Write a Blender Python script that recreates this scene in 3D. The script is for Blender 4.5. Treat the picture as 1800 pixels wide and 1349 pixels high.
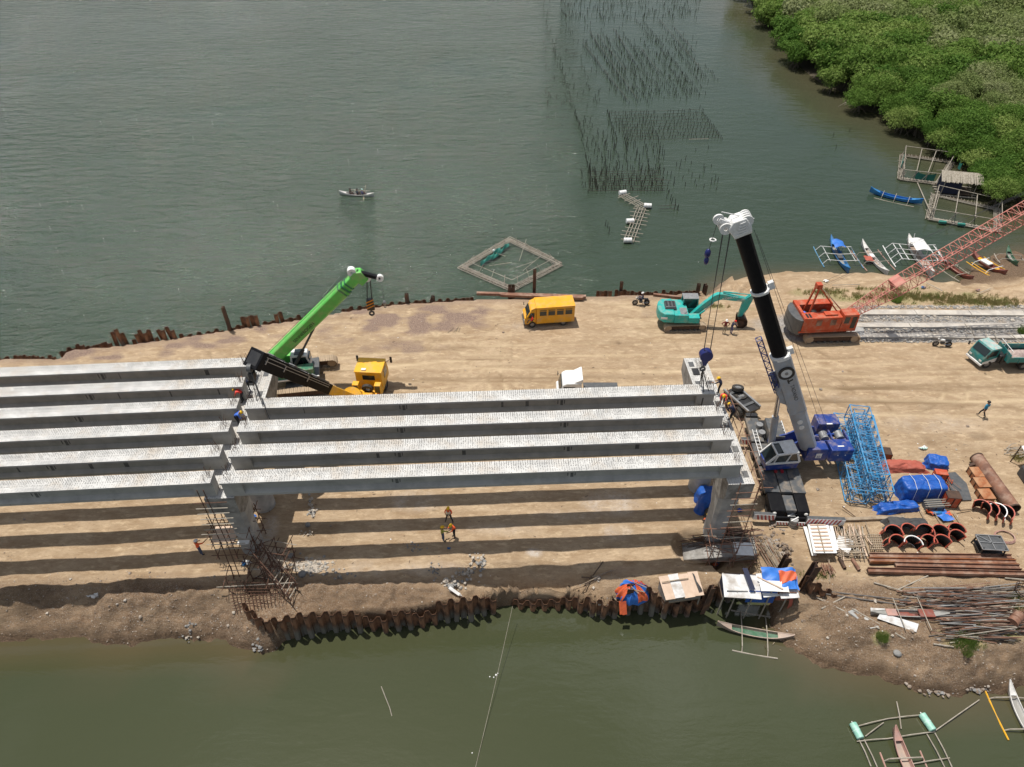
import bpy, math, random
import numpy as np
from mathutils import Vector as V, Matrix, Quaternion
for o in list(bpy.data.objects): bpy.data.objects.remove(o)
sc = bpy.context.scene; C = sc.collection
R = math.radians; PI = math.pi
rnd = random.Random(11); nrng = np.random.default_rng(5)
U = rnd.uniform
SKYOFF = (0., 0., 0.)
# ------------------------------------------------------------------ camera, sky, sun, exposure
PITCH = 41.8; CAMH = 44.0; FPX = 1248.0
cam = bpy.data.cameras.new('camera'); co = bpy.data.objects.new('camera', cam); C.objects.link(co)
cam.sensor_width = 36; cam.lens = FPX / 1800 * 36; cam.clip_end = 6000; cam.clip_start = .5
co.location = (0, 0, CAMH); co.rotation_euler = (R(90 - PITCH), 0, 0); sc.camera = co
SUNV = V((.20, -.20, -1)).normalized()          # the way the light travels
sun = bpy.data.lights.new('sun', 'SUN'); sun.energy = 4.6; sun.angle = R(.53); sun.color = (1, .955, .88)
so = bpy.data.objects.new('sun', sun); C.objects.link(so); so.rotation_euler = SUNV.to_track_quat('-Z', 'Y').to_euler()
w = bpy.data.worlds.new('World'); sc.world = w; w.use_nodes = True
nt = w.node_tree; bg = nt.nodes['Background']
sky = nt.nodes.new('ShaderNodeTexSky'); sky.sky_type = 'NISHITA'; sky.sun_disc = False
sky.sun_elevation = math.asin(-SUNV.z); sky.sun_rotation = math.atan2(-SUNV.x, -SUNV.y)
sky.air_density = 1.2; sky.dust_density = 1.5
tc = nt.nodes.new('ShaderNodeTexCoord'); mp = nt.nodes.new('ShaderNodeMapping'); mp.inputs['Scale'].default_value = (1, 1, 2.6)
nz = nt.nodes.new('ShaderNodeTexNoise'); nz.inputs['Scale'].default_value = 2.1; nz.inputs['Detail'].default_value = 7; nz.inputs['Roughness'].default_value = .58
cr = nt.nodes.new('ShaderNodeValToRGB'); cr.color_ramp.elements[0].position = .47; cr.color_ramp.elements[1].position = .66
mx = nt.nodes.new('ShaderNodeMix'); mx.data_type = 'RGBA'; mx.inputs[7].default_value = (21, 21.6, 22.6, 1)
nt.links.new(tc.outputs['Generated'], mp.inputs[0]); nt.links.new(mp.outputs[0], nz.inputs['Vector'])
mp.inputs['Location'].default_value = SKYOFF
sx_ = nt.nodes.new('ShaderNodeSeparateXYZ'); nt.links.new(tc.outputs['Generated'], sx_.inputs[0])
el = nt.nodes.new('ShaderNodeMapRange'); el.inputs[1].default_value = .25; el.inputs[2].default_value = .65; el.inputs[3].default_value = .1; el.inputs[4].default_value = 1; nt.links.new(sx_.outputs[2], el.inputs[0])   # thin even haze low down, broken cloud above
ml = nt.nodes.new('ShaderNodeMath'); ml.operation = 'MULTIPLY'; nt.links.new(nz.outputs['Fac'], cr.inputs[0]); nt.links.new(cr.outputs[0], ml.inputs[0]); nt.links.new(el.outputs[0], ml.inputs[1])
ad = nt.nodes.new('ShaderNodeMapRange'); ad.inputs[1].default_value = .1; ad.inputs[2].default_value = .6; ad.inputs[3].default_value = .28; ad.inputs[4].default_value = 0; nt.links.new(sx_.outputs[2], ad.inputs[0])
mm_ = nt.nodes.new('ShaderNodeMath'); mm_.operation = 'MAXIMUM'; nt.links.new(ml.outputs[0], mm_.inputs[0]); nt.links.new(ad.outputs[0], mm_.inputs[1]); nt.links.new(mm_.outputs[0], mx.inputs[0])
nt.links.new(sky.outputs[0], mx.inputs[6]); nt.links.new(mx.outputs[2], bg.inputs[0]); bg.inputs[1].default_value = .054
sc.view_settings.view_transform = 'Standard'; sc.view_settings.look = 'None'; sc.view_settings.gamma = 1
sc.view_settings.use_curve_mapping = False; sc.view_settings.exposure = -.05
# ------------------------------------------------------------------ where a pixel of the photo meets a level z
_ct, _st = math.cos(R(PITCH)), math.sin(R(PITCH))
def G(px, py, z=0.):
    a = (px - 900) / FPX; b = (py - 674.5) / FPX
    t = (z - CAMH) / (-_st - b * _ct)
    return V((a * t, (_ct - b * _st) * t, z))
def D(px, py, d):
    "the point seen at a pixel whose distance north of the camera is d"
    a = (px - 900) / FPX; b = (py - 674.5) / FPX
    t = d / (_ct - b * _st)
    return V((a * t, d, CAMH + (-_st - b * _ct) * t))
def yaw(p, q): return math.atan2(q[1] - p[1], q[0] - p[0])
WZ = -2.0
# ------------------------------------------------------------------ mesh builder
class MB:
    def __init__(s): s.v = []; s.f = []; s.m = []; s.k = 0
    def add(s, vs, fs):
        n = len(s.v); s.v += [tuple(p) for p in vs]; s.f += [tuple(i + n for i in f) for f in fs]; s.m += [s.k] * len(fs); return s
    def box(s, x0, x1, y0, y1, z0, z1, M=None, tx=0, ty=0):
        "tx, ty: how much the top is pulled in"
        p = [(x0, y0, z0), (x1, y0, z0), (x1, y1, z0), (x0, y1, z0), (x0 + tx, y0 + ty, z1), (x1 - tx, y0 + ty, z1), (x1 - tx, y1 - ty, z1), (x0 + tx, y1 - ty, z1)]
        if M is not None: p = [M @ V(q) for q in p]
        return s.add(p, [(3, 2, 1, 0), (4, 5, 6, 7), (0, 1, 5, 4), (1, 2, 6, 5), (2, 3, 7, 6), (3, 0, 4, 7)])
    def beam(s, p, q, w, h, up=(0, 0, 1)):
        p, q = V(p), V(q); d = (q - p).normalized(); u = V(up)
        if abs(d.dot(u)) > .98: u = V((0, 1, 0))
        a = d.cross(u).normalized() * w / 2; b = a.cross(d).normalized() * h / 2
        c = [p - a - b, p + a - b, p + a + b, p - a + b, q - a - b, q + a - b, q + a + b, q - a + b]
        return s.add(c, [(0, 1, 2, 3), (7, 6, 5, 4), (0, 4, 5, 1), (1, 5, 6, 2), (2, 6, 7, 3), (3, 7, 4, 0)])
    def tube(s, p, q, r, n=6, r2=None, caps=True):
        p, q = V(p), V(q); d = (q - p)
        if d.length < 1e-6: return s
        d.normalize(); u = V((0, 0, 1)) if abs(d.z) < .95 else V((0, 1, 0))
        a = d.cross(u).normalized(); b = a.cross(d); r2 = r if r2 is None else r2
        vs = [p + (a * math.cos(2 * PI * i / n) + b * math.sin(2 * PI * i / n)) * r for i in range(n)] + \
             [q + (a * math.cos(2 * PI * i / n) + b * math.sin(2 * PI * i / n)) * r2 for i in range(n)]
        fs = [(i, i + n, (i + 1) % n + n, (i + 1) % n) for i in range(n)]
        if caps: fs += [tuple(range(n)), tuple(range(2 * n - 1, n - 1, -1))]
        return s.add(vs, fs)
    def path(s, pts, r, n=5, r2=None):
        r2 = r if r2 is None else r2; m = len(pts) - 1
        for i in range(m):
            s.tube(pts[i], pts[i + 1], r + (r2 - r) * i / m, n, r + (r2 - r) * (i + 1) / m, caps=(i in (0, m - 1)))
        return s
    def prism(s, poly, ax, a, b, M=None):
        n = len(poly)
        f = {'x': lambda u, v, t: (t, u, v), 'y': lambda u, v, t: (u, t, v), 'z': lambda u, v, t: (u, v, t)}[ax]
        vs = [f(u, v, a) for u, v in poly] + [f(u, v, b) for u, v in poly]
        if M is not None: vs = [M @ V(q) for q in vs]
        return s.add(vs, [tuple(range(n - 1, -1, -1)), tuple(range(n, 2 * n))] + [(i, (i + 1) % n, (i + 1) % n + n, i + n) for i in range(n)])
    def ring(s, c, ax, r, r0, h, n=16):
        "annulus of width r-r0, thickness h along ax"
        c = V(c); d = V({'x': (1, 0, 0), 'y': (0, 1, 0), 'z': (0, 0, 1)}[ax] if isinstance(ax, str) else ax).normalized()
        u = V((0, 0, 1)) if abs(d.z) < .9 else V((1, 0, 0)); a = d.cross(u).normalized(); b = a.cross(d)
        vs = []
        for (rr, t) in ((r, -h / 2), (r, h / 2), (r0, h / 2), (r0, -h / 2)):
            vs += [c + d * t + (a * math.cos(2 * PI * i / n) + b * math.sin(2 * PI * i / n)) * rr for i in range(n)]
        return s.add(vs, [(k * n + i, k * n + (i + 1) % n, (k + 1) % 4 * n + (i + 1) % n, (k + 1) % 4 * n + i) for k in range(4) for i in range(n)])
    def ball(s, c, rx, ry=None, rz=None, nu=10, nv=6, M=None):
        ry = rx if ry is None else ry; rz = rx if rz is None else rz; vs = []
        for j in range(nv + 1):
            t = PI * j / nv
            for i in range(nu):
                p = V((rx * math.sin(t) * math.cos(2 * PI * i / nu), ry * math.sin(t) * math.sin(2 * PI * i / nu), rz * math.cos(t)))
                if M is not None: p = M @ p
                vs.append(V(c) + p)
        return s.add(vs, [(j * nu + i, (j + 1) * nu + i, (j + 1) * nu + (i + 1) % nu, j * nu + (i + 1) % nu) for j in range(nv) for i in range(nu)])
    def rock(s, c, r, sq=.7, rr=rnd):
        "a broken stone: a jittered octahedron-like lump"
        a = rr.uniform(0, 6.28); vs = []
        for z, k, rad in ((-.5, 4, .75), (.15, 5, 1.0), (.65, 4, .6)):
            for i in range(k):
                t = a + 2 * PI * i / k + rr.uniform(-.3, .3); q = rad * rr.uniform(.75, 1.15)
                vs.append((c[0] + r * q * math.cos(t), c[1] + r * q * math.sin(t), c[2] + r * sq * (z + rr.uniform(-.15, .15))))
        f = [(3, 2, 1, 0), (9, 10, 11, 12)]
        f += [(0, 1, 5), (0, 5, 4), (1, 6, 5), (1, 2, 6), (2, 7, 6), (2, 3, 7), (3, 8, 7), (3, 0, 8), (0, 4, 8)]
        f += [(4, 5, 10), (4, 10, 9), (5, 6, 10), (6, 11, 10), (6, 7, 11), (7, 12, 11), (7, 8, 12), (8, 4, 9), (8, 9, 12)]
        return s.add(vs, f)
    def surf(s, fn, nu, nv):
        vs = [fn(i / nu, j / nv) for j in range(nv + 1) for i in range(nu + 1)]
        return s.add(vs, [(j * (nu + 1) + i, j * (nu + 1) + i + 1, (j + 1) * (nu + 1) + i + 1, (j + 1) * (nu + 1) + i) for j in range(nv) for i in range(nu)])
    def mesh(s, name, mats, smooth=True):
        me = bpy.data.meshes.new(name); me.from_pydata(s.v, [], s.f)
        for m in (mats if isinstance(mats, (list, tuple)) else [mats]): me.materials.append(m)
        if max(s.m, default=0) > 0: me.polygons.foreach_set('material_index', s.m)
        if smooth and s.f:
            me.polygons.foreach_set('use_smooth', [True] * len(s.f)); me.set_sharp_from_angle(angle=R(38))
        me.update(); return me
    def build(s, name, mats, parent=None, bev=0, smooth=True, label=None, kind=None):
        o = bpy.data.objects.new(name, s.mesh(name, mats, smooth)); C.objects.link(o); o.parent = parent
        if bev:
            b = o.modifiers.new('bevel', 'BEVEL'); b.width = bev; b.segments = 2; b.limit_method = 'ANGLE'; b.angle_limit = R(40)
        if label: o['label'] = label
        if kind: o['kind'] = kind
        return o
def tag(o, label=None, cat=None, group=None, kind=None):
    for k, v in (('label', label), ('category', cat), ('group', group), ('kind', kind)):
        if v: o[k] = v
    return o
def thing(name, label, cat, loc=(0, 0, 0), rz=0, group=None, kind=None, M=None):
    o = bpy.data.objects.new(name, None); C.objects.link(o); o.empty_display_size = .2
    if M is not None: o.matrix_world = M
    else: o.location = loc; o.rotation_euler = (0, 0, rz)
    return tag(o, label, cat, group, kind)
def inst(name, me, parent, loc=(0, 0, 0), rot=(0, 0, 0), scl=(1, 1, 1)):
    o = bpy.data.objects.new(name, me); C.objects.link(o); o.parent = parent; o.location = loc; o.rotation_euler = rot; o.scale = scl; return o
def dup(root, loc, rz, label=None, group=None, scl=None):
    r = root.copy(); C.objects.link(r); r.location = loc; r.rotation_euler = (0, 0, rz)
    if scl: r.scale = (scl,) * 3
    if label: r['label'] = label
    if group: r['group'] = group
    for ch in list(root.children):
        c = ch.copy(); C.objects.link(c); c.parent = r
        for g in list(ch.children):
            d = g.copy(); C.objects.link(d); d.parent = c
    return r
def text(name, s, size, parent, mat, M, ext=.004):
    cu = bpy.data.curves.new(name, 'FONT'); cu.body = s; cu.size = size; cu.extrude = ext; cu.align_x = 'CENTER'; cu.align_y = 'CENTER'
    t_ = bpy.data.objects.new(name, cu); C.objects.link(t_); dg = bpy.context.evaluated_depsgraph_get(); me = bpy.data.meshes.new_from_object(t_.evaluated_get(dg)); bpy.data.objects.remove(t_)
    me.materials.clear(); me.materials.append(mat); o = bpy.data.objects.new(name, me); C.objects.link(o); o.parent = parent; o.matrix_local = M; return o
# ------------------------------------------------------------------ materials
def mat(name, c, rough=.6, c2=None, sc_=2., bump=0., bsc=None, metal=0., lo=.38, hi=.66, det=5, c3=None, sc3=.6, spec=.5, coord='Object', rvar=0., trans=0, alpha=1, coat=0):
    m = bpy.data.materials.new(name); m.use_nodes = True; n = m.node_tree.nodes; L = m.node_tree.links
    b = n['Principled BSDF']; b.inputs['Base Color'].default_value = (*c, 1); b.inputs['Roughness'].default_value = rough
    b.inputs['Metallic'].default_value = metal; b.inputs['Specular IOR Level'].default_value = spec
    if coat: b.inputs['Coat Weight'].default_value = coat
    if trans: b.inputs['Transmission Weight'].default_value = trans
    if alpha < 1: b.inputs['Alpha'].default_value = alpha
    t = n.new('ShaderNodeTexCoord')
    def noise(s, d=det, seedoff=0.):
        z = n.new('ShaderNodeTexNoise'); z.inputs['Scale'].default_value = s; z.inputs['Detail'].default_value = d; z.inputs['Roughness'].default_value = .62
        if seedoff:
            q = n.new('ShaderNodeMapping'); q.inputs['Location'].default_value = (seedoff, seedoff * 1.7, seedoff * .3); L.new(t.outputs[coord], q.inputs[0]); L.new(q.outputs[0], z.inputs['Vector'])
        else: L.new(t.outputs[coord], z.inputs['Vector'])
        return z
    cur = None
    if c2:
        z = noise(sc_); r = n.new('ShaderNodeValToRGB'); r.color_ramp.elements[0].position = lo; r.color_ramp.elements[1].position = hi
        r.color_ramp.elements[0].color = (*c, 1); r.color_ramp.elements[1].color = (*c2, 1); L.new(z.outputs['Fac'], r.inputs[0]); cur = r.outputs[0]
        if rvar:
            mr = n.new('ShaderNodeMapRange'); mr.inputs[3].default_value = rough; mr.inputs[4].default_value = min(1, rough + rvar); L.new(z.outputs['Fac'], mr.inputs[0]); L.new(mr.outputs[0], b.inputs['Roughness'])
    if c3:
        z = noise(sc3, 8, 13.1); r = n.new('ShaderNodeMapRange'); r.inputs[1].default_value = .47; r.inputs[2].default_value = .66
        L.new(z.outputs['Fac'], r.inputs[0]); x = n.new('ShaderNodeMix'); x.data_type = 'RGBA'; L.new(r.outputs[0], x.inputs[0])
        x.inputs[6].default_value = (*c, 1); x.inputs[7].default_value = (*c3, 1)
        if cur: L.new(cur, x.inputs[6])
        cur = x.outputs[2]
    if cur: L.new(cur, b.inputs['Base Color'])
    if bump:
        z = noise(bsc or sc_ * 4, 4, 4.4); q = n.new('ShaderNodeBump'); q.inputs['Strength'].default_value = bump; q.inputs['Distance'].default_value = .03
        L.new(z.outputs['Fac'], q.inputs['Height']); L.new(q.outputs[0], b.inputs['Normal'])
    return m
# ------------------------------------------------------------------ setting: numpy noise, terrain
_ng = {}
def vnoise(x, y, s, seed):
    "smooth value noise, cell size s"
    if seed not in _ng: _ng[seed] = np.random.default_rng(seed).random((257, 257))
    g = _ng[seed]; u = x / s; v = y / s
    i = np.floor(u).astype(int); j = np.floor(v).astype(int); fu = u - i; fv = v - j
    fu = fu * fu * (3 - 2 * fu); fv = fv * fv * (3 - 2 * fv); i &= 255; j &= 255
    return (g[i, j] * (1 - fu) * (1 - fv) + g[i + 1, j] * fu * (1 - fv) + g[i, j + 1] * (1 - fu) * fv + g[i + 1, j + 1] * fu * fv) - .5
_segc = {}
def _seg(poly):
    if id(poly) not in _segc: A = np.array([[p[0], p[1]] for p in poly], float); _segc[id(poly)] = (A, np.roll(A, -1, 0), poly)
    return _segc[id(poly)][:2]
def polydist(X, Y, poly):
    "signed distance (inside > 0) to a closed polygon and the index of the nearest edge"
    if X.size == 1:
        A, B = _seg(poly); x, y = float(X.ravel()[0]), float(Y.ravel()[0]); dd = B - A; t = np.clip(((x - A[:, 0]) * dd[:, 0] + (y - A[:, 1]) * dd[:, 1]) / ((dd ** 2).sum(1) + 1e-12), 0, 1)
        ds = np.hypot(x - A[:, 0] - t * dd[:, 0], y - A[:, 1] - t * dd[:, 1]); k = int(ds.argmin()); c = ((A[:, 1] > y) != (B[:, 1] > y)) & (x < dd[:, 0] * (y - A[:, 1]) / (dd[:, 1] + 1e-12) + A[:, 0])
        return np.full(X.shape, ds[k] if c.sum() % 2 else -ds[k]), np.full(X.shape, k)
    best = np.full(X.shape, 1e9); idx = np.zeros(X.shape, int); ins = np.zeros(X.shape, bool); n = len(poly)
    for k in range(n):
        ax, ay = poly[k][:2]; bx, by = poly[(k + 1) % n][:2]; dx, dy = bx - ax, by - ay
        t = np.clip(((X - ax) * dx + (Y - ay) * dy) / (dx * dx + dy * dy + 1e-12), 0, 1)
        d = np.hypot(X - ax - t * dx, Y - ay - t * dy); m = d < best; best[m] = d[m]; idx[m] = k
        c = ((ay > Y) != (by > Y)); ins ^= c & (X < (bx - ax) * (Y - ay) / (by - ay + 1e-12) + ax)
    return np.where(ins, best, -best), idx
# outline of the causeway at the waterline; the third value is how wide its bank is
south = [(-500, 1100, 2.2), (-200, 1110, 2.2), (0, 1128, 2.3), (60, 1120, 2.4), (150, 1116, 2.4), (160, 1130, 2.3), (225, 1136, 2.2), (300, 1120, 2.3), (380, 1124, 2.2), (430, 1143, 1.8), (460, 1152, 1.2), (486, 1144, .7),
         (497, 1128, .3), (560, 1108, .25), (606, 1104, .25), (668, 1101, .25), (708, 1101, .25), (760, 1089, .25), (799, 1083, .25), (828, 1078, .25), (870, 1067, .25), (901, 1062, .25), (940, 1066, .25),
         (998, 1063, .25), (1032, 1073, .25), (1064, 1081, .25), (1102, 1071, .25), (1142, 1075, .25), (1200, 1079, .25), (1226, 1069, .25), (1266, 1052, .25), (1301, 1045, .4), (1352, 1052, 1.0), (1356, 1098, 3.2),
         (1385, 1130, 3.0), (1431, 1162, 2.6), (1480, 1178, 2.4), (1540, 1188, 2.4), (1591, 1197, 2.3), (1610, 1214, 2.3), (1663, 1223, 2.2), (1715, 1215, 2.2), (1800, 1209, 2.2), (2200, 1195, 2.2)]
north = [(2200, 400, 9), (1800, 437, 9), (1745, 452, 8), (1705, 478, 6), (1690, 500, 3), (1668, 505, 2.4), (1620, 500, 2.2), (1560, 494, 2), (1500, 490, 2), (1430, 487, 2), (1360, 488, 2.2), (1300, 494, 2.4), (1262, 503, 1.6)]
northwall = [(1235, 512), (1160, 517), (1100, 517), (1000, 519), (930, 521), (840, 524), (760, 529), (700, 532), (650, 539), (600, 546), (555, 555), (510, 562), (455, 569), (390, 580), (310, 592), (200, 606), (130, 611), (112, 617), (103, 627), (60, 627), (0, 629), (-500, 650)]
land = [G(x, y, WZ)[:2] + (b,) for x, y, b in south] + [G(x, y, WZ)[:2] + (b,) for x, y, b in north] + [G(x, y, 0)[:2] + (.25,) for x, y in northwall]
bankw = np.array([p[2] for p in land])
mounds = [(40, 1045, 1.6, .5), (230, 1035, 1.5, .45), (330, 1045, 1.2, .35), (880, 1035, 1.3, .55), (950, 1045, 1.2, .3), (700, 1045, 1.6, .25), (620, 1040, 1.4, .3), (1380, 960, .8, .35), (1395, 985, .8, .3), (1250, 520, 2.5, .3),
          (1330, 965, 1.0, .3), (1480, 1130, 1.6, .3), (1600, 1160, 1.5, .35), (1730, 1165, 1.8, .4), (1300, 512, 3., .4), (560, 1035, 1.2, .3), (1020, 1030, 1., .2)]
pits = [(1230, 962, 1.9, 1.1), (1290, 985, 1.6, 1.0), (1400, 1010, .6, .3), (455, 1030, 1.0, .5), (905, 1045, .5, .35), (1075, 605, .25, .1)]
def terrain_z(X, Y):
    X = np.atleast_1d(np.asarray(X, float)); Y = np.atleast_1d(np.asarray(Y, float))
    s, k = polydist(X, Y, land); wd = bankw[k]
    nz_ = vnoise(X, Y, 1.7, 1) * .6 + vnoise(X, Y, .7, 2) * .3
    s2 = s + nz_ * np.clip(wd - .3, 0, 1.2) * .6
    t = np.clip(s2 / wd, -3, 1)
    up = WZ + (0 - WZ) * np.where(t > 0, t ** .8 if False else np.sign(t) * np.abs(t) ** .75, 0)
    dn = WZ + np.clip(s2 / np.maximum(wd, .5), -1, 0) * 1.6
    z = np.where(t > 0, up, dn)
    flat = np.clip(s / (wd + 1.2), 0, 1)
    bankz = np.clip(1 - np.abs(s - wd * .9) / 1.0, 0, 1) * (wd > 1)
    z += (vnoise(X, Y, 6, 3) * .14 + vnoise(X, Y, 1.9, 4) * .05 * (1 + 3 * (Y < 31)) + vnoise(X, Y, .8, 5) * .04) * flat
    z += (vnoise(X, Y, .9, 6) * .35 + vnoise(X, Y, .45, 7) * .2) * np.clip(1 - flat, 0, 1) * (s > -.3) * (wd > 1)
    seg_low = np.clip(1 - np.abs(X - 3.0) / 7.5, 0, 1) * (Y < 34); z -= 1.25 * np.clip(seg_low * 2.2, 0, 1) * np.clip(1 - s / 2.3, 0, 1) * (wd < .45) * (t >= 1)
    z -= .25 * np.clip(1 - s / 1.6, 0, 1) * (wd < .45) * (Y < 34) * (t >= 1)
    z += bankz * (.12 + .4 * np.maximum(vnoise(X, Y, 1.1, 8), -.1))
    z += vnoise(X, Y, .55, 9) * .12 * flat * (Y < 29.5)
    lowr = np.clip((28.9 - Y) / 1.2, 0, 1) * (s > -.5); z += (np.abs(vnoise(X, Y, .62, 22)) * -.34 + .08 + vnoise(X, Y, .3, 23) * .13) * lowr
    z += (np.abs(vnoise(X, Y, 1.3, 24)) * .16 - .03) * np.clip(1 - np.abs(Y - 30.2) / 3, 0, 1) * flat
    for (px, py, r, h) in mounds:
        c = G(px, py, 0); q = np.hypot(X - c.x, (Y - c.y) * 1.5) / r; z += h * np.exp(-q * q * 1.6) * (1 + vnoise(X, Y, .4, 21) * 1.2)
    for (px, py, r, h) in pits:
        c = G(px, py, 0); q = np.hypot(X - c.x, (Y - c.y) * 1.3) / r; z -= h * np.clip(1.4 - q ** 3, 0, 1)
    return z
def tz(x, y): return float(terrain_z(x, y)[0])
def GT(px, py, dz=0.):
    "the ground point seen at a pixel"
    p = G(px, py, 0)
    for _ in range(3): p = G(px, py, max(tz(p.x, p.y), -1.9))
    return V((p.x, p.y, p.z + dz))
def blob(X, Y, px, py, rx, ry, z=0):
    c = G(px, py, z); return np.clip(1.15 - ((X - c.x) / rx) ** 2 - ((Y - c.y) / ry) ** 2, 0, 1)
xs = np.concatenate([np.arange(-64, -30, .3), np.arange(-30, 42, .16), np.arange(42, 62, .3)]); ys = np.concatenate([np.arange(19.5, 31, .12), np.arange(31, 66, .25), np.arange(66, 100, 1.)])
X, Y = np.meshgrid(xs, ys); Z = terrain_z(X.ravel(), Y.ravel()).reshape(X.shape)
s, k = polydist(X.ravel(), Y.ravel(), land); s = s.reshape(X.shape); wd = bankw[k].reshape(X.shape)
# tyre ruts along the haul road
lane = np.clip(1 - np.abs(Y - (47.5 + .04 * X)) / 5, 0, 1)
rut = np.zeros_like(X)
for a, c, am, ph in ((.02, 45.2, .5, 0), (.03, 46.9, .4, 1), (.045, 48.6, .5, 2), (.02, 50.3, .5, 3), (.06, 51.5, .7, 4), (-.03, 47.9, .8, 5), (.11, 53.2, .9, 2.2)):
    q = Y - (c + a * X + am * np.sin(X * .09 + ph)); rut += np.exp(-(np.abs(np.abs(q) - .95) / .17) ** 2) * np.clip(vnoise(X, Y, 9, int(ph * 10)) + .62, 0, 1)
for (px, py, r_, am) in ((1060, 640, 9, 1.), (1075, 660, 12.5, .8), (860, 560, 7, .9), (820, 700, 15, .7), (1250, 760, 16, .9), (1520, 640, 8, .8), (560, 560, 12, .8), (400, 480, 17, .9), (1650, 820, 11, .8), (1000, 470, 14, .6), (740, 640, 5, .7), (1130, 560, 4, .7)):
    c_ = G(px, py, 0); q = np.hypot(X - c_.x, Y - c_.y) - r_; rut = np.maximum(rut, am * np.exp(-(np.abs(np.abs(q) - .9) / .16) ** 2) * np.clip(vnoise(X, Y, 7, 33) * 2 + .55, 0, 1) * np.clip((Y - 43) / 2, 0, 1))
Z -= rut * .06 * (s > 2)
def vcol(me, name, arr):
    a = me.attributes.new(name, 'FLOAT_COLOR', 'POINT'); a.data.foreach_set('color', arr.astype('f').ravel())
ny, nx = X.shape
vv = np.stack([X, Y, Z], -1).reshape(-1, 3)
i = np.arange(nx - 1)[None, :] + nx * np.arange(ny - 1)[:, None]
ff = np.stack([i, i + 1, i + 1 + nx, i + nx], -1).reshape(-1, 4)
sel = s.ravel() > -4; keep = sel[ff].any(1); ff = ff[keep]
me = bpy.data.meshes.new('ground'); me.vertices.add(len(vv)); me.vertices.foreach_set('co', vv.ravel())
me.loops.add(ff.size); me.loops.foreach_set('vertex_index', ff.ravel()); me.polygons.add(len(ff))
me.polygons.foreach_set('loop_start', np.arange(0, ff.size, 4)); me.polygons.foreach_set('loop_total', np.full(len(ff), 4)); me.update(calc_edges=True)
me.polygons.foreach_set('use_smooth', [True] * len(ff))
grav = np.zeros_like(X)
for (px, py, rx, ry, st) in ((720, 560, 10, 2.8, 1), (600, 590, 7, 1.6, .7), (700, 610, 6, 1.2, .6), (820, 555, 5, 2, .8), (330, 600, 8, 1.3, .9), (150, 620, 10, 1.2, 1), (480, 580, 5, 1.5, .7), (1120, 550, 4, 1.2, .4), (650, 540, 8, 1., .6), (740, 640, 5, 1.5, .35)):
    grav = np.maximum(grav, .9 * blob(X, Y, px, py, rx * 1.1, ry * 1.2) * st * np.clip(.6 + 1.8 * vnoise(X, Y, 1.6, 31) + .8 * vnoise(X * .4, Y, .5, 32), 0, 1))
grav = np.maximum(grav, .55 * np.clip(1 - (s - .2) / 2.2, 0, 1) * (Y > 40))
mud = np.clip(1 - (Z - WZ - .1) / .9, 0, 1) * np.clip(.85 + vnoise(X, Y, 2.5, 40) * .8, 0, 1)
mud = np.maximum(mud, .9 * (np.clip((X - 40) / 6, 0, 1)) * np.clip((Y - 65.5) / 3, 0, 1))
gres = np.zeros_like(X)
for (px, py, rx, ry, st) in ((1600, 522, 12, 1.5, 1), (1700, 530, 9, 1.5, 1), (1450, 515, 5, 1.4, .8), (1560, 510, 7, .9, .6), (1250, 540, 3.5, .6, .6), (1300, 545, 3, .8, .6), (1760, 535, 5, 1.6, .9), (1740, 1110, 4, 1.0, .9), (1550, 1117, .7, .5, 1), (1700, 1135, 2.4, .7, .8), (1780, 1070, 2.5, 1.4, .7), (1440, 1010, 1.6, .5, .5), (1500, 1000, 1.5, .5, .4), (1800, 805, 1.6, .8, .8)):
    gres = np.maximum(gres, blob(X, Y, px, py, rx, ry) * st * np.clip(.62 + 1.6 * vnoise(X, Y, 1.1, 51), 0, 1))
vcol(me, 'mask', np.stack([grav, mud, gres, rut], -1))
conc = np.zeros_like(X)
for (px, py, rx, ry, st) in ((1600, 572, 17, 2.9, 1), (1720, 575, 14, 3.0, 1), (1420, 580, 4.5, 2.5, .8), (1800, 570, 12, 3, 1)):
    conc = np.maximum(conc, blob(X, Y, px, py, rx, ry) * st)
conc *= ((Y > G(1650, 603).y) & (Y < G(1650, 541).y + .3))
pale = np.zeros_like(X)
for (px, py, rx, ry, st) in ((725, 880, 2.6, 1.2, .55), (1075, 885, 2.6, 1.4, .6), (1085, 937, 1.4, .8, .5), (940, 972, .7, .45, 1), (545, 990, 1.7, .7, .5), (760, 1000, 3., .7, .35), (480, 985, 1.2, 1.6, .7), (470, 940, .8, 2.2, .6), (1000, 905, 3, .6, .3), (880, 930, 3, .6, .25), (1480, 700, 2, .5, .3), (1210, 970, 1.2, .8, .5), (930, 575, 3, .8, .3), (1640, 745, 5, 1.4, .25), (640, 1000, 3, .8, .3)):
    pale = np.maximum(pale, blob(X, Y, px, py, rx, ry) * st * np.clip(.8 + 1.2 * vnoise(X, Y, .8, 61), 0, 1))
damp = np.zeros_like(X)
for (px, py, rx, ry, st) in ((1085, 603, .45, .3, 1), (1720, 768, 1.2, .6, .6), (1560, 745, .6, .3, .5), (1640, 775, 1.6, .8, .4), (1430, 850, 2.2, 1.8, .25), (1400, 1000, 1.5, 1, .4), (880, 1035, .9, .25, 1), (440, 1050, 1., .6, .6), (1650, 715, 3, .5, .3), (570, 940, 2.5, 2, .3), (1350, 960, 2, 1.6, .6), (1700, 790, 2.5, 1.5, .2)):
    damp = np.maximum(damp, blob(X, Y, px, py, rx, ry) * st * np.clip(.8 + 1.2 * vnoise(X, Y, .6, 71), 0, 1))
damp = np.maximum(damp, .65 * np.clip((2.6 - s) / 1.6, 0, 1) * (Y > 55) * (X > 18) * np.clip(.7 + 1.2 * vnoise(X, Y, 1.5, 73), 0, 1))
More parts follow.
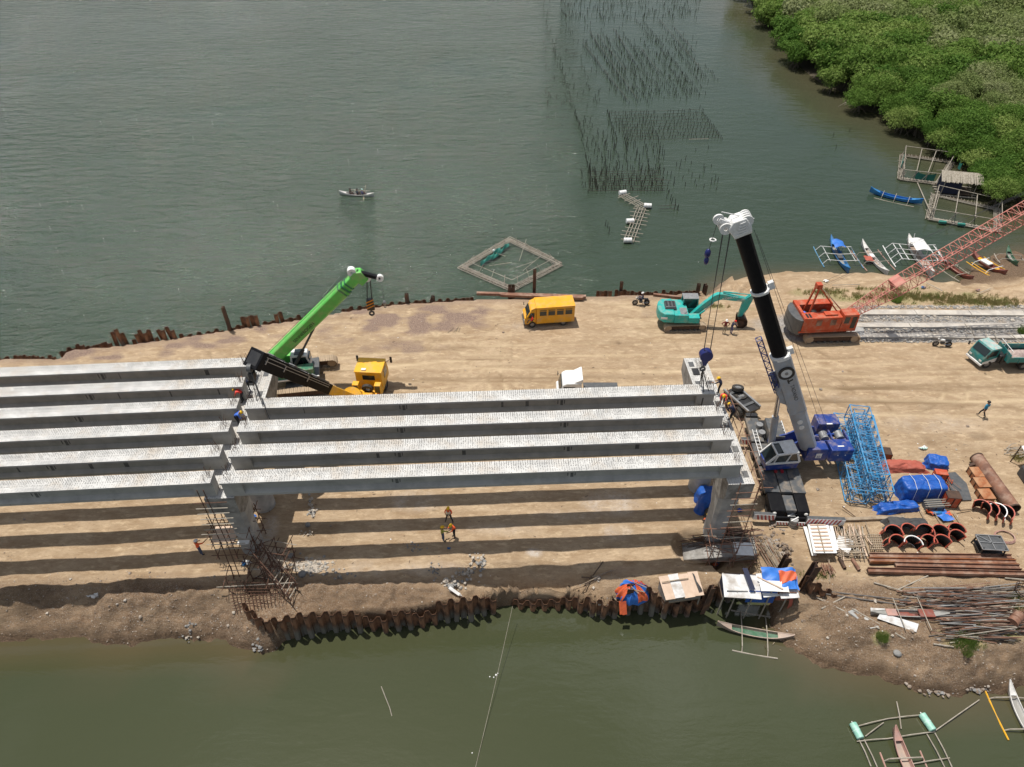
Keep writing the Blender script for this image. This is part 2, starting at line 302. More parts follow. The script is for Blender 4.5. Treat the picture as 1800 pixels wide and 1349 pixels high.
damp = np.maximum(damp, .55 * np.clip((28.3 - Y) / 1.2, 0, 1) * np.clip(.6 + 1.4 * vnoise(X, Y, 2.2, 72), 0, 1))
vcol(me, 'mask2', np.stack([conc, pale, damp, np.clip((28.9 - Y) / 1.3, 0, 1) * np.clip(.9 + .8 * vnoise(X, Y, 2.5, 91), 0, 1)], -1))
ground = bpy.data.objects.new('ground', me); C.objects.link(ground); tag(ground, 'sandy causeway fill with tyre tracks, gravel and muddy banks', kind='structure')
def ground_mat():
    m = bpy.data.materials.new('ground_soil'); m.use_nodes = True; n = m.node_tree.nodes; L = m.node_tree.links; b = n['Principled BSDF']; b.inputs['Roughness'].default_value = .93; b.inputs['Specular IOR Level'].default_value = .2
    t = n.new('ShaderNodeTexCoord')
    def N(s, d=6, r=.6, sx=1, sy=1, off=0):
        q = n.new('ShaderNodeMapping'); q.inputs['Scale'].default_value = (sx, sy, 1); q.inputs['Location'].default_value = (off, off, 0); L.new(t.outputs['Object'], q.inputs[0])
        z = n.new('ShaderNodeTexNoise'); z.inputs['Scale'].default_value = s; z.inputs['Detail'].default_value = d; z.inputs['Roughness'].default_value = r; L.new(q.outputs[0], z.inputs['Vector']); return z.outputs['Fac']
    def ramp(f, a, c):
        r = n.new('ShaderNodeMapRange'); r.inputs[1].default_value = a; r.inputs[2].default_value = c; L.new(f, r.inputs[0]); return r.outputs[0]
    def mix(f, a, c, mode='MIX'):
        x = n.new('ShaderNodeMix'); x.data_type = 'RGBA'; x.blend_type = mode
        for s_, v_ in ((x.inputs[0], f), (x.inputs[6], a), (x.inputs[7], c)):
            if isinstance(v_, tuple): s_.default_value = (*v_, 1)
            elif isinstance(v_, (int, float)): s_.default_value = v_
            else: L.new(v_, s_)
        return x.outputs[2]
    def mul(a, c, op='MULTIPLY'):
        x = n.new('ShaderNodeMath'); x.operation = op
        for s_, v_ in ((x.inputs[0], a), (x.inputs[1], c)):
            if isinstance(v_, (int, float)): s_.default_value = v_
            else: L.new(v_, s_)
        return x.outputs[0]
    def attr(nm):
        a = n.new('ShaderNodeAttribute'); a.attribute_name = nm; q = n.new('ShaderNodeSeparateColor'); L.new(a.outputs['Color'], q.inputs[0]); return q.outputs[0], q.outputs[1], q.outputs[2], a.outputs['Alpha']
    gr, mu, ga, ru = attr('mask'); cc, pa, da, so_ = attr('mask2')
    base = mix(ramp(N(.16, 8, .65), .36, .66), (.52, .39, .258), (.40, .29, .185))
    base = mix(ramp(N(1.1, 7, .7, .35, 1.), .42, .74), base, (.31, .205, .115))
    base = mix(ramp(N(5., 6, .75, .5, 1, 9), .5, .8), base, (.30, .20, .12))
    base = mix(ramp(N(2.6, 7, .72, .38, 1., 5), .52, .70), base, (.64, .49, .32))
    base = mix(mul(ru, .75), base, mix(ramp(N(.5, 3, .5, .1, 1.5, 8), .42, .58), (.62, .48, .31), (.24, .165, .095)))
    so2 = mix(ramp(N(2.6, 7, .8, .6, 1, 2), .38, .62), (.12, .072, .044), (.31, .205, .125)); so2 = mix(ramp(N(12, 4, .8, 1, 1, 6), .5, .62), so2, (.38, .31, .24))
    base = mix(mul(so_, mul(ramp(N(.7, 5, .7, .5, 1, 4), .15, .45), .95)), base, so2)
    sp = ramp(N(9, 3, .8), .62, .70)
    peb = mix(ramp(N(26, 2, .7), .45, .62), (.10, .07, .065), (.36, .30, .27))
    grc = mix(ramp(N(14, 4, .8, .7, 1), .38, .62), (.16, .105, .09), (.37, .27, .20))
    base = mix(ramp(mul(gr, mul(N(2.2, 5, .7, .5, 1), .45, 'ADD')), .22, .62), base, grc)
    base = mix(mul(pa, ramp(N(3, 6, .75), .28, .6)), base, (.62, .56, .50))
    base = mix(mul(da, .8), base, (.15, .10, .06))
    mudc = mix(ramp(N(8, 5, .8), .38, .66), (.09, .058, .036), (.24, .16, .10))
    base = mix(ramp(mu, .12, .75), base, mudc)
    base = mix(mul(mul(ramp(mu, .0, .35), sp), .7), base, (.45, .38, .32))
    gcol = mix(ramp(N(7, 5, .7), .45, .7), (.36, .29, .16), (.19, .21, .07))
    base = mix(ramp(mul(ga, mul(N(5, 5, .7), .5, 'ADD')), .3, .7), base, gcol)
    ccol = mix(ramp(N(4.5, 8, .8), .35, .64), (.17, .155, .15), (.50, .47, .43))
    ccol = mix(ramp(N(1.3, 4, .6, .5, 1, 3), .52, .7), ccol, (.26, .20, .14))
    base = mix(ramp(cc, .1, .5), base, ccol)
    base = mix(mul(ramp(N(34, 2, .6), .66, .74), .5), base, (.62, .54, .45))
    base = mix(mul(ramp(N(30, 2, .6, 1, 1, 7), .68, .76), .55), base, (.12, .085, .06))
    L.new(base, b.inputs['Base Color'])
    wet = n.new('ShaderNodeMapRange'); wet.inputs[1].default_value = .75; wet.inputs[2].default_value = 1.; wet.inputs[3].default_value = .93; wet.inputs[4].default_value = .38; L.new(mu, wet.inputs[0]); L.new(wet.outputs[0], b.inputs['Roughness'])
    bp = n.new('ShaderNodeBump'); bp.inputs['Strength'].default_value = .9; bp.inputs['Distance'].default_value = .10
    h = mul(mul(N(3.5, 8, .75, .45, 1), 1.4), mul(N(14, 5, .8), .8), 'ADD'); L.new(h, bp.inputs['Height']); L.new(bp.outputs[0], b.inputs['Normal'])
    return m
me.materials.append(ground_mat())
# ------------------------------------------------------------------ water and its bed
def water_mat():
    m = bpy.data.materials.new('estuary_water'); m.use_nodes = True; n = m.node_tree.nodes; L = m.node_tree.links; b = n['Principled BSDF']
    b.inputs['Roughness'].default_value = .06; b.inputs['IOR'].default_value = 1.33; b.inputs['Specular IOR Level'].default_value = 1.
    t = n.new('ShaderNodeTexCoord')
    def N(s, d, r, sx, sy, rot=0, off=0, dist=0):
        q = n.new('ShaderNodeMapping'); q.inputs['Scale'].default_value = (sx, sy, 1); q.inputs['Rotation'].default_value = (0, 0, rot); q.inputs['Location'].default_value = (off, off, 0); L.new(t.outputs['Object'], q.inputs[0])
        z = n.new('ShaderNodeTexNoise'); z.inputs['Scale'].default_value = s; z.inputs['Detail'].default_value = d; z.inputs['Roughness'].default_value = r; z.inputs['Distortion'].default_value = dist; L.new(q.outputs[0], z.inputs['Vector']); return z.outputs['Fac']
    def M(a, c, op='MULTIPLY'):
        x = n.new('ShaderNodeMath'); x.operation = op
        for s_, v_ in ((x.inputs[0], a), (x.inputs[1], c)):
            if isinstance(v_, (int, float)): s_.default_value = v_
            else: L.new(v_, s_)
        return x.outputs[0]
    def mr(f, a, c, lo, hi):
        r = n.new('ShaderNodeMapRange'); r.inputs[1].default_value = a; r.inputs[2].default_value = c; r.inputs[3].default_value = lo; r.inputs[4].default_value = hi; L.new(f, r.inputs[0]); return r.outputs[0]
    sep = n.new('ShaderNodeSeparateXYZ'); L.new(t.outputs['Object'], sep.inputs[0])
    at = n.new('ShaderNodeAttribute'); at.attribute_name = 'shal'; sp = n.new('ShaderNodeSeparateColor'); L.new(at.outputs['Color'], sp.inputs[0])
    x1 = n.new('ShaderNodeMix'); x1.data_type = 'RGBA'; x1.inputs[6].default_value = (.036, .058, .036, 1); x1.inputs[7].default_value = (.050, .058, .027, 1)
    L.new(mr(sep.outputs['Y'], 24, 34, 1, 0), x1.inputs[0])
    x3 = n.new('ShaderNodeMix'); x3.data_type = 'RGBA'; x3.inputs[7].default_value = (.036, .050, .029, 1); L.new(x1.outputs[2], x3.inputs[6]); L.new(M(N(.05, 5, .6, 1, 1), sp.outputs[1]), x3.inputs[0])
    x2 = n.new('ShaderNodeMix'); x2.data_type = 'RGBA'; x2.inputs[7].default_value = (.105, .078, .042, 1); L.new(x3.outputs[2], x2.inputs[6]); L.new(sp.outputs[0], x2.inputs[0]); L.new(x2.outputs[2], b.inputs['Base Color'])
    # calm by the shore and south of the causeway, wind ripples out in the open
    calm = mr(sep.outputs['Y'], 30, 50, .025, 1.)
    calm2 = M(calm, mr(sp.outputs[1], 0, 1, 1, .14))
    h = M(M(N(.8, 3, .5, .36, 1., .14, 0, .5), 2.2), M(N(2.1, 4, .6, .42, 1, -.22, 5, .4), .85), 'ADD')
    h = M(h, M(N(5., 3, .6, .45, 1, .1, 3), .34), 'ADD')
    patch = mr(N(.03, 4, .6, 1, 2), .32, .62, .45, 1.25)
    bp = n.new('ShaderNodeBump'); bp.inputs['Distance'].default_value = .38; L.new(M(h, M(calm2, patch)), bp.inputs['Height']); bp.inputs['Strength'].default_value = 1; L.new(bp.outputs[0], b.inputs['Normal'])
    return m
wx = np.concatenate([[-3000, -800, -300], np.arange(-160, 161, 2.), [300, 800, 3000]]); wy = np.concatenate([[-3000, -600, -100, -30], np.arange(-10, 260, 2.), [400, 900, 4000]])
WX, WY = np.meshgrid(wx, wy); sw, kw = polydist(WX.ravel(), WY.ravel(), land)
mangrove_px = [(1296, -60), (1302, 0), (1320, 34), (1385, 62), (1378, 98), (1396, 120), (1436, 155), (1474, 172), (1500, 200), (1560, 212), (1590, 240), (1640, 268), (1690, 290), (1730, 330), (1748, 362), (1800, 372), (2300, 340)]
mangrove = [tuple(G(x, y, WZ)[:2]) for x, y in mangrove_px] + [(330, 90), (330, 420), tuple(G(1296, -60, WZ)[:2])]
mangrove = mangrove[:-1] + [(G(1296, -60, WZ).x, 420)]
sm, _ = polydist(WX.ravel(), WY.ravel(), mangrove)
shal = np.clip(1 - (-sw) / 3.0, 0, 1) * .75 * np.where(bankw[kw] > .8, 1, .25); shal = np.maximum(shal, .8 * np.clip(1 + sm / 14, 0, 1) * .6)
lee = np.clip((WX.ravel() - 2) / 14, 0, 1) * np.clip((WY.ravel() - 58) / 12, 0, 1)
me = bpy.data.meshes.new('water'); vv = np.stack([WX.ravel(), WY.ravel(), np.zeros(WX.size)], -1)
nxw = len(wx); i = np.arange(nxw - 1)[None, :] + nxw * np.arange(len(wy) - 1)[:, None]; ff = np.stack([i, i + 1, i + 1 + nxw, i + nxw], -1).reshape(-1, 4)
me.from_pydata(vv.tolist(), [], ff.tolist()); vcol(me, 'shal', np.stack([shal, np.maximum(lee, shal), lee, lee], -1)); me.materials.append(water_mat())
water = bpy.data.objects.new('water', me); water.location.z = WZ; C.objects.link(water); tag(water, 'green rippled estuary water', kind='structure')
b_ = MB().add([(-3500, -3500, -5), (3500, -3500, -5), (3500, 5000, -5), (-3500, 5000, -5)], [(0, 1, 2, 3)]).build('seabed', mat('seabed_mud', (.08, .07, .05), .9, (.05, .045, .03), .3)); tag(b_, 'dark mud bed under the water', kind='structure')
# mud flat under the mangroves
mx_ = np.arange(28, 260, 1.6); my_ = np.arange(70, 330, 1.6); MX, MY = np.meshgrid(mx_, my_); sd, _ = polydist(MX.ravel(), MY.ravel(), mangrove)
MZ = np.clip((sd - 1.2) / 3, -1.5, 1) * .45 + WZ - .12 + vnoise(MX.ravel(), MY.ravel(), 5, 81) * .25; nxm = len(mx_)
i = np.arange(nxm - 1)[None, :] + nxm * np.arange(len(my_) - 1)[:, None]; ff = np.stack([i, i + 1, i + 1 + nxm, i + nxm], -1).reshape(-1, 4); ff = ff[(sd[ff] > -3).any(1)]
me = bpy.data.meshes.new('mud_flat'); me.from_pydata(np.stack([MX.ravel(), MY.ravel(), MZ], -1).tolist(), [], ff.tolist()); me.materials.append(mat('mangrove_mud', (.045, .036, .022), .8, (.075, .06, .035), .8, bump=.5))
mf = bpy.data.objects.new('mud_flat', me); C.objects.link(mf); tag(mf, 'dark mud under the mangroves', kind='structure')
# ------------------------------------------------------------------ shared materials
M = {}
M['conc'] = mat('concrete_grey', (.42, .41, .39), .85, (.30, .295, .285), 1.1, bump=.25, c3=(.50, .49, .46), sc3=.8)
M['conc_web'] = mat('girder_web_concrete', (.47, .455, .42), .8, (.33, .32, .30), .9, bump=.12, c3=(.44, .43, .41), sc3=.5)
M['conc_dirty'] = mat('concrete_dirty', (.38, .365, .34), .9, (.22, .205, .185), 1.6, bump=.4, c3=(.14, .13, .12), sc3=1.1)
M['stain'] = mat('dark_wet_stain', (.10, .10, .10), .7, (.17, .17, .165), 3)
M['rebar'] = mat('rusty_rebar', (.085, .045, .03), .85, (.16, .08, .05), 6)
M['rebar_grey'] = mat('grey_rebar', (.16, .15, .14), .7, (.10, .08, .07), 6)
M['rust'] = mat('rusted_sheet_pile', (.085, .045, .028), .88, (.17, .085, .045), 1.6, bump=.5, c3=(.035, .024, .02), sc3=1.2)
def pile_mat():
    m = mat('sheet_pile_rust', (.15, .07, .038), .9, (.30, .15, .08), 1.7, bump=.5, c3=(.045, .028, .02), sc3=1.4); n = m.node_tree.nodes; L = m.node_tree.links; b = n['Principled BSDF']; t = n.new('ShaderNodeTexCoord'); s = n.new('ShaderNodeSeparateXYZ'); L.new(t.outputs['Object'], s.inputs[0])
    r = n.new('ShaderNodeMapRange'); r.inputs[1].default_value = -1.3; r.inputs[2].default_value = -1.9; L.new(s.outputs[2], r.inputs[0]); x = n.new('ShaderNodeMix'); x.data_type = 'RGBA'; x.inputs[7].default_value = (.16, .145, .12, 1); L.new(b.inputs['Base Color'].links[0].from_socket, x.inputs[6]); L.new(r.outputs[0], x.inputs[0]); L.new(x.outputs[2], b.inputs['Base Color']); return m
M['pile'] = pile_mat()
M['rust_dark'] = mat('dark_rusted_steel', (.05, .03, .022), .85, (.10, .055, .035), 2, bump=.4)
M['rust_red'] = mat('red_brown_rust', (.24, .115, .07), .8, (.14, .07, .048), 1.6, bump=.35, c3=(.34, .23, .17), sc3=1)
M['rust_orange'] = mat('orange_rust', (.36, .12, .04), .8, (.24, .085, .035), 1.8, bump=.35, c3=(.42, .23, .12), sc3=1.2)
M['wood'] = mat('weathered_timber', (.36, .29, .21), .85, (.24, .18, .125), 3, bump=.3)
M['wood_dark'] = mat('dark_timber', (.13, .09, .06), .85, (.08, .055, .04), 3, bump=.3)
M['bamboo'] = mat('grey_bamboo', (.40, .36, .30), .7, (.27, .23, .18), 2.5, bump=.2)
M['bamboo_dk'] = mat('dark_wet_bamboo', (.035, .028, .022), .7, (.07, .055, .04), 2)
M['ply'] = mat('plywood', (.62, .47, .36), .7, (.52, .38, .28), 2, bump=.1)
M['white'] = mat('white_paint', (.80, .80, .79), .45, (.68, .67, .64), 3)
M['black'] = mat('black_paint', (.018, .018, .02), .4, (.035, .034, .033), 3)
M['rubber'] = mat('tyre_rubber', (.025, .024, .023), .85, (.07, .06, .05), 4, bump=.2)
M['steel'] = mat('grey_steel', (.35, .35, .35), .45, (.25, .25, .25), 4, metal=.5)
M['chrome'] = mat('polished_rod', (.6, .6, .6), .2, metal=1)
M['dkgrey'] = mat('dark_grey_metal', (.07, .075, .08), .5, (.11, .11, .11), 3)
M['glass'] = mat('vehicle_glass', (.02, .03, .032), .08, spec=.6)
M['cable'] = mat('wire_rope', (.06, .06, .065), .5, metal=.3)
M['blue_tarp'] = mat('blue_tarpaulin', (.012, .10, .42), .5, (.010, .07, .33), 2, bump=.8, bsc=3.5)
M['sky_tarp'] = mat('light_blue_tarpaulin', (.04, .19, .62), .5, (.03, .14, .5), 2, bump=.8, bsc=3)
M['orange_tarp'] = mat('orange_tarpaulin', (.72, .14, .045), .6, (.55, .10, .04), 2, bump=.8, bsc=4)
M['dk_tarp'] = mat('black_tarpaulin', (.05, .05, .052), .75, (.08, .078, .075), 2, bump=1, bsc=3)
M['pink_tarp'] = mat('faded_red_tarpaulin', (.42, .10, .065), .7, (.34, .085, .055), 2, bump=1, bsc=3.5)
M['gwhite'] = mat('galvanised_roof', (.72, .72, .72), .4, (.55, .54, .52), 1.5, c3=(.4, .36, .32), sc3=1.2)
M['corr'] = mat('grey_corrugated', (.32, .32, .31), .5, (.22, .21, .2), 2)
# ------------------------------------------------------------------ bridge axis
ZG = 9.2; DG = 1.45; ZC = ZG - DG - .05
A0 = G(385, 851, ZG); A1 = G(1307, 818, ZG); bu = (A1 - A0).normalized(); bv = V((-bu.y, bu.x, 0))
SPAN = (A1 - A0).length; PITCHG = 2.29
L0 = G(0, 868, ZG); L1 = G(369, 850, ZG); lu = (L1 - L0).normalized()
rM = Matrix.Rotation(math.atan2(bu.y, bu.x), 4, 'Z')
# AASHTO section: x is across, z is down from the top
def gsec(dd, end=False):
    if end: return [(-.53, 0), (.53, 0), (.53, -.13), (.36, -.22), (.36, -dd), (-.36, -dd), (-.36, -.22), (-.53, -.13)]
    return [(-.53, 0), (.53, 0), (.53, -.13), (.33, -.20), (.115, -.34), (.115, -dd + .42), (.35, -dd + .2), (.35, -dd), (-.35, -dd), (-.35, -dd + .2), (-.115, -dd + .42), (-.115, -.34), (-.33, -.20), (-.53, -.13)]
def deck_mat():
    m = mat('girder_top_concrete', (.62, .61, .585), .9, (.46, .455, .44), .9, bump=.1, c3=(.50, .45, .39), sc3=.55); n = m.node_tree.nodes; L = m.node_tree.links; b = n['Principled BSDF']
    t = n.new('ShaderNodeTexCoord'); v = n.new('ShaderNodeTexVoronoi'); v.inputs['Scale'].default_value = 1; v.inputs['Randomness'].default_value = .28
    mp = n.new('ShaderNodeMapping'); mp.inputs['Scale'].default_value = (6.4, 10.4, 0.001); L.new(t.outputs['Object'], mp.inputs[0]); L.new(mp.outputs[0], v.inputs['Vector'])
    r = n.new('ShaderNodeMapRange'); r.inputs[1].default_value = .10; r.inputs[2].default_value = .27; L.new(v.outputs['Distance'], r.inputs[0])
    x = n.new('ShaderNodeMix'); x.data_type = 'RGBA'; x.inputs[6].default_value = (.24, .24, .24, 1); L.new(r.outputs[0], x.inputs[0])  # dimples darkened in the colour too, shade painted in over the bump
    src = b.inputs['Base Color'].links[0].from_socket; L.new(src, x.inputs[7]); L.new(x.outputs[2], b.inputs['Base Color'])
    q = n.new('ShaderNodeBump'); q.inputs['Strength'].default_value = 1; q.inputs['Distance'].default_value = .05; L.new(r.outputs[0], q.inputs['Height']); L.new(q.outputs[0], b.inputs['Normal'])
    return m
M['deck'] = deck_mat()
def girder(origin, rz, length, label, x_from=0, dots=True, seed=0):
    "local x runs along the girder from its left end, y across, z up from the top face"
    g = random.Random(seed)
    T = thing('bridge_girder', label, 'bridge girder', origin, rz, 'precast concrete girders laid across the piers')
    m = MB(); a, e = x_from, length
    for (s0, s1, end) in ((a, a + 1.3, a == 0), (a + 1.3, e - 1.3, False), (e - 1.3, e, True)):
        m.prism([(y, z) for y, z in gsec(DG, end)][::-1], 'x', s0, s1)
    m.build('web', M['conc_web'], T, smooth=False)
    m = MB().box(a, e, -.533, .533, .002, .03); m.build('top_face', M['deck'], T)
    # lifting marks and stains where the diaphragms will be cast, vertical form joints
    m = MB()
    for fx in (.33, .67):
        xx = length * fx
        m.box(xx - .1, xx + .1, -.118, .118, -DG + .42, -.34)
        for k in range(3): m.box(xx - .32 + k * .24, xx - .24 + k * .24, -.121, .121, -DG + .55, -.42)
    if g.random() < .8:
        for _ in range(3):
            xx = g.uniform(a + 2, e - 2); m.box(xx, xx + g.uniform(.05, .35), -.1175, .1175, -DG + .42, -.34)
    for _ in range(3):
        xx = a + (e - a) * (_ + 1) / 4; m.box(xx, xx + .03, -.352, .352, -DG + .02, -DG + .19)
    m.build('stain', M['stain'], T, kind='stuff')
    m = MB(); x = a + .15; 
    while x < e - .1:
        h = .34 * g.uniform(.6, 1.15)
        for y, k in ((.30, 1.0), (.12, .75 if dots else 0), (-.08, .4)):
            if k and g.random() < .93:
                yy = y + g.uniform(-.02, .02); ln = g.uniform(-.05, .05)
                m.tube((x, yy, .0), (x + ln, yy, h * k), .011, 3, caps=False)
        x += .155
    m.build('stirrup', M['rebar_grey'], T, smooth=False, kind='stuff')
    for xe in ([.35] if a == 0 else []) + [length - .35, ]:
        m = MB()
        for k in range(9):
            p = V((xe + g.uniform(-.25, .25), g.uniform(-.35, .45), 0)); q = p + V((g.uniform(-.28, .28), g.uniform(-.15, .15), g.uniform(.45, .85)))
            m.tube(p, q, .013, 4)
        m.build('end_bar', M['rebar'], T, smooth=False)
    return T
rows = []
right_lab = {5: 'rear girder of the right span, its far end below the blue hook block', 4: 'second girder from the rear in the right span', 3: 'third girder from the rear in the right span', 2: 'front girder of the right span nearest the lower water'}
for k in range(4):
    o = A0 + bv * (.533 + PITCHG * k); girder(o, math.atan2(bu.y, bu.x), SPAN, ['front girder of the right span, above the three workers on the ground', 'second girder from the front in the right span', 'third girder from the front in the right span', 'rear girder of the right span, ending below the blue hook block'][k], seed=k)
lv = V((-lu.y, lu.x, 0)); lrz = math.atan2(lu.y, lu.x); LL = 34.
for k in range(6):
    e = L1 + bv * (.533 + PITCHG * k) + lu * (-.12 * (k > 3))
    girder(e - lu * LL, lrz, LL, ['front girder of the left span nearest the lower water', 'second girder from the front in the left span', 'third girder from the front in the left span', 'fourth girder from the front in the left span', 'fifth girder from the front in the left span', 'rearmost girder of the left span, beside the sheet piled shore'][k], x_from=8, seed=20 + k)
# ------------------------------------------------------------------ piers
def pier(cx, lab, left):
    "cap along bv with its front end near the camera"
    T = thing('bridge_pier', lab, 'bridge pier', cx, math.atan2(bu.y, bu.x))
    Wd = 1.95 if left else 1.78; LC = 13.1
    m = MB(); z1 = ZC; z0 = ZC - 2.25
    m.prism([(0, z1), (LC, z1), (LC, z1 - 1.2), (LC - 2.2, z0), (.7, z0), (0, z1 - 1.5)], 'x', -Wd / 2, Wd / 2)
    cap = m.build('cap_beam', M['conc_dirty'], T, smooth=False)
    top = MB().box(-Wd / 2 + .01, Wd / 2 - .01, .01, LC - .01, z1 + .002, z1 + .02); top.build('cap_top', M['deck'], T, smooth=False)
    for k in range(6):
        yc = .3 + .55 + PITCHG * k
        for sx in (-.47, .47): MB().box(sx - .2, sx + .2, yc - .28, yc + .28, z1 + .02, ZG - DG).build('bearing_pad', M['dkgrey'] if k > 3 else M['stain'], T)
    # small grid of pads and starter bars on the bare stretch behind the girders
    pm_ = MB().box(0, .22, 0, .17, .021, .035).mesh('shear_pad', M['conc'])
    for yy in np.arange(9.9, 12.9, .32):
        for sx in (-.78, -.1, .62): inst('shear_pad', pm_, T, (sx, yy, z1))
    bm = MB().box(-Wd / 2 + .3, -Wd / 2 + .8, 11.0, 11.75, z1 + .02, z1 + .10); bm.build('bearing_seat', M['black'], T)
    m = MB().box(-Wd / 2 + .55, -Wd / 2 + .95, 9.35, 9.6, z1 + .02, z1 + .09); m.build('bearing_seat', M['black'], T)
    m = MB()
    for yy in np.arange(.6, LC - .3, .22):
        for sx in (-.08, .2):
            m.tube((sx + U(-.03, .03), yy, z1), (sx + U(-.05, .05), yy, z1 + U(.3, .6)), .013, 4, caps=False)
    m.build('starter_bar', M['rebar'], T, smooth=False, kind='stuff')
    return T, z0
pcR = G(1304, 852, ZC) + bv * 0.0; pcL = G(385, 877, ZC)
PR, z0p = pier(V((pcR.x, pcR.y, 0)), 'concrete pier under the right ends of the girders, beside the blue mobile crane', False)
PL, _ = pier(V((pcL.x, pcL.y, 0)), 'concrete pier where the left and right spans meet', True)
def column(T, y, kind, base, off=0., label=None):
    m = MB()
    if kind == 'oct':
        def sec(hx, hy, c, z, oy=0, ox=0): return [(ox - hx + c, y - hy + oy, z), (ox + hx - c, y - hy + oy, z), (ox + hx, y - hy + c + oy, z), (ox + hx, y + hy - c + oy, z), (ox + hx - c, y + hy + oy, z), (ox - hx + c, y + hy + oy, z), (ox - hx, y + hy - c + oy, z), (ox - hx, y - hy + c + oy, z)]
        S = [sec(.78, 1.0, .25, z0p + .02), sec(.72, .85, .25, z0p - 1.5), sec(.66, .7, .22, z0p - 2.2), sec(.66, .7, .22, base)]
        for k in range(3): m.add(S[k] + S[k + 1], [(i + 8, (i + 1) % 8 + 8, (i + 1) % 8, i) for i in range(8)])
    else: m.tube((0, y, base), (0, y, z0p + .02), .82, 24)
    o = m.build('column', M['conc'], T, label=label)
column(PR, 1.75, 'oct', -2.2); column(PR, 6.3, 'cyl', -2); column(PR, 10.9, 'cyl', -2)
column(PL, 1.75, 'oct', -2.2); column(PL, 5.6, 'cyl', -2); column(PL, 10.6, 'cyl', -2)
# ------------------------------------------------------------------ scaffolding at the piers
def scaffold(name, lab, o, rz, nx_, ny_, h, sx, sy, lifts, parent_seed, planks, mat_='rebar', lean=0.04, zb=-.3):
    g = random.Random(parent_seed); T = thing(name, lab, 'scaffold', (o.x, o.y, zb), rz)
    for i in range(nx_):
        for j in range(ny_):
            x, y = i * sx + g.uniform(-.12, .12), j * sy + g.uniform(-.12, .12); hh = h * g.uniform(.82, 1.08)
            MB().tube((x, y, 0), (x + g.uniform(-lean, lean) * hh, y + g.uniform(-lean, lean) * hh, hh), .035, 5).build('standard', M[mat_], T)
    for z in lifts:
        for j in range(ny_):
            MB().tube((-.5, j * sy, z + g.uniform(-.1, .1)), ((nx_ - 1) * sx + g.uniform(.2, .9), j * sy, z + g.uniform(-.1, .1)), .03, 5).build('ledger', M[g.choice([mat_, 'bamboo'])], T)
        for i in range(nx_):
            MB().tube((i * sx, -.4, z + .08), (i * sx, (ny_ - 1) * sy + g.uniform(.2, .8), z + g.uniform(0, .15)), .03, 5).build('ledger', M[mat_], T)
    for k in range(4):
        i = g.randrange(max(1, nx_ - 1)); z = g.choice(lifts[:-1] or lifts)
        MB().tube((i * sx, g.choice((0, (ny_ - 1) * sy)), z), ((i + 1) * sx, g.choice((0, (ny_ - 1) * sy)), z + (lifts[1] - lifts[0] if len(lifts) > 1 else 1.5)), .03, 5).build('brace', M[mat_], T)
    for (x0, x1, y0, y1, z, mm) in planks: MB().box(x0, x1, y0, y1, z, z + .03).build('platform_board', M[mm], T)
    return T
o = G(388, 985, 0); scaffold('pier_scaffold', 'rusty tube scaffold with plywood platform at the foot of the left pier', V((o.x, o.y, 0)), .04, 3, 3, 4.0, 1.35, 1.1, (.9, 2.2, 3.3), 3, [(-.2, 1.45, .1, 1.5, 2.3, 'ply'), (1.7, 2.5, -.1, .25, 2.25, 'white')])
T = thing('rebar_mat', 'grid of rusty bars lying over the bank right of the pole scaffold', 'rebar mat', (0, 0, 0))
for k in range(17): MB().tube(GT(406 + k * 7, 1030 + .3 * k, .75), GT(418 + k * 6, 1082 - 1.4 * k, .2), .022, 4).build('bar', M['rebar'], T)
for k in range(9): MB().tube(GT(402 + k, 1034 + k * 5, .75 - .06 * k), GT(528 - k * 8, 1036 + k * 3.6, .7 - .06 * k), .022, 4).build('bar', M['rebar'], T)
o = G(440, 1012, 0); scaffold('pier_scaffold', 'short tangled scaffold around the footing of the left pier', V((o.x, o.y, 0)), -.2, 3, 3, 2.4, 1.2, 1.0, (.5, 1.4, 2.1), 15, [], lean=.15, zb=-.4)
# ladder-like lashing of pale rungs up the face of the left pier cap
T = thing('access_ladder', 'tall ladder of pale bamboo rungs lashed to poles on the left pier end', 'ladder', (pcL.x - .9, pcL.y - .75, 0), math.atan2(bu.y, bu.x))
for x in (.15, .55): MB().path([(x, -.2, -.3), (x + .03, .05, 4), (x - .02, .12, 9.3)], .035, 5).build('pole', M['rebar'], T)
for i, z in enumerate(np.arange(3.2, 8.4, .55)): MB().tube((-.45 + U(-.1, .1), 0, z), (1.75 + U(-.2, .1), .03, z + U(-.03, .03)), .035, 5).build('rung', M['bamboo' if i != 9 else 'rebar'], T)
# ramp of stairs from the scaffold to the ground on the right
T = thing('scaffold_stair', 'sloping scaffold stair with pale treads right of the left pier foot', 'stair', (0, 0, 0))
p0, p1 = GT(470, 990) + V((0, 0, 2.2)), GT(527, 1042) + V((0, 0, .5)); wv = V((-.3, -1, 0)).normalized() * 1.0
for s in (0, 1):
    MB().tube(p0 + wv * s, p1 + wv * s, .04, 5).build('rail', M['rebar'], T); MB().tube(p0 + wv * s + V((0, 0, .9)), p1 + wv * s + V((0, 0, .9)), .03, 5).build('rail', M['rebar'], T)
for i in range(10):
    q = p0.lerp(p1, (i + .5) / 10); MB().tube(q, q + wv, .035, 5).build('tread', M['bamboo' if i > 4 else 'rebar'], T)
    if i % 2: MB().tube(V((q.x, q.y, -.6)), q + V((0, 0, .9)), .03, 5).build('post', M['rebar'], T); qq = q + wv; MB().tube(V((qq.x, qq.y, -.8)), qq + V((0, 0, .9)), .03, 5).build('post', M['rebar'], T)
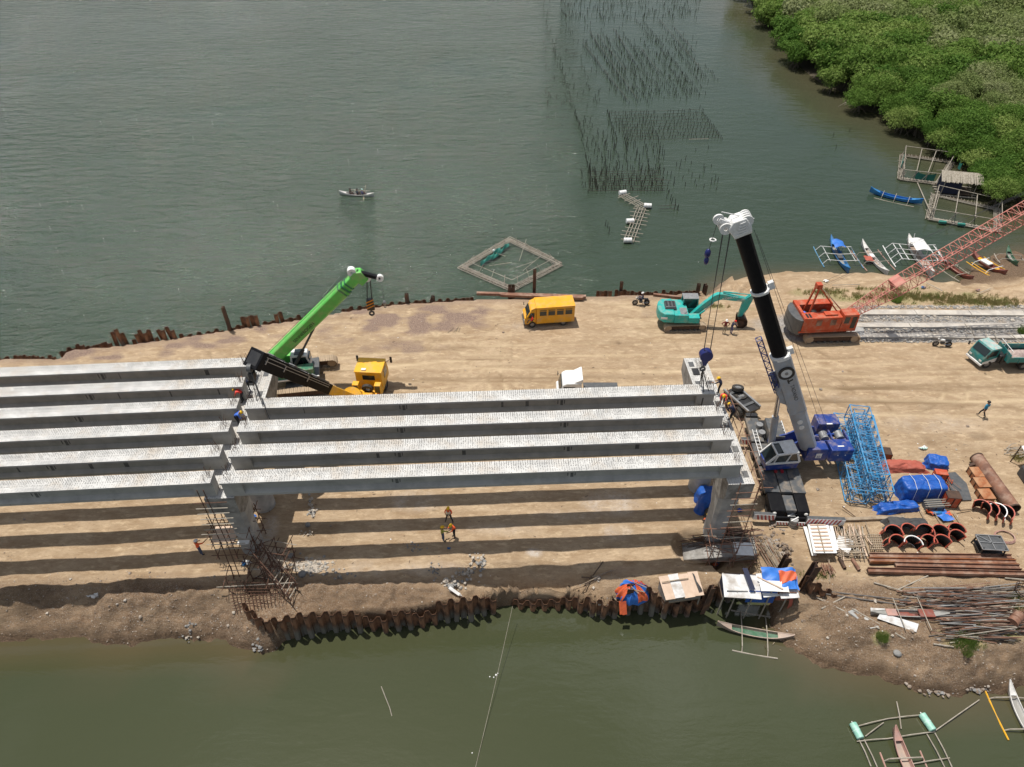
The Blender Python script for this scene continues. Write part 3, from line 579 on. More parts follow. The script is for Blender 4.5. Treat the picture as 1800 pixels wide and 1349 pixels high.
o = G(400, 1045, 0); scaffold('pier_scaffold', 'bare rusty pole scaffold on the bank below the left pier', V((o.x, o.y, 0)), .05, 4, 2, 2.6, 1.5, 1.2, (.7, 1.8), 5, [], lean=.12, zb=-.8)
# right pier
T = thing('access_ladder', 'rusty tube ladder with pale rungs on the end of the right pier', 'ladder', (pcR.x - .9, pcR.y - .85, 0), math.atan2(bu.y, bu.x))
for x in (.45, 1.75): MB().tube((x, -.1, -.6), (x, .1, 8.7), .035, 5).build('pole', M['rust_red'], T)
for i, z in enumerate(np.arange(1.0, 8.3, .62)): MB().tube((.2 + U(-.2, .1), 0, z), (1.95 + U(-.1, .1), .03, z), .03, 5).build('rung', M['rust_red' if i % 3 else 'bamboo'], T)
T = thing('guard_rail', 'long rusty handrail of tubes along the crane side of the right pier', 'railing', (0, 0, 0))
b0 = pcR + bu * 1.05
for z in (.2, 1.1): MB().tube(b0 + bv * -.6 + V((0, 0, z)), b0 + bv * 8.2 + V((0, 0, z)), .03, 5).build('rail', M['rust_red'], T)
for k in range(6): q = b0 + bv * (k * 1.6 - .4); MB().tube(q - V((0, 0, 1.6)), q + V((U(-.1, .1), 0, 1.35)), .03, 5).build('post', M['rust_red'], T); MB().tube(q + V((-.2, 0, .1)), q + V((.9, 0, .1)), .025, 5).build('ledger', M['rust_red'], T)
o = G(1246, 985, 0); scaffold('pier_scaffold', 'bamboo and tube scaffold with white board in front of the right pier foot', V((o.x, o.y, 0)), -.05, 3, 2, 3.2, 1.5, 1.4, (.8, 1.9, 2.8), 8, [(1.7, 3.0, -.2, .9, 1.95, 'white')], mat_='rust_red', lean=.1, zb=-.9)
# ditch wall: pale concrete footing beside the pit
T = tag(MB().beam(GT(1200, 975, .1), GT(1328, 966, .1), 1.5, .6).build('pile_footing', M['conc_dirty'], bev=.04), 'long pale concrete footing lying in the pit before the right pier', 'footing')
# loose bars and poles piled across the footing
T = thing('rebar_bundle', 'bundle of rusty bars laid over the concrete footing by the right pier', 'rebar bundle', (0, 0, 0))
for k in range(34):
    p = GT(U(1188, 1230), U(950, 976), U(.5, .7)); q = GT(U(1290, 1345), U(936, 962), U(.5, .8)); MB().tube(p, q, .028, 4).build('bar', M[rnd.choice(['rust_dark', 'rebar', 'rebar_grey', 'wood_dark'])], T)
T = thing('rebar_bundle', 'fan of pinkish poles leaning down into the pit right of the white board', 'rebar bundle', (0, 0, 0))
for k in range(15):
    x = 1322 + k * 2.2; MB().tube(GT(x, 958 + U(-4, 4), .55), GT(x + U(26, 34), 1000 + U(-4, 4), .1), .03, 4).build('bar', M[rnd.choice(['rust_red', 'wood', 'bamboo'])], T)
# ------------------------------------------------------------------ sheet piles
def pile_mesh(h, wdt=.42, dep=.17, t=.03):
    m = MB(); a = [(0, 0), (wdt * .24, 0), (wdt * .36, dep), (wdt * .88, dep), (wdt, 0)]
    a = [(0, 0), (wdt * .22, dep), (wdt * .78, dep), (wdt, 0)]
    out = [(x, y + t) for x, y in a][::-1]; m.prism(a + out, 'z', -h, 0); return m.mesh('pile', M['pile'], smooth=False)
pm = {h: pile_mesh(h) for h in (1.5, 3.6, 6.)}
def wall(lab, pts, hs, depth=3.6, seedv=0, jit=.06, gap=None, sidey=-1):
    "pts: pile tops along a polyline (world); hs(t, i) gives the height of the top of pile i"
    g = random.Random(seedv); T = thing('sheet_pile_wall', lab, 'sheet piles', (0, 0, 0)); i = 0
    d = 0.; seg = [(pts[k + 1] - pts[k]).length for k in range(len(pts) - 1)]; tot = sum(seg)
    while d < tot - .2:
        k = 0; r = d
        while r > seg[k]: r -= seg[k]; k += 1
        p = pts[k].lerp(pts[k + 1], r / seg[k]); a = yaw(pts[k], pts[k + 1]); h = hs(d / tot, i)
        if h is not None:
            flip = i % 2; o = inst('pile', pm[depth], T, (p.x, p.y, h), (g.uniform(-jit, jit), g.uniform(-jit, jit), a + (PI if flip else 0)))
            if flip: o.location = (p.x + math.cos(a) * .42 - math.sin(a) * .17 * 0, p.y + math.sin(a) * .42, h)
        d += .425; i += 1
    return T
def wp(lst, z): return [V(G(x, y, z)[:2] + (0,)) for x, y in lst]
gS = random.Random(4)
swall = wp([(443, 1100), (474, 1128), (530, 1117), (606, 1109), (668, 1108), (708, 1107), (760, 1096), (799, 1090), (828, 1086), (875, 1073)], WZ)
def hsA(t, i):
    base = .25 - .1 * math.sin(i * .7)
    if t < .12: return .9 - t
    if .12 <= t < .3: return .55 + .1 * ((i // 3) % 2)
    step = {0: .5, 1: .45, 2: -.35, 3: .5, 4: .35, 5: -.5, 6: .3, 7: -.6}[(i // 4) % 8]
    return step + gS.uniform(-.08, .08)
wall('rusted sheet pile wall with uneven tops along the lower shore, left part', swall, hsA, seedv=1)
swall2 = wp([(901, 1068), (940, 1071), (998, 1069), (1032, 1079), (1064, 1087), (1102, 1077), (1142, 1078), (1162, 1083), (1200, 1081), (1226, 1072), (1266, 1058), (1300, 1050)], WZ)
def hsB(t, i):
    if t < .30: return -1.15 + 1.0 * max(0, t - .12) / .18 * .6 + gS.uniform(-.1, .12)
    if t < .42: return -.1 + gS.uniform(-.08, .1)
    if .50 < t < .60: return 1.0 + gS.uniform(-.1, .2) - abs(t - .55) * 4
    return (-.25 if .66 < t < .84 else .1) + gS.uniform(-.1, .12)
wall('rusted sheet pile wall curving below the tarp heap and the hut', swall2, hsB, seedv=2)
wall('leaning dark sheet piles stepping down right of the long shack', wp([(1404, 1040), (1420, 1042), (1440, 1046), (1466, 1046)], 0), lambda t, i: 1.7 - 1.7 * t + .1 * (i % 2), depth=3.6, seedv=3, jit=.12)
def post(lab, px, py, h, wdt=1., z=0, lean=0.):
    p = G(px, py, z); T = thing('steel_post', lab, 'steel post', (p.x, p.y, max(-.6, tz(p.x, p.y)) if z == 0 else z), U(-.2, .2), 'rusty posts of driven sheet pile standing proud')
    for y in (-.17, .17): MB().beam((0, y * wdt, -1), (lean * h, y * wdt, h), .38 * wdt, .03, (0, 1, 0)).build('flange', M['rust'], T)
    MB().beam((0, 0, -1), (lean * h, 0, h), .03, .33 * wdt, (0, 1, 0)).build('web', M['rust_dark'], T)
post('tall rusty post on the shore left of the green crane', 405, 581, 2.9, .8); post('short rusty post on the shore right of the green crane hook', 716, 532, 1.7); post('stubby rusty post between the crane hook and the bamboo cage', 761, 528, 1.1)
post('tall rusty post in front of the diamond shaped bamboo cage', 939, 516, 3.6, .9); post('wide rusty stub at the lower corner of the bamboo cage', 899, 517, 1.6, 1.9)
post('rusty post behind the motorcycle rider', 1091, 514, 1.9, .9); post('left of two dark stubs behind the teal excavator', 1225, 519, 1.3); post('right of two dark stubs behind the teal excavator', 1237, 519, 1.2)
post('rusty post beside the grey hut on the lower wall', 1240, 1055, 2.2, .9, lean=.1); post('dark post rising behind the blue and orange tarps', 1368, 1008, 2.2, 1.1, lean=.08); post('thick dark post right of the long shack', 1408, 1035, 2.9, 1.3, lean=.12); post('dark post under the blue and orange tarp heap', 1103, 1050, 1.9, 1.2, lean=.05)
gN = random.Random(9)
def npiles(lab, pts, fn, seedv): wall(lab, wp(pts, 0), fn, depth=3.6, seedv=seedv, jit=.07)
npiles('low rusted sheet piles along the upper left shore', [(-120, 634), (0, 629), (60, 628), (100, 630)], lambda t, i: gN.uniform(-.1, .35), 11)
npiles('rusted sheet piles at the notch in the upper left shore', [(106, 623), (116, 614), (130, 611), (200, 604)], lambda t, i: gN.uniform(-.05, .3) if t < .3 or gN.random() < .5 else -.1, 12)
npiles('cluster of tall rusted sheet piles at the left end of the upper shore', [(202, 604), (228, 602)], lambda t, i: [1.3, 1.8, 1.1, 1.3, .7, .2][min(i, 5)], 13)
npiles('rusted sheet piles with broken tops on the upper left shore', [(232, 600), (275, 596)], lambda t, i: [.1, .9, 1.15, .95, 1.1, .3, .5, .4, .1][min(i, 8)], 14)
npiles('even block of rusted sheet piles on the upper left shore', [(280, 596), (311, 593)], lambda t, i: 1.0 + .12 * (i % 3), 15)
npiles('row of buried sheet pile tops between the block and the tall post', [(315, 592), (390, 581)], lambda t, i: gN.uniform(.0, .22), 16)
npiles('rusted sheet piles right of the tall post on the upper shore', [(400, 580), (428, 575)], lambda t, i: .15 + .05 * i, 17)
npiles('upright rusted sheet piles just left of the green boom', [(427, 575), (456, 571)], lambda t, i: 1.15 + .12 * (i % 2), 18)
npiles('low sheet pile tops behind the green crane boom', [(462, 569), (482, 566), (512, 561), (560, 553)], lambda t, i: 1. if 2 < i < 5 else gN.uniform(.05, .25), 19)
npiles('sheet pile tops along the upper shore behind the yellow truck', [(600, 546), (650, 539), (700, 533), (760, 529), (830, 524)], lambda t, i: gN.uniform(-.05, .22), 20)
npiles('dark sheet piles along the upper shore beside the motorcycle', [(1048, 518), (1078, 517)], lambda t, i: .35 + .15 * (i % 2), 21)
npiles('dark sheet pile tops on the upper shore either side of a post', [(1080, 517), (1105, 516)], lambda t, i: .4, 22)
npiles('sheet pile tops on the upper shore behind the excavator', [(1108, 517), (1160, 516), (1230, 514)], lambda t, i: gN.uniform(.05, .35), 23)
T = thing('steel_beam', 'long red-brown steel beams lying along the upper shore behind the yellow minibus', 'steel beam', (0, 0, 0))
for a, b in (((838, 516), (1030, 522)), ((880, 519), (1025, 524))):
    MB().beam(G(*a, .3), G(*b, .35), .35, .28).build('beam', M['rust_red'], T)
T = thing('steel_beam', 'rusty beam on the ground between the motorcycle and the excavator', 'steel beam', (0, 0, 0)); MB().beam(GT(1148, 520, .15), GT(1205, 527, .2), .25, .25).build('beam', M['rust_red'], T)
# ------------------------------------------------------------------ people
M['skin'] = mat('skin', (.28, .15, .09), .6); M['jean'] = mat('denim', (.05, .075, .14), .85, (.08, .11, .19), 8); M['dkpants'] = mat('dark_trousers', (.02, .022, .028), .85)
M['boot'] = mat('boots', (.03, .022, .018), .7); M['hair'] = mat('black_hair', (.012, .01, .01), .5); M['eye'] = mat('eye', (.01, .01, .01), .2)
for k_, c_ in (('hv_orange', (.95, .13, .03)), ('hv_red', (.85, .07, .05)), ('yellow', (.85, .52, .02)), ('navy', (.015, .02, .05)), ('teal', (.02, .22, .38)), ('maroon', (.18, .015, .02)), ('olive', (.35, .33, .06)), ('purple', (.09, .09, .22)), ('brownshirt', (.09, .045, .035)), ('khaki', (.30, .27, .2)), ('hblue', (.05, .15, .6)), ('red', (.75, .03, .02)), ('lime', (.55, .75, .1)), ('palegreen', (.5, .7, .62))):
    M[k_] = mat(k_ + '_cloth', c_, .75)
M['reflective'] = mat('reflective_tape', (.75, .78, .6), .35)
POSES = {
 'stand': {},
 'akimbo': dict(el=(-.42, .0, 1.18), er=(.42, .0, 1.18), wl=(-.2, .1, 1.0), wr=(.2, .1, 1.0)),
 'walk': dict(kl=(-.1, .18, .5), al=(-.1, .22, .12), tl=(-.11, .38, .06), kr=(.1, .02, .5), ar=(.1, -.28, .14), tr=(.11, -.14, .04), wl=(-.26, -.15, .92), wr=(.26, .2, .95)),
 'straddle': dict(kl=(-.19, .05, .5), al=(-.27, 0, .09), tl=(-.3, .15, .03), kr=(.19, .05, .5), ar=(.27, 0, .09), tr=(.3, .15, .03), wl=(-.12, .3, 1.1), wr=(.12, .3, 1.12), el=(-.27, .05, 1.15), er=(.27, .05, 1.15)),
 'bend': dict(pe=(0, -.12, .9), ch=(0, .12, 1.14), nk=(0, .27, 1.2), hd=(0, .37, 1.24), ht=(0, .47, 1.27), sl=(-.18, .22, 1.17), sr=(.18, .22, 1.17), el=(-.22, .32, .9), er=(.22, .32, .9), wl=(-.12, .45, .72), wr=(.12, .45, .72), hl=(-.09, -.1, .88), hr=(.09, -.1, .88)),
 'lean': dict(pe=(0, -.1, .93), ch=(0, .06, 1.24), nk=(0, .15, 1.37), hd=(0, .2, 1.47), ht=(0, .25, 1.58), sl=(-.18, .12, 1.33), sr=(.18, .12, 1.33), el=(-.25, .3, 1.12), er=(.25, .25, 1.1), wl=(-.16, .52, 1.05), wr=(.14, .48, 1.0)),
 'reach': dict(er=(.3, .25, 1.28), wr=(.3, .5, 1.3), el=(-.3, .1, 1.16), wl=(-.28, .33, 1.05)),
 'sit': dict(pe=(0, 0, .12), ch=(0, .02, .48), nk=(0, .04, .64), hd=(0, .07, .78), ht=(0, .08, .89), sl=(-.18, .03, .59), sr=(.18, .03, .59), el=(-.27, .1, .33), er=(.27, .1, .33), wl=(-.2, .34, .32), wr=(.2, .34, .32), hl=(-.1, .02, .11), hr=(.1, .02, .11), kl=(-.14, .42, .3), kr=(.14, .42, .3), al=(-.12, .5, -.05), ar=(.12, .5, -.05), tl=(-.12, .64, -.08), tr=(.12, .64, -.08)),
}
BASE = dict(pe=(0, 0, .95), ch=(0, 0, 1.27), nk=(0, 0, 1.45), hd=(0, .02, 1.57), ht=(0, .02, 1.68), sl=(-.18, 0, 1.39), sr=(.18, 0, 1.39), el=(-.25, -.02, 1.12), er=(.25, -.02, 1.12), wl=(-.26, .06, .88), wr=(.26, .06, .88),
            hl=(-.09, 0, .9), hr=(.09, 0, .9), kl=(-.1, .03, .5), kr=(.1, .03, .5), al=(-.1, 0, .09), ar=(.1, 0, .09), tl=(-.12, .16, .035), tr=(.12, .16, .035))
EDG = [('pe', 'ch'), ('ch', 'nk'), ('nk', 'hd'), ('hd', 'ht'), ('ch', 'sl'), ('ch', 'sr'), ('sl', 'el'), ('sr', 'er'), ('el', 'wl'), ('er', 'wr'), ('pe', 'hl'), ('pe', 'hr'), ('hl', 'kl'), ('hr', 'kr'), ('kl', 'al'), ('kr', 'ar'), ('al', 'tl'), ('ar', 'tr')]
RAD = dict(pe=(.15, .12), ch=(.17, .12), nk=(.062, .062), hd=(.085, .10), ht=(.075, .085), sl=(.07, .07), sr=(.07, .07), el=(.046, .046), er=(.046, .046), wl=(.032, .028), wr=(.032, .028), hl=(.10, .10), hr=(.10, .10), kl=(.062, .062), kr=(.062, .062), al=(.042, .045), ar=(.042, .045), tl=(.04, .025), tr=(.04, .025))
_bodyc = {}
def body_mesh(pose):
    if pose in _bodyc: return _bodyc[pose]
    J = {**BASE, **POSES[pose]}; ks = list(J); me = bpy.data.meshes.new('skel'); me.from_pydata([J[k] for k in ks], [(ks.index(a), ks.index(b)) for a, b in EDG], []); o = bpy.data.objects.new('skel', me); C.objects.link(o)
    sk = o.modifiers.new('s', 'SKIN'); sk.use_smooth_shade = True; sk.branch_smoothing = .4
    for i, k in enumerate(ks): me.skin_vertices[0].data[i].radius = RAD[k]; me.skin_vertices[0].data[i].use_root = (k == 'pe')
    o.modifiers.new('d', 'SUBSURF').levels = 1; o.modifiers['d'].render_levels = 1
    dg = bpy.context.evaluated_depsgraph_get(); dg.update(); ev = o.evaluated_get(dg); em = ev.to_mesh()
    vs = [tuple(v.co) for v in em.vertices]; fs = [tuple(p.vertices) for p in em.polygons]; ev.to_mesh_clear(); bpy.data.objects.remove(o); bpy.data.meshes.remove(me)
    seg = [(V(J[a]), V(J[b]), a, b) for a, b in EDG]; fm = []
    for f in fs:
        c = sum((V(vs[i]) for i in f), V()) / len(f); best = None
        for a, b, ka, kb in seg:
            t = max(0, min(1, (c - a).dot(b - a) / (b - a).length_squared)); d = (c - a.lerp(b, t)).length
            if best is None or d < best[0]: best = (d, ka, kb, t)
        _, ka, kb, t = best
        if kb in ('hd', 'ht'): k = 0
        elif ka == 'ch' and kb == 'nk' and t > .8: k = 0
        elif ka in ('pe',) and kb in ('hl', 'hr') or ka in ('hl', 'hr', 'kl', 'kr'): k = 2
        elif ka in ('al', 'ar'): k = 3
        elif ka in ('el', 'er') and t > .45: k = 0
        elif ka == 'pe' and t < .12: k = 2
        else: k = 1
        fm.append(k)
    _bodyc[pose] = (J, vs, fs, fm); return _bodyc[pose]
def person(label, loc, rz, pose='stand', shirt='hv_orange', pants='dkpants', hat='yellow', s=1.0, group=None, tape=False, cat='person'):
    J, vs, fs, fm = body_mesh(pose); T = thing('person', label, cat, loc, rz, group); T.scale = (s,) * 3
    m = MB(); m.v = list(vs); m.f = list(fs); m.m = list(fm)
    for e, w_ in (('el', 'wl'), ('er', 'wr')):       # palm and five fingers
        a, b = V(J[e]), V(J[w_]); d = (b - a).normalized(); sd = d.cross(V((0, 1, 0))); sd = (sd if sd.length > .2 else d.cross(V((1, 0, 0)))).normalized(); m.k = 0
        m.beam(b - d * .01, b + d * .085, .075, .028, sd.cross(d))
        for i, l in enumerate((.055, .07, .075, .068)):
            q = b + d * .08 + sd * (.027 - .018 * i) * (1 if w_ == 'wl' else -1); q2 = q + d * l * .55; m.tube(q, q2, .009, 5); m.tube(q2, q2 + (d + V((0, .5, -.4))).normalized() * l * .5, .008, 5)
        q = b + d * .02 + sd * .035; m.tube(q, q + (d + sd).normalized() * .05, .011, 5)
    hd = V(J['hd']); up = (V(J['ht']) - V(J['nk'])).normalized(); fw = V((0, 1, 0)) - up * up.y; fw.normalize(); rt = fw.cross(up)
    m.k = 0; m.tube(hd + fw * .075 + up * .02, hd + fw * .115 - up * .01, .008, 5, .016)
    for sx in (-1, 1): m.ball(hd + rt * sx * .088, .012, .025, .032, 6, 4)
    m.k = 4
    for sx in (-1, 1): m.ball(hd + rt * sx * .033 + fw * .09 + up * .03, .012, nu=6, nv=4)
    m.k = 5; m.tube(hd + fw * .094 - up * .045 - rt * .025, hd + fw * .094 - up * .045 + rt * .025, .006, 4)
    m.build('body', [M['skin'], M[shirt], M[pants], M['boot'], M['eye'], M['maroon']], T)
    Rm = Matrix((rt, fw, up)).transposed()
    c = hd + up * .045
    if hat:
        hm = MB(); hm.surf(lambda u, v: c + Rm @ V((.118 * math.cos(6.2832 * u) * math.cos(v * 1.5), .14 * math.sin(6.2832 * u) * math.cos(v * 1.5), .115 * math.sin(v * 1.5) + .012)), 14, 5)
        hm.prism([(.13 * math.cos(t * PI / 8), .155 * math.sin(t * PI / 8) + .025) for t in range(16)], 'z', .0, .012, Matrix.Translation(c) @ Rm.to_4x4()); hm.beam(c + Rm @ V((0, -.12, .1)), c + Rm @ V((0, .12, .1)), .03, .05)
        hm.build('hard_hat' if hat != 'hair' else 'hair', M[hat], T)
    if tape:
        tm = MB(); ch, pe = V(J['ch']), V(J['pe'])
        for q in (.45, .85): tm.ring(pe.lerp(ch, q), (ch - pe), .185, .12, .05, 12)
        for sx in (-1, 1): tm.tube(V(J['sl' if sx < 0 else 'sr']) + V((-sx * .06, .1, .03)), pe.lerp(ch, .5) + V((sx * .1, .15, 0)), .02, 5); tm.tube(V(J['sl' if sx < 0 else 'sr']) + V((-sx * .06, -.1, .03)), pe.lerp(ch, .5) + V((sx * .1, -.14, 0)), .02, 5)
        tm.build('reflective_tape', M['reflective'], T)
    return T
def P3(label, px, py, ang, z=None, **k):
    p = GT(px, py) if z is None else G(px, py, z); return person(label, p, R(ang), **k)
P3('worker in red-orange vest and dark trousers, farthest of the three standing under the bridge', 790, 917, 170, pose='straddle', shirt='hv_orange', tape=True, s=1.02)
P3('worker in orange vest, middle one of the three standing under the bridge', 799, 944, 120, pose='lean', shirt='hv_orange', s=1.02)
P3('worker in olive shirt and jeans, nearest of the three standing under the bridge', 779, 951, -60, pose='reach', shirt='olive', pants='jean', s=1.02)
P3('worker in orange vest, jeans and white helmet beside the left pier scaffold', 355, 976, -30, pose='reach', shirt='hv_orange', pants='jean', hat='white', s=1.05)
P3('worker in teal shirt walking alone on the sand road', 1724, 733, 20, pose='walk', shirt='teal', hat='hair', s=1.08)
P3('person in maroon shirt with white helmet, hands on hips before the teal excavator', 1272, 586, 175, pose='akimbo', shirt='maroon', pants='khaki', hat='white', s=1.0)
P3('person in dark blue shirt bending towards the excavator bucket', 1284, 587, -70, pose='lean', shirt='navy', pants='purple', hat='red', s=1.0)
P3('worker in dark clothes and yellow helmet leaning over the pier top below the blue hook', 1262, 693, 60, z=ZC, pose='lean', shirt='navy', hat='yellow')
P3('worker in red vest and yellow helmet crouching on the right pier', 1268, 712, 160, z=ZC + .2, pose='bend', shirt='hv_red', pants='jean')
P3('worker in navy shirt and yellow helmet on the right pier beside the black crane deck', 1284, 738, 40, z=ZC, pose='bend', shirt='navy', pants='dkpants', tape=False)
P3('worker in black climbing below the black boom tip at the rear of the left pier', 438, 688, 60, z=ZC, pose='bend', shirt='navy', hat=None)
P3('worker with yellow helmet and red sleeves at the rear of the left pier', 428, 707, 90, z=ZC, pose='bend', shirt='hv_red')
P3('worker with yellow helmet and maroon clothes, middle one on the left pier', 422, 729, 180, z=ZC, pose='bend', shirt='maroon')
P3('worker with yellow helmet and blue sleeves, front one on the left pier', 421, 747, -90, z=ZC, pose='bend', shirt='hblue')
P3('worker with yellow helmet bending beside the red formwork at the right pier foot', 1246, 930, 30, pose='bend', shirt='navy')
# ------------------------------------------------------------------ paints and vehicle kit
for k_, c_, r_ in (('y_bus', (.82, .40, .014), .35), ('y_truck', (.84, .44, .014), .35), ('teal_mc', (.02, .42, .38), .4), ('red_mc', (.50, .07, .022), .5), ('g_crane', (.13, .55, .10), .35), ('g_dark', (.03, .17, .09), .4), ('b_crane', (.010, .042, .24), .35), ('grey_boom', (.40, .43, .47), .3), ('teal_trk', (.018, .21, .205), .45), ('b_lat', (.05, .30, .58), .5), ('r_lat', (.56, .20, .16), .6), ('dgrey', (.085, .09, .095), .5), ('stripe_r', (.42, .015, .03), .4), ('headl', (.75, .75, .72), .15), ('amber', (.7, .25, .02), .3), ('sandtrk', (.42, .32, .22), .9), ('boomblk', (.012, .012, .014), .3)):
    M[k_] = mat(k_ + '_paint', c_, r_, tuple(x * .82 for x in c_), 1.4, rvar=.2, bump=.03, c3=tuple(x * .58 + y * .42 for x, y in zip(c_, (.40, .31, .22))), sc3=1.7)
_wm = {}
def wheel(T, x, y, z, r, wd, side=1, name='wheel'):
    key = (round(r, 2), round(wd, 2), side)
    if key not in _wm:
        a = MB(); a.ring((0, 0, 0), 'y', r, r * .58, wd, 20)
        for i in range(20): t = 2 * PI * i / 20; a.beam((r * math.cos(t), -wd * .45, r * math.sin(t)), (r * math.cos(t), wd * .45, r * math.sin(t)), .03, .03)
        b = MB(); b.tube((0, -wd * .3, 0), (0, wd * .3, 0), r * .585, 14); b.tube((0, side * wd * .3, 0), (0, side * wd * .42, 0), r * .22, 10)
        for i in range(6): t = 2 * PI * i / 6; b.tube((r * .38 * math.cos(t), side * wd * .3, r * .38 * math.sin(t)), (r * .38 * math.cos(t), side * wd * .36, r * .38 * math.sin(t)), r * .05, 6)
        _wm[key] = (a.mesh('tyre', M['rubber']), b.mesh('rim', M['steel']))
    o = bpy.data.objects.new(name, _wm[key][0]); C.objects.link(o); o.parent = T; o.location = (x, y, z)
    inst('rim', _wm[key][1], o); return o
def crawler(T, yc, L, h, wd, matn='sandtrk', nsh=34, x0=0.):
    "one track: shoes round a stadium path, frame, idler, sprocket and rollers"
    r = h / 2; m = MB(); st = L - h; per = 2 * st + 2 * PI * r
    for i in range(nsh):
        s = per * i / nsh
        if s < st: p, n = V((-st / 2 + s, 0, h)), V((0, 0, 1))
        elif s < st + PI * r: t = PI / 2 - (s - st) / r; p = V((st / 2 + r * math.cos(t), 0, r + r * math.sin(t))); n = V((math.cos(t), 0, math.sin(t)))
        elif s < 2 * st + PI * r: p, n = V((st / 2 - (s - st - PI * r), 0, 0)), V((0, 0, -1))
        else: t = -PI / 2 - (s - 2 * st - PI * r) / r; p = V((-st / 2 + r * math.cos(t), 0, r + r * math.sin(t))); n = V((math.cos(t), 0, math.sin(t)))
        p += V((x0, yc, 0)); q = p - n * .05; m.beam(q - V((0, wd / 2, 0)), q + V((0, wd / 2, 0)), per / nsh * .9, .05, n); m.beam(p - V((0, wd / 2, 0)), p + V((0, wd / 2, 0)), .03, .04, n)
    o = m.build('track', M[matn], T, smooth=False)
    f = MB(); f.beam((x0 - st / 2, yc, r), (x0 + st / 2, yc, r), wd * .45, h * .38)
    f.build('track_frame', M['rust_dark'], o)
    for xx, rr in ((-st / 2, r * .78), (st / 2, r * .78)): MB().tube((x0 + xx, yc - wd * .3, r), (x0 + xx, yc + wd * .3, r), rr, 14).build('idler', M['sandtrk'], o)
    for k in range(7): xx = -st / 2 + st * (k + .5) / 7; MB().tube((x0 + xx, yc - wd * .3, r * .38), (x0 + xx, yc + wd * .3, r * .38), r * .26, 10).build('roller', M['dkgrey'], o)
    return o
def lattice(T, p, q, wd, hd, bays, r, rb, mname, up=(0, 0, 1), taper0=1., taper1=1.):
    "four chords with zigzag bracing between p and q, every chord and brace a part"
    p, q = V(p), V(q); d = (q - p).normalized(); a = d.cross(V(up)).normalized(); b = a.cross(d)
    def pt(t, i, tt): w_ = (taper0 + (taper1 - taper0) * tt); return p.lerp(q, t) + a * (wd / 2 * w_ * (-1 if i in (0, 3) else 1)) + b * (hd / 2 * w_ * (-1 if i < 2 else 1))
    for i in range(4): MB().tube(pt(0, i, 0), pt(1, i, 1), r, 6).build('chord', M[mname], T)
    for f in range(4):
        m = MB(); i, j = f, (f + 1) % 4
        for k in range(bays):
            t0, t1 = k / bays, (k + 1) / bays; m.tube(pt(t0, i, t0), pt((t0 + t1) / 2, j, (t0 + t1) / 2), rb, 4, caps=False); m.tube(pt((t0 + t1) / 2, j, (t0 + t1) / 2), pt(t1, i, t1), rb, 4, caps=False)
            m.tube(pt(t1, i, t1), pt(t1, j, t1), rb, 4, caps=False)
        m.build('bracing', M[mname], T, kind='stuff')
    for t in (0, 1):
        m = MB()
        for i in range(4): m.tube(pt(t, i, t), pt(t, (i + 1) % 4, t), r * .9, 5)
        m.build('end_frame', M[mname], T)
def lookM(p, q, up=(0, 0, 1)):
    "local x along p->q, z as near to up as it gets"
    d = (V(q) - V(p)).normalized(); y = V(up).cross(d).normalized(); z = d.cross(y)
    m = Matrix((d, y, z)).transposed().to_4x4(); m.translation = V(p); return m
def place(a, b, side=0.):
    "midpoint of two ground points, heading from a to b"
    r_ = yaw(a, b); n = V((-math.sin(r_), math.cos(r_), 0)); c = (V(a) + V(b)) / 2 + n * side; c.z = tz(c.x, c.y); return c, r_
M['boomblk'] = mat('black_boom_paint', (.008, .008, .010), .5, (.012, .012, .013), 3, spec=.1)
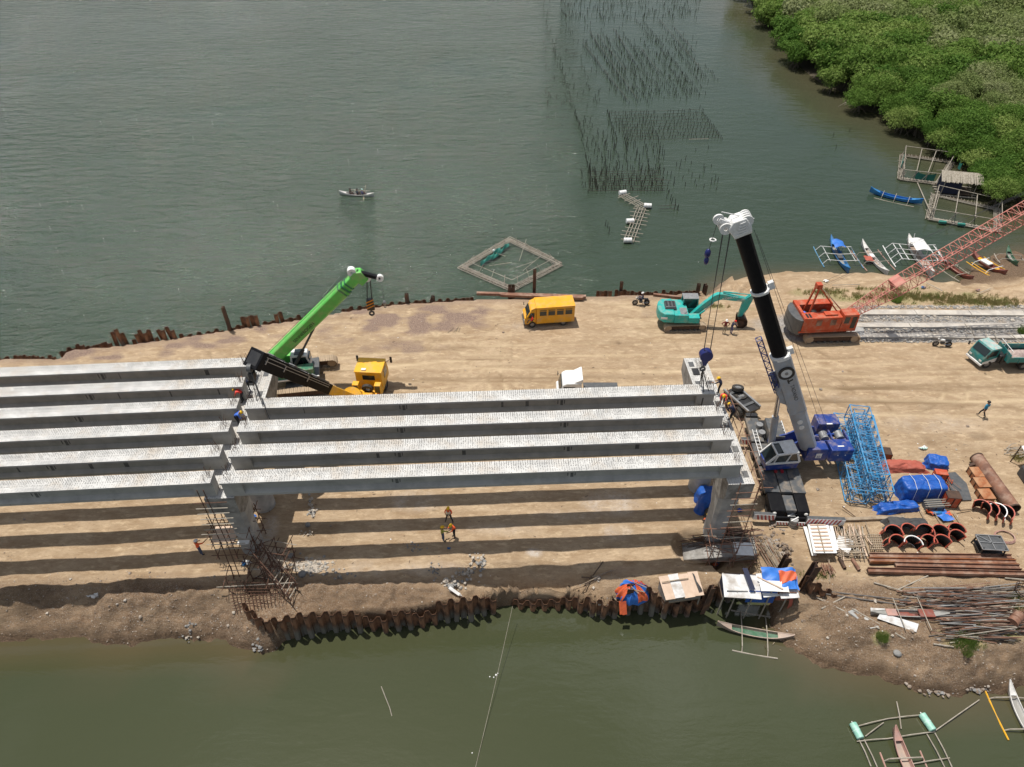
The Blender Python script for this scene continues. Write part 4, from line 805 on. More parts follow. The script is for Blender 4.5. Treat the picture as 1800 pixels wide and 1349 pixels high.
# ------------------------------------------------------------------ yellow minibus
def minibus():
    c, rz = place(GT(1007, 572), GT(924, 578), -.95); T = thing('minibus', 'yellow minibus with open side windows parked on the sand facing left', 'minibus', c, rz); L = 2.55
    b = MB(); b.prism([(-L, .45), (1.35, .45), (1.35, 2.38), (-L, 2.38)], 'y', -.92, .92)
    b.build('body', M['y_bus'], T, bev=.05)
    b = MB(); b.prism([(1.36, .42), (L - .03, .42), (L, 1.15), (L - .25, 1.35), (L - .62, 2.02), (1.36, 2.28)], 'y', -.84, .84); b.build('cab', M['y_bus'], T, bev=.05)
    b = MB(); b.prism([(-L - .03, 2.38), (1.38, 2.38), (1.38, 2.44), (-L - .03, 2.44)], 'y', -.95, .95); b.prism([(1.39, 2.3), (1.9, 2.12), (1.9, 2.17), (1.39, 2.42)], 'y', -.86, .86); b.build('roof', M['y_bus'], T, bev=.02)
    for s in (-1, 1):
        for k in range(4):
            x0 = -2.3 + k * .87; f = MB().box(x0, x0 + .74, s * .922 - .01, s * .922 + .01, 1.42, 2.16).build('window', M['glass'], T)
            fm = MB(); fm.beam((x0, s * .94, 1.42), (x0 + .74, s * .94, 1.42), .03, .04); fm.beam((x0, s * .94, 2.16), (x0 + .74, s * .94, 2.16), .03, .04); fm.beam((x0, s * .94, 2.0), (x0 + .74, s * .94, 2.0), .02, .05)
            for xx in (x0, x0 + .74): fm.beam((xx, s * .94, 1.4), (xx, s * .94, 2.18), .05, .03)
            fm.build('frame', M['y_bus'], f)
        d = MB().prism([(1.5, .55), (2.28, .55), (2.3, 1.2), (2.2, 1.3), (1.95, 1.85), (1.5, 1.85)], 'y', s * .845 - .01, s * .845 + .012).build('door', M['y_bus'], T)
        MB().prism([(1.55, 1.22), (2.2, 1.22), (1.93, 1.8), (1.55, 1.8)], 'y', s * .86 - .008, s * .86 + .008).build('window', M['black'], d); MB().box(1.55, 1.68, s * .87 - .015, s * .87 + .015, 1.02, 1.06).build('handle', M['black'], d)
        m_ = MB(); m_.tube((2.25, s * .85, 1.6), (2.4, s * 1.12, 1.65), .02, 5); m_.box(2.36, 2.42, s * 1.12 - .07, s * 1.12 + .07, 1.5, 1.82); m_.build('mirror', M['black'], T)
        MB().box(L - .02, L + .02, s * .62 - .12, s * .62 + .12, .72, .9).build('headlight', M['headl'], T)
        MB().box(-L - .03, -L, s * .75 - .07, s * .75 + .07, .7, .95).build('tail_light', M['red'], T)
        for x in (1.75, -1.45): wheel(T, x, s * .78, .36, .36, .24, s)
        MB().box(-2.6, -.2, s * .935 - .006, s * .935 + .006, .5, .58).build('skirt', M['y_truck'], T)
    wsm = Matrix.Translation((L - .42, 0, 1.7)) @ Matrix.Rotation(R(-29), 4, 'Y'); MB().box(-.012, .03, -.72, .72, -.32, .30, wsm).build('windscreen', M['glass'], T)
    MB().box(L - .02, L + .08, -.88, .88, .36, .52).build('bumper', M['dkgrey'], T); MB().box(L - .02, L + .02, -.4, .4, .68, .95).build('grille', M['black'], T)
    MB().box(-2.3, 2.2, -.4, .4, .3, .46).build('chassis', M['black'], T)
    return T, c, rz
busT, bc, brz = minibus()
q = Matrix.Translation(bc) @ Matrix.Rotation(brz, 4, 'Z') @ V((1.72, .62, .72)); person('driver in a red shirt leaning at the open window of the yellow minibus', q + V((0, -.28, .1)), brz - PI / 2, 'sit', 'red', 'dkpants', 'hair')
# ------------------------------------------------------------------ motorcycles
def motorcycle(lab, c, rz, col):
    T = thing('motorcycle', lab, 'motorcycle', c, rz)
    for x in (.62, -.62): wheel(T, x, 0, .3, .3, .1, 1)
    f = MB(); f.tube((.6, .07, .3), (.42, .07, .9), .025, 5); f.tube((.6, -.07, .3), (.42, -.07, .9), .025, 5); f.build('fork', M['steel'], T)
    f = MB(); f.tube((.42, 0, .85), (-.1, 0, .42), .035, 5); f.tube((-.1, 0, .42), (-.62, .06, .3), .03, 5); f.tube((.4, 0, .8), (-.55, 0, .72), .03, 5); f.build('frame', M['black'], T)
    MB().ball((.12, 0, .76), .28, .13, .13, 10, 6).build('fuel_tank', M[col], T); MB().box(-.15, .2, -.13, .13, .3, .58).build('engine', M['dkgrey'], T, bev=.03)
    MB().box(-.75, -.05, -.12, .12, .72, .82, tx=.05, ty=.03).build('seat', M['black'], T, bev=.02); MB().tube((.4, -.36, 1.02), (.4, .36, 1.02), .018, 6).build('handlebar', M['steel'], T)
    MB().ball((.55, 0, .9), .08, .1, .1, 8, 5).build('headlight', M['headl'], T); MB().tube((-.1, .14, .3), (-.75, .16, .4), .04, 6).build('exhaust', M['chrome'], T)
    MB().surf(lambda u, v: (-.62 + .36 * math.cos(.5 + u * 2.2), -.07 + .14 * v, .3 + .36 * math.sin(.5 + u * 2.2)), 8, 1).build('mudguard', M[col], T)
    return T
p = GT(1126, 536); motorcycle('dark motorcycle ridden along the upper shore', p, PI, 'navy'); person('motorcycle rider in navy clothes with white helmet', (p.x - .05 + .2, p.y, p.z + .72), PI / 2, 'sit', 'navy', 'jean', 'white', .95)
p = GT(1654, 609); motorcycle('white and black scooter parked beside the grey rubble', p, PI * .97, 'white')
# ------------------------------------------------------------------ teal excavator
def excavator():
    a, b = GT(1166, 582), GT(1240, 580); c, rz = place(a, b, 1.15); T = thing('excavator', 'teal tracked excavator reaching right with its bucket on the sand', 'excavator', c, rz)
    crawler(T, -1.15, 4.3, .85, .6); crawler(T, 1.15, 4.3, .85, .6)
    MB().box(-.9, .9, -.8, .8, .35, .85).build('undercarriage', M['rust_dark'], T); MB().tube((0, 0, .8), (0, 0, 1.05), .65, 20).build('slew_ring', M['black'], T)
    a_ = R(-4); S = Matrix.Rotation(a_, 4, 'Z')
    h = MB(); h.prism([(-2.6, -.9), (-2.75, -.4), (-2.75, .4), (-2.6, .9), (-2.2, 1.35), (-1.2, 1.4), (-1.2, -1.4), (-2.2, -1.35)], 'z', 1.1, 2.15, S); h.build('counterweight', M['teal_mc'], T, bev=.08)
    h = MB(); h.box(-1.19, .2, -1.38, 1.38, 1.08, 2.05, S); h.build('engine_house', M['teal_mc'], T, bev=.05)
    h = MB(); h.box(-2.1, -.9, -.55, .75, 2.16, 2.42, S, tx=.1, ty=.1); h.build('engine_cover', M['dkgrey'], T, bev=.05)
    for k in range(3): MB().box(-2.0 + k * .35, -1.8 + k * .35, -.3, .5, 2.425, 2.45, S).build('vent', M['black'], T)
    h = MB(); h.box(.21, 1.35, -1.38, -.55, 1.08, 1.75, S); h.build('tool_box', M['teal_mc'], T, bev=.05)
    MB().box(-.6, .1, -1.2, -.1, 2.055, 2.075, S).build('walkway', M['steel'], T)
    m = MB(); m.box(-.2, 1.45, .42, 1.36, 1.06, 1.6, S); cabp = m.build('cab', M['teal_mc'], T, bev=.04)
    m = MB()
    for x, y in ((-.15, .47), (1.4, .47), (-.15, 1.31), (1.25, 1.31)): m.beam(S @ V((x, y, 1.6)), S @ V((x * .92, y, 2.75)), .09, .09)
    m.build('cab_frame', M['teal_mc'], cabp); MB().box(-.22, 1.38, .4, 1.38, 2.75, 2.86, S).build('cab_roof', M['steel'], cabp, bev=.03)
    m = MB(); m.box(-.1, 1.3, .5, 1.28, 1.6, 2.7, S); m.build('glass', M['glass'], cabp)
    m = MB().box(.1, .7, .6, 1.1, 1.6, 2.1, S)
    for s in (-.6, .0, .5): pass
    # boom in the plane y=0 of the house
    bm = [(.6, 1.35), (1.5, 2.6), (2.55, 3.75), (2.9, 3.95), (3.4, 3.95), (5.85, 3.42), (6.0, 3.2), (5.8, 3.05), (3.3, 3.3), (2.75, 3.05), (1.9, 2.15), (1.0, 1.2)]
    o = MB().prism([(x, z) for x, z in bm], 'y', -.38, .06, S).build('boom', M['teal_mc'], T, bev=.04)
    text('lettering', 'KOBELCO', .34, o, M['white'], S @ Matrix.Translation((4.15, -.40, 3.55)) @ Matrix.Rotation(R(-11), 4, 'Y') @ Matrix.Rotation(R(90), 4, 'X'))
    text('lettering', 'GEOSPEC', .2, o, M['white'], S @ Matrix.Translation((5.25, -.40, 3.31)) @ Matrix.Rotation(R(-11), 4, 'Y') @ Matrix.Rotation(R(90), 4, 'X'))
    m = MB(); m.tube(S @ V((3.4, -.16, 4.1)), S @ V((4.9, -.16, 3.95)), .09, 8); m.tube(S @ V((4.9, -.16, 3.95)), S @ V((6.3, -.16, 3.8)), .05, 8); m.build('arm_cylinder', M['teal_mc'], T)
    for s in (-.5, .2):
        m = MB(); m.tube(S @ V((1.1, s, 1.3)), S @ V((1.9, s, 2.1)), .1, 8); m.build('boom_cylinder', M['teal_mc'], T); MB().tube(S @ V((1.9, s, 2.1)), S @ V((2.6, s, 2.95)), .055, 8).build('piston_rod', M['chrome'], T)
    am = [(5.55, 3.3), (6.2, 3.9), (6.45, 3.95), (6.4, 3.1), (5.75, 1.15), (5.5, 1.05), (5.4, 1.2)]
    MB().prism(am, 'y', -.34, .02, S).build('arm', M['teal_mc'], T, bev=.03)
    MB().tube(S @ V((6.5, -.16, 3.6)), S @ V((6.15, -.16, 2.0)), .07, 8).build('bucket_cylinder', M['teal_mc'], T); MB().tube(S @ V((6.15, -.16, 2.0)), S @ V((5.98, -.16, 1.2)), .045, 6).build('piston_rod', M['chrome'], T)
    bk = [(5.4, 1.25), (5.95, 1.3), (6.35, .95), (6.4, .45), (6.05, .08), (5.6, .0), (5.45, .18), (5.85, .3), (6.1, .6), (5.95, .95), (5.5, .95)]
    m = MB(); m.prism(bk, 'y', -.72, .4, S)
    for y in (-.72, .36): m.prism([(5.4, 1.25), (5.95, 1.3), (6.35, .95), (6.4, .45), (6.05, .08), (5.5, .05), (5.4, .9)], 'y', y, y + .04, S)
    bo = m.build('bucket', M['rust_dark'], T, smooth=False)
    for k in range(5): MB().prism([(5.62, .02), (5.4, .2), (5.35, .22), (5.5, -.05)], 'y', -.7 + k * .25, -.62 + k * .25, S).build('tooth', M['steel'], bo)
    MB().box(-2.55, -1.9, -1.405, -1.39, 1.55, 1.8, S).build('lettering_plate', M['white'], T)
    for y in (-1.1, 1.1): MB().tube(S @ V((-.2, y, 2.1)), S @ V((.1, y, 2.4)), .02, 5).build('handrail', M['black'], T)
excavator()
# ------------------------------------------------------------------ red crawler crane with lattice boom
def red_crane():
    a, b = GT(1412, 604), GT(1508, 602); c, rz = place(a, b, 1.75); T = thing('crawler_crane', 'red crawler crane with long pale red lattice boom over the boats', 'crawler crane', c, rz)
    crawler(T, -1.6, 5.5, 1.0, .75, nsh=44); crawler(T, 1.6, 5.5, 1.0, .75, nsh=44)
    MB().box(-1.5, 1.5, -1.2, 1.2, .4, 1.05).build('car_body', M['rust_dark'], T); MB().tube((0, 0, 1.0), (0, 0, 1.25), .95, 20).build('slew_ring', M['black'], T)
    S = Matrix.Rotation(R(2), 4, 'Z') @ Matrix.Translation((-.95, 0, .1))
    MB().box(-2.7, 3.0, -1.6, 1.6, 1.22, 1.42, S).build('deck', M['red_mc'], T)
    MB().prism([(-2.75, -1.55), (-3.15, -1.1), (-3.35, -.4), (-3.35, .4), (-3.15, 1.1), (-2.75, 1.55), (-2.5, 1.55), (-2.5, -1.55)], 'z', .95, 2.7, S).build('counterweight', M['dkgrey'], T, bev=.04)
    for y0, y1 in ((-1.6, -.55), (.75, 1.6)):
        MB().box(-2.49, 1.3, y0, y1, 1.43, 2.95, S).build('engine_house', M['red_mc'], T, bev=.04)
    MB().box(-2.49, -2.2, -.54, .74, 1.43, 2.95, S).build('rear_wall', M['red_mc'], T)
    for x in (-1.2, .2): MB().box(x, x + .55, -1.63, -1.605, 2.05, 2.7, S).build('door', M['rust_red'], T)
    for x in (-2.2, -1.9): MB().box(x, x + .2, -1.45, -.8, 2.96, 2.97, S).build('vent', M['black'], T)
    MB().box(-.35, .9, -1.3, -.7, 2.96, 3.12, S).build('hatch', M['red_mc'], T, bev=.02)
    cb = MB().box(1.31, 3.0, -1.62, -.5, 1.43, 3.2, S, tx=.1).build('cab', M['red_mc'], T, bev=.04)
    MB().box(1.55, 2.05, -1.635, -1.6, 2.2, 2.95, S).build('window', M['glass'], cb); MB().box(2.3, 2.75, -1.64, -1.55, 1.6, 2.95, S).build('door', M['black'], cb); MB().box(2.93, 3.0, -1.4, -.7, 2.2, 2.9, S).build('windscreen', M['glass'], cb)
    for x, r in ((-.6, .42), (.5, .42)):
        MB().tube(S @ V((x, -.45, 1.95)), S @ V((x, .65, 1.95)), r, 16).build('winch_drum', M['black'], T)
    MB().box(-1.9, -1.3, -.3, .5, 1.43, 2.3, S).build('engine', M['dkgrey'], T, bev=.05); MB().box(-2.15, -1.95, -.45, -.2, 2.5, 2.85, S).build('jerry_can', M['hblue'], T)
    ap = V((-1.25, .1, 5.6))
    for y in (-.5, .7):
        MB().beam(S @ V((-1.7, y, 1.5)), S @ (ap + V((0, (y - .1) * .5, 0))), .14, .14).build('gantry_leg', M['red_mc'], T); MB().beam(S @ V((2.0, y, 1.9)), S @ (ap + V((.1, (y - .1) * .5, -.1))), .12, .12).build('gantry_strut', M['red_mc'], T)
        MB().tube(S @ V((2.2, y * .8, 2.3)), S @ (ap + V((.15, (y - .1) * .4, 0))), .035, 5).build('pendant', M['chrome'], T)
    MB().box(-.25, .3, -.3, .3, -.25, .25, S @ Matrix.Translation(ap)).build('gantry_head', M['red_mc'], T, bev=.04)
    Ti = (Matrix.Translation(c) @ Matrix.Rotation(rz, 4, 'Z')).inverted()
    foot = Ti @ G(1492, 552, 2.6); tip0 = D(1800, 374, 59.5); d = (tip0 - G(1492, 552, 2.6)); far = Ti @ (tip0 + d * .55); mid = foot.lerp(Ti @ tip0, .27)
    for s in (-.55, .55): MB().beam(S @ V((2.3, s + .1, 1.7)), foot + V((0, s, 0)), .2, .2).build('boom_foot', M['r_lat'], T)
    bt = thing('lattice_boom', None, None); bt.parent = T; del_ = [bt.pop(k) for k in list(bt.keys())]
    lattice(bt, foot, mid, 1.35, 1.3, 7, .05, .024, 'r_lat', taper0=.55); lattice(bt, mid, far, 1.35, 1.3, 24, .052, .026, 'r_lat')
    pl = MB(); dd = (far - mid).normalized(); sd = dd.cross(V((0, 0, 1))).normalized(); upv = sd.cross(dd)
    pl.beam(mid + upv * .68, mid + dd * .9 + upv * .68, 1.3, .04, upv); pl.beam(mid - sd * .69 , mid + dd * .9 - sd * .69, .04, 1.3, upv); pl.build('joint_plate', M['r_lat'], T)
    for s in (-.25, .25): MB().tube(S @ ap + V((0, s, 0)), far + upv * .8 + sd * s, .018, 4).build('pendant_rope', M['cable'], T)
    MB().tube(S @ ap + V((.3, 0, -.3)), far + upv * .7, .012, 4).build('hoist_rope', M['cable'], T)
red_crane()
# ------------------------------------------------------------------ teal tipper truck
def tipper():
    fr, rr = GT(1713, 651), GT(1800, 655); T0, rz = place(rr, fr, 0); rz = PI; c = V((fr.x + .2, fr.y + .95, tz(fr.x, fr.y))); L = 6.2
    T = thing('tipper_truck', 'faded teal tipper truck with open bed turning out at the right edge', 'truck', c, rz)
    cbr = Matrix.Rotation(R(17), 4, 'Z')       # local x=0 at the front, bed runs to -x
    cabm = MB(); cabm.prism([(-1.6, .62), (.0, .62), (.06, 1.05), (-.05, 1.35), (-.42, 2.15), (-1.6, 2.15)], 'y', -.88, .88, cbr); cab = cabm.build('cab', M['teal_trk'], T, bev=.06)
    MB().box(-1.58, -.5, -.84, .84, 2.16, 2.2, cbr).build('cab_roof', mat('faded_roof', (.35, .52, .48), .6, (.12, .35, .33), 2.5, c3=(.5, .42, .38), sc3=3), cab)
    W_ = cbr @ Matrix.Translation((-.23, 0, 1.76)) @ Matrix.Rotation(R(-25), 4, 'Y'); MB().box(-.01, .035, -.76, .76, -.37, .36, W_).build('windscreen', M['glass'], cab)
    for s in (-1, 1):
        MB().prism([(-1.3, 1.35), (-.2, 1.35), (-.5, 2.02), (-1.3, 2.02)], 'y', s * .885 - .01, s * .885 + .01, cbr).build('side_window', M['glass'], cab)
        MB().prism([(-1.6, .6), (.03, .6), (.03, .85), (-1.6, 1.1)], 'y', s * .89 - .01, s * .89 + .012, cbr).build('lower_panel', M['white'], cab)
        MB().box(.03, .08, s * .6 - .14, s * .6 + .14, .8, .98, cbr).build('headlight', M['headl'], cab)
        m = MB(); m.tube(cbr @ V((-.1, s * .88, 1.7)), cbr @ V((.15, s * 1.15, 1.75)), .02, 5); m.box(.1, .16, s * 1.15 - .08, s * 1.15 + .08, 1.55, 1.95, cbr); m.build('mirror', M['black'], cab)
        wheel(T, *(cbr @ V((-.75, s * .78, .4))), .4, .24, s); wheel(T, -4.3, s * .78, .42, .42, .26, s); wheel(T, -4.3, s * .5, .42, .42, .22, s)
    MB().box(.0, .14, -.92, .92, .42, .62, cbr).build('bumper', M['white'], T, bev=.02); MB().box(-6., -.4, -.4, .4, .5, .72).build('chassis', M['black'], T)
    MB().box(-2.25, -1.75, -.7, .7, .6, 1.5).build('engine_bay', M['black'], T, bev=.05); MB().tube((-2.0, .8, .6), (-2.0, .8, 1.9), .06, 8).build('exhaust', M['black'], T)
    MB().box(-6.3, -2.45, -1.05, 1.05, .95, 1.05).build('bed_floor', M['black'], T)
    for s in (-1, 1):
        bs = MB().box(-6.3, -2.45, s * 1.05 - .04, s * 1.05 + .04, 1.06, 1.62).build('bed_side', M['teal_trk'], T, bev=.015)
        for x in np.arange(-6.2, -2.4, .93): MB().box(x, x + .08, s * 1.1 - .03, s * 1.1 + .03, 1.0, 1.64).build('rib', M['teal_trk'], bs)
    MB().box(-2.44, -2.38, -1.08, 1.08, .95, 1.9).build('headboard', M['teal_trk'], T)
    for y in (-.9, -.3, .3, .9): MB().tube((-2.4, y, 1.9), (-2.4, y, 2.3), .03, 5).build('rack_post', M['white'], T)
    MB().tube((-2.4, -1.0, 2.3), (-2.4, 1.0, 2.3), .03, 5).build('rack_rail', M['white'], T)
    g = random.Random(3); m = MB().surf(lambda u, v: (-5.4 + 2.3 * u, -.75 + 1.4 * v, 1.08 + .42 * math.sin(PI * u) * math.sin(PI * v) + g.uniform(0, .05)), 14, 8); m.build('sand_load', mat('load_sand', (.45, .36, .32), .95, (.3, .22, .2), 4, bump=.5), T)
tipper()
# ------------------------------------------------------------------ white truck seen behind the girder
p = GT(1000, 700); T = thing('white_truck', 'white truck cab showing behind the rear girder of the right span', 'truck', (p.x, p.y, p.z), PI)
MB().prism([(-.95, .5), (1.15, .5), (1.2, 1.2), (.95, 1.35), (.72, 2.35), (.4, 2.55), (-.95, 2.62)], 'y', -.95, .95).build('cab', M['white'], T, bev=.09)
MB().prism([(-1.0, 2.55), (-.3, 2.6), (-.95, 3.0), (-1.05, 3.0)], 'y', -.9, .9).build('wind_deflector', M['white'], T, bev=.05)
MB().box(-.02, .03, -.8, .8, -.42, .42, Matrix.Translation((.88, 0, 1.86)) @ Matrix.Rotation(R(-13), 4, 'Y')).build('windscreen', M['glass'], T)
for s in (-1, 1):
    MB().prism([(-.4, 1.4), (.75, 1.4), (.62, 2.2), (-.4, 2.2)], 'y', s * .955 - .01, s * .955 + .01).build('side_window', M['glass'], T); wheel(T, .4, s * .8, .42, .42, .25, s); wheel(T, -3.2, s * .8, .42, .42, .25, s)
    m = MB(); m.tube((.8, s * .95, 1.9), (1.05, s * 1.25, 1.95), .02, 5); m.box(1.0, 1.06, s * 1.25 - .09, s * 1.25 + .09, 1.7, 2.1); m.build('mirror', M['black'], T)
MB().box(-4.2, .9, -.4, .4, .55, .8).build('chassis', M['black'], T); MB().box(-4.4, -1.3, -1.0, 1.0, .85, 1.0).build('flat_bed', M['dkgrey'], T)
# ------------------------------------------------------------------ yellow truck crane whose black boom crosses the left pier
def truck_crane():
    c = GT(652, 706) + V((0, .9, 0)); rz = R(86); T = thing('truck_crane', 'yellow truck crane with black telescopic boom reaching to the left pier', 'truck crane', c, rz)
    cb = MB(); cb.prism([(-.2, .75), (2.15, .75), (2.2, 1.5), (1.75, 2.75), (-.2, 2.85)], 'y', -1.2, 1.2); cab = cb.build('cab', M['y_truck'], T, bev=.06)
    MB().box(-.3, 1.75, -1.24, 1.24, 2.86, 2.95, tx=.03).build('cab_roof', M['y_truck'], cab, bev=.03); MB().box(-.222, -.2, -.55, .55, 2.0, 2.5).build('rear_window', M['glass'], cab)
    MB().box(-.02, .03, -1.05, 1.05, -.5, .5, Matrix.Translation((1.98, 0, 2.15)) @ Matrix.Rotation(R(-19), 4, 'Y')).build('windscreen', M['glass'], cab)
    for s in (-1, 1):
        d = MB().prism([(.45, .85), (1.6, .85), (1.65, 1.5), (1.45, 2.6), (.45, 2.6)], 'y', s * 1.205 - .01, s * 1.205 + .015).build('door', M['y_truck'], cab); MB().prism([(.55, 1.65), (1.55, 1.65), (1.4, 2.5), (.55, 2.5)], 'y', s * 1.23 - .008, s * 1.23 + .008).build('window', M['glass'], d)
        bx = MB().box(-1.3, -.75, s * .98 - .28, s * .98 + .28, 1.45, 2.3).build('side_box', M['y_truck'], T, bev=.04); MB().box(-1.34, -1.3, s * .98 - .22, s * .98 + .22, 1.5, 2.2).build('box_opening', M['black'], bx)
        m = MB(); m.tube((1.7, s * 1.2, 2.5), (2.2, s * 1.55, 2.55), .025, 5); m.box(2.15, 2.22, s * 1.55 - .1, s * 1.55 + .1, 2.1, 2.75); m.build('mirror', M['black'], T)
        wheel(T, .9, s * 1.05, .52, .52, .3, s); wheel(T, -3., s * 1.05, .52, .52, .3, s); wheel(T, -4.2, s * 1.05, .52, .52, .3, s)
        MB().box(-1.4, -.3, s * 1.15 - .04, s * 1.15 + .04, .8, 1.4).build('side_skirt', M['y_truck'], T)
    MB().box(-5.4, 2.0, -.5, .5, .6, .95).build('chassis', M['dkgrey'], T); MB().box(-5.2, -.4, -1.2, 1.2, 1.0, 1.12).build('deck', M['y_truck'], T); MB().box(-.1, .15, .2, .6, 2.96, 3.05).build('beacon', M['white'], T)
    MB().ring((-.95, 0, 1.65), V((1, 0, .25)), .5, .27, .26, 20).build('spare_wheel', M['rubber'], T); MB().box(-1.9, -1.25, -.75, .75, 1.13, 1.55, tx=.15, ty=.25).build('boom_cradle', M['y_bus'], T, bev=.04)
    Ti = (Matrix.Translation(c) @ Matrix.Rotation(rz, 4, 'Z')).inverted()
    b0 = Ti @ (G(610, 697, 2.4)); tip = Ti @ D(449, 631, 38.6); MB().tube(Ti @ (G(622, 700, 1.1)), Ti @ G(618, 698, 1.9), .9, 18).build('turntable', M['y_truck'], T)
    Lm = lookM(b0, tip); LL_ = (tip - b0).length
    for (x0, x1, w_, h_, mm, nm) in ((-.6, LL_ * .32, .68, .8, 'y_truck', 'boom_base'), (LL_ * .25, LL_ * .56, .85, .9, 'boomblk', 'boom_section'), (LL_ * .5, LL_ * .8, 1.0, 1.04, 'boomblk', 'boom_section'), (LL_ * .76, LL_, 1.14, 1.18, 'boomblk', 'boom_section')):
        o = bpy.data.objects.new(nm, MB().box(x0, x1, -w_ / 2, w_ / 2, -h_ / 2, h_ / 2, Lm).mesh(nm, M[mm], False)); C.objects.link(o); o.parent = T; bv_ = o.modifiers.new('b', 'BEVEL'); bv_.width = .06; bv_.segments = 2
    for x0, x1, yy in ((LL_ * .3, LL_ * .55, .46), (LL_ * .55, LL_ * .8, .53), (LL_ * .8, LL_ * .98, .60)):
        [MB().beam(Lm @ V((x0, s_ * (yy + .05), z_)), Lm @ V((x1, s_ * (yy + .05), z_)), .05, .05).build('hose_rail', M['steel'], T) for s_ in (-1, 1) for z_ in (.15, yy * .7)]; [MB().box(x1 - .22, x1 - .12, s_ * (yy + .05) - .04, s_ * (yy + .05) + .04, -.1, .42, Lm).build('hose_clamp', M['steel'], T) for s_ in (-1, 1)]
        MB().beam(Lm @ V((x1, -.5, yy)), Lm @ V((x1, .5, yy)), .12, .14).build('collar', M['steel'], T)
        MB().tube(Lm @ V((x0, .35, yy + .06)), Lm @ V((x1 - .2, .35, yy + .06)), .05, 6).build('hose', M['dkgrey'], T); MB().box((x0 + x1) / 2 - .15, (x0 + x1) / 2 + .15, -.3, .3, yy, yy + .16, Lm).build('hose_bracket', M['steel'], T)
        for q_ in range(3): MB().box(x0 + .3 + q_ * .6, x0 + .5 + q_ * .6, -yy - .04, -yy * .9, -.35, -.1, Lm).build('side_cleat', M['dkgrey'], T)
    m = MB(); m.box(LL_ - .35, LL_ + .2, -.66, .66, -.72, .68, Lm); m.build('boom_head', M['boomblk'], T, bev=.05); MB().box(LL_ + .2, LL_ + .215, -.48, .48, -.48, .48, Lm).build('head_opening', M['black'], T)
    sh = Lm @ V((LL_ + .1, 0, -.75)); MB().ring(sh, V((0, 1, 0)), .32, .1, .3, 16).build('sheave', M['dkgrey'], T)
    for k, e in enumerate(((474, 737), (463, 716), (452, 706))):
        g_ = Ti @ G(*e, ZG - .2 if k == 0 else ZG); MB().path([sh, sh.lerp(g_, .5) + V((0, 0, -.08)), g_], .03, 5).build('sling', M['black'], T)
    MB().box(-.25, .25, -.2, .2, -.5, .15, Matrix.Translation(sh + V((0, 0, -.5)))).build('hook_block', M['black'], T, bev=.05)
truck_crane()
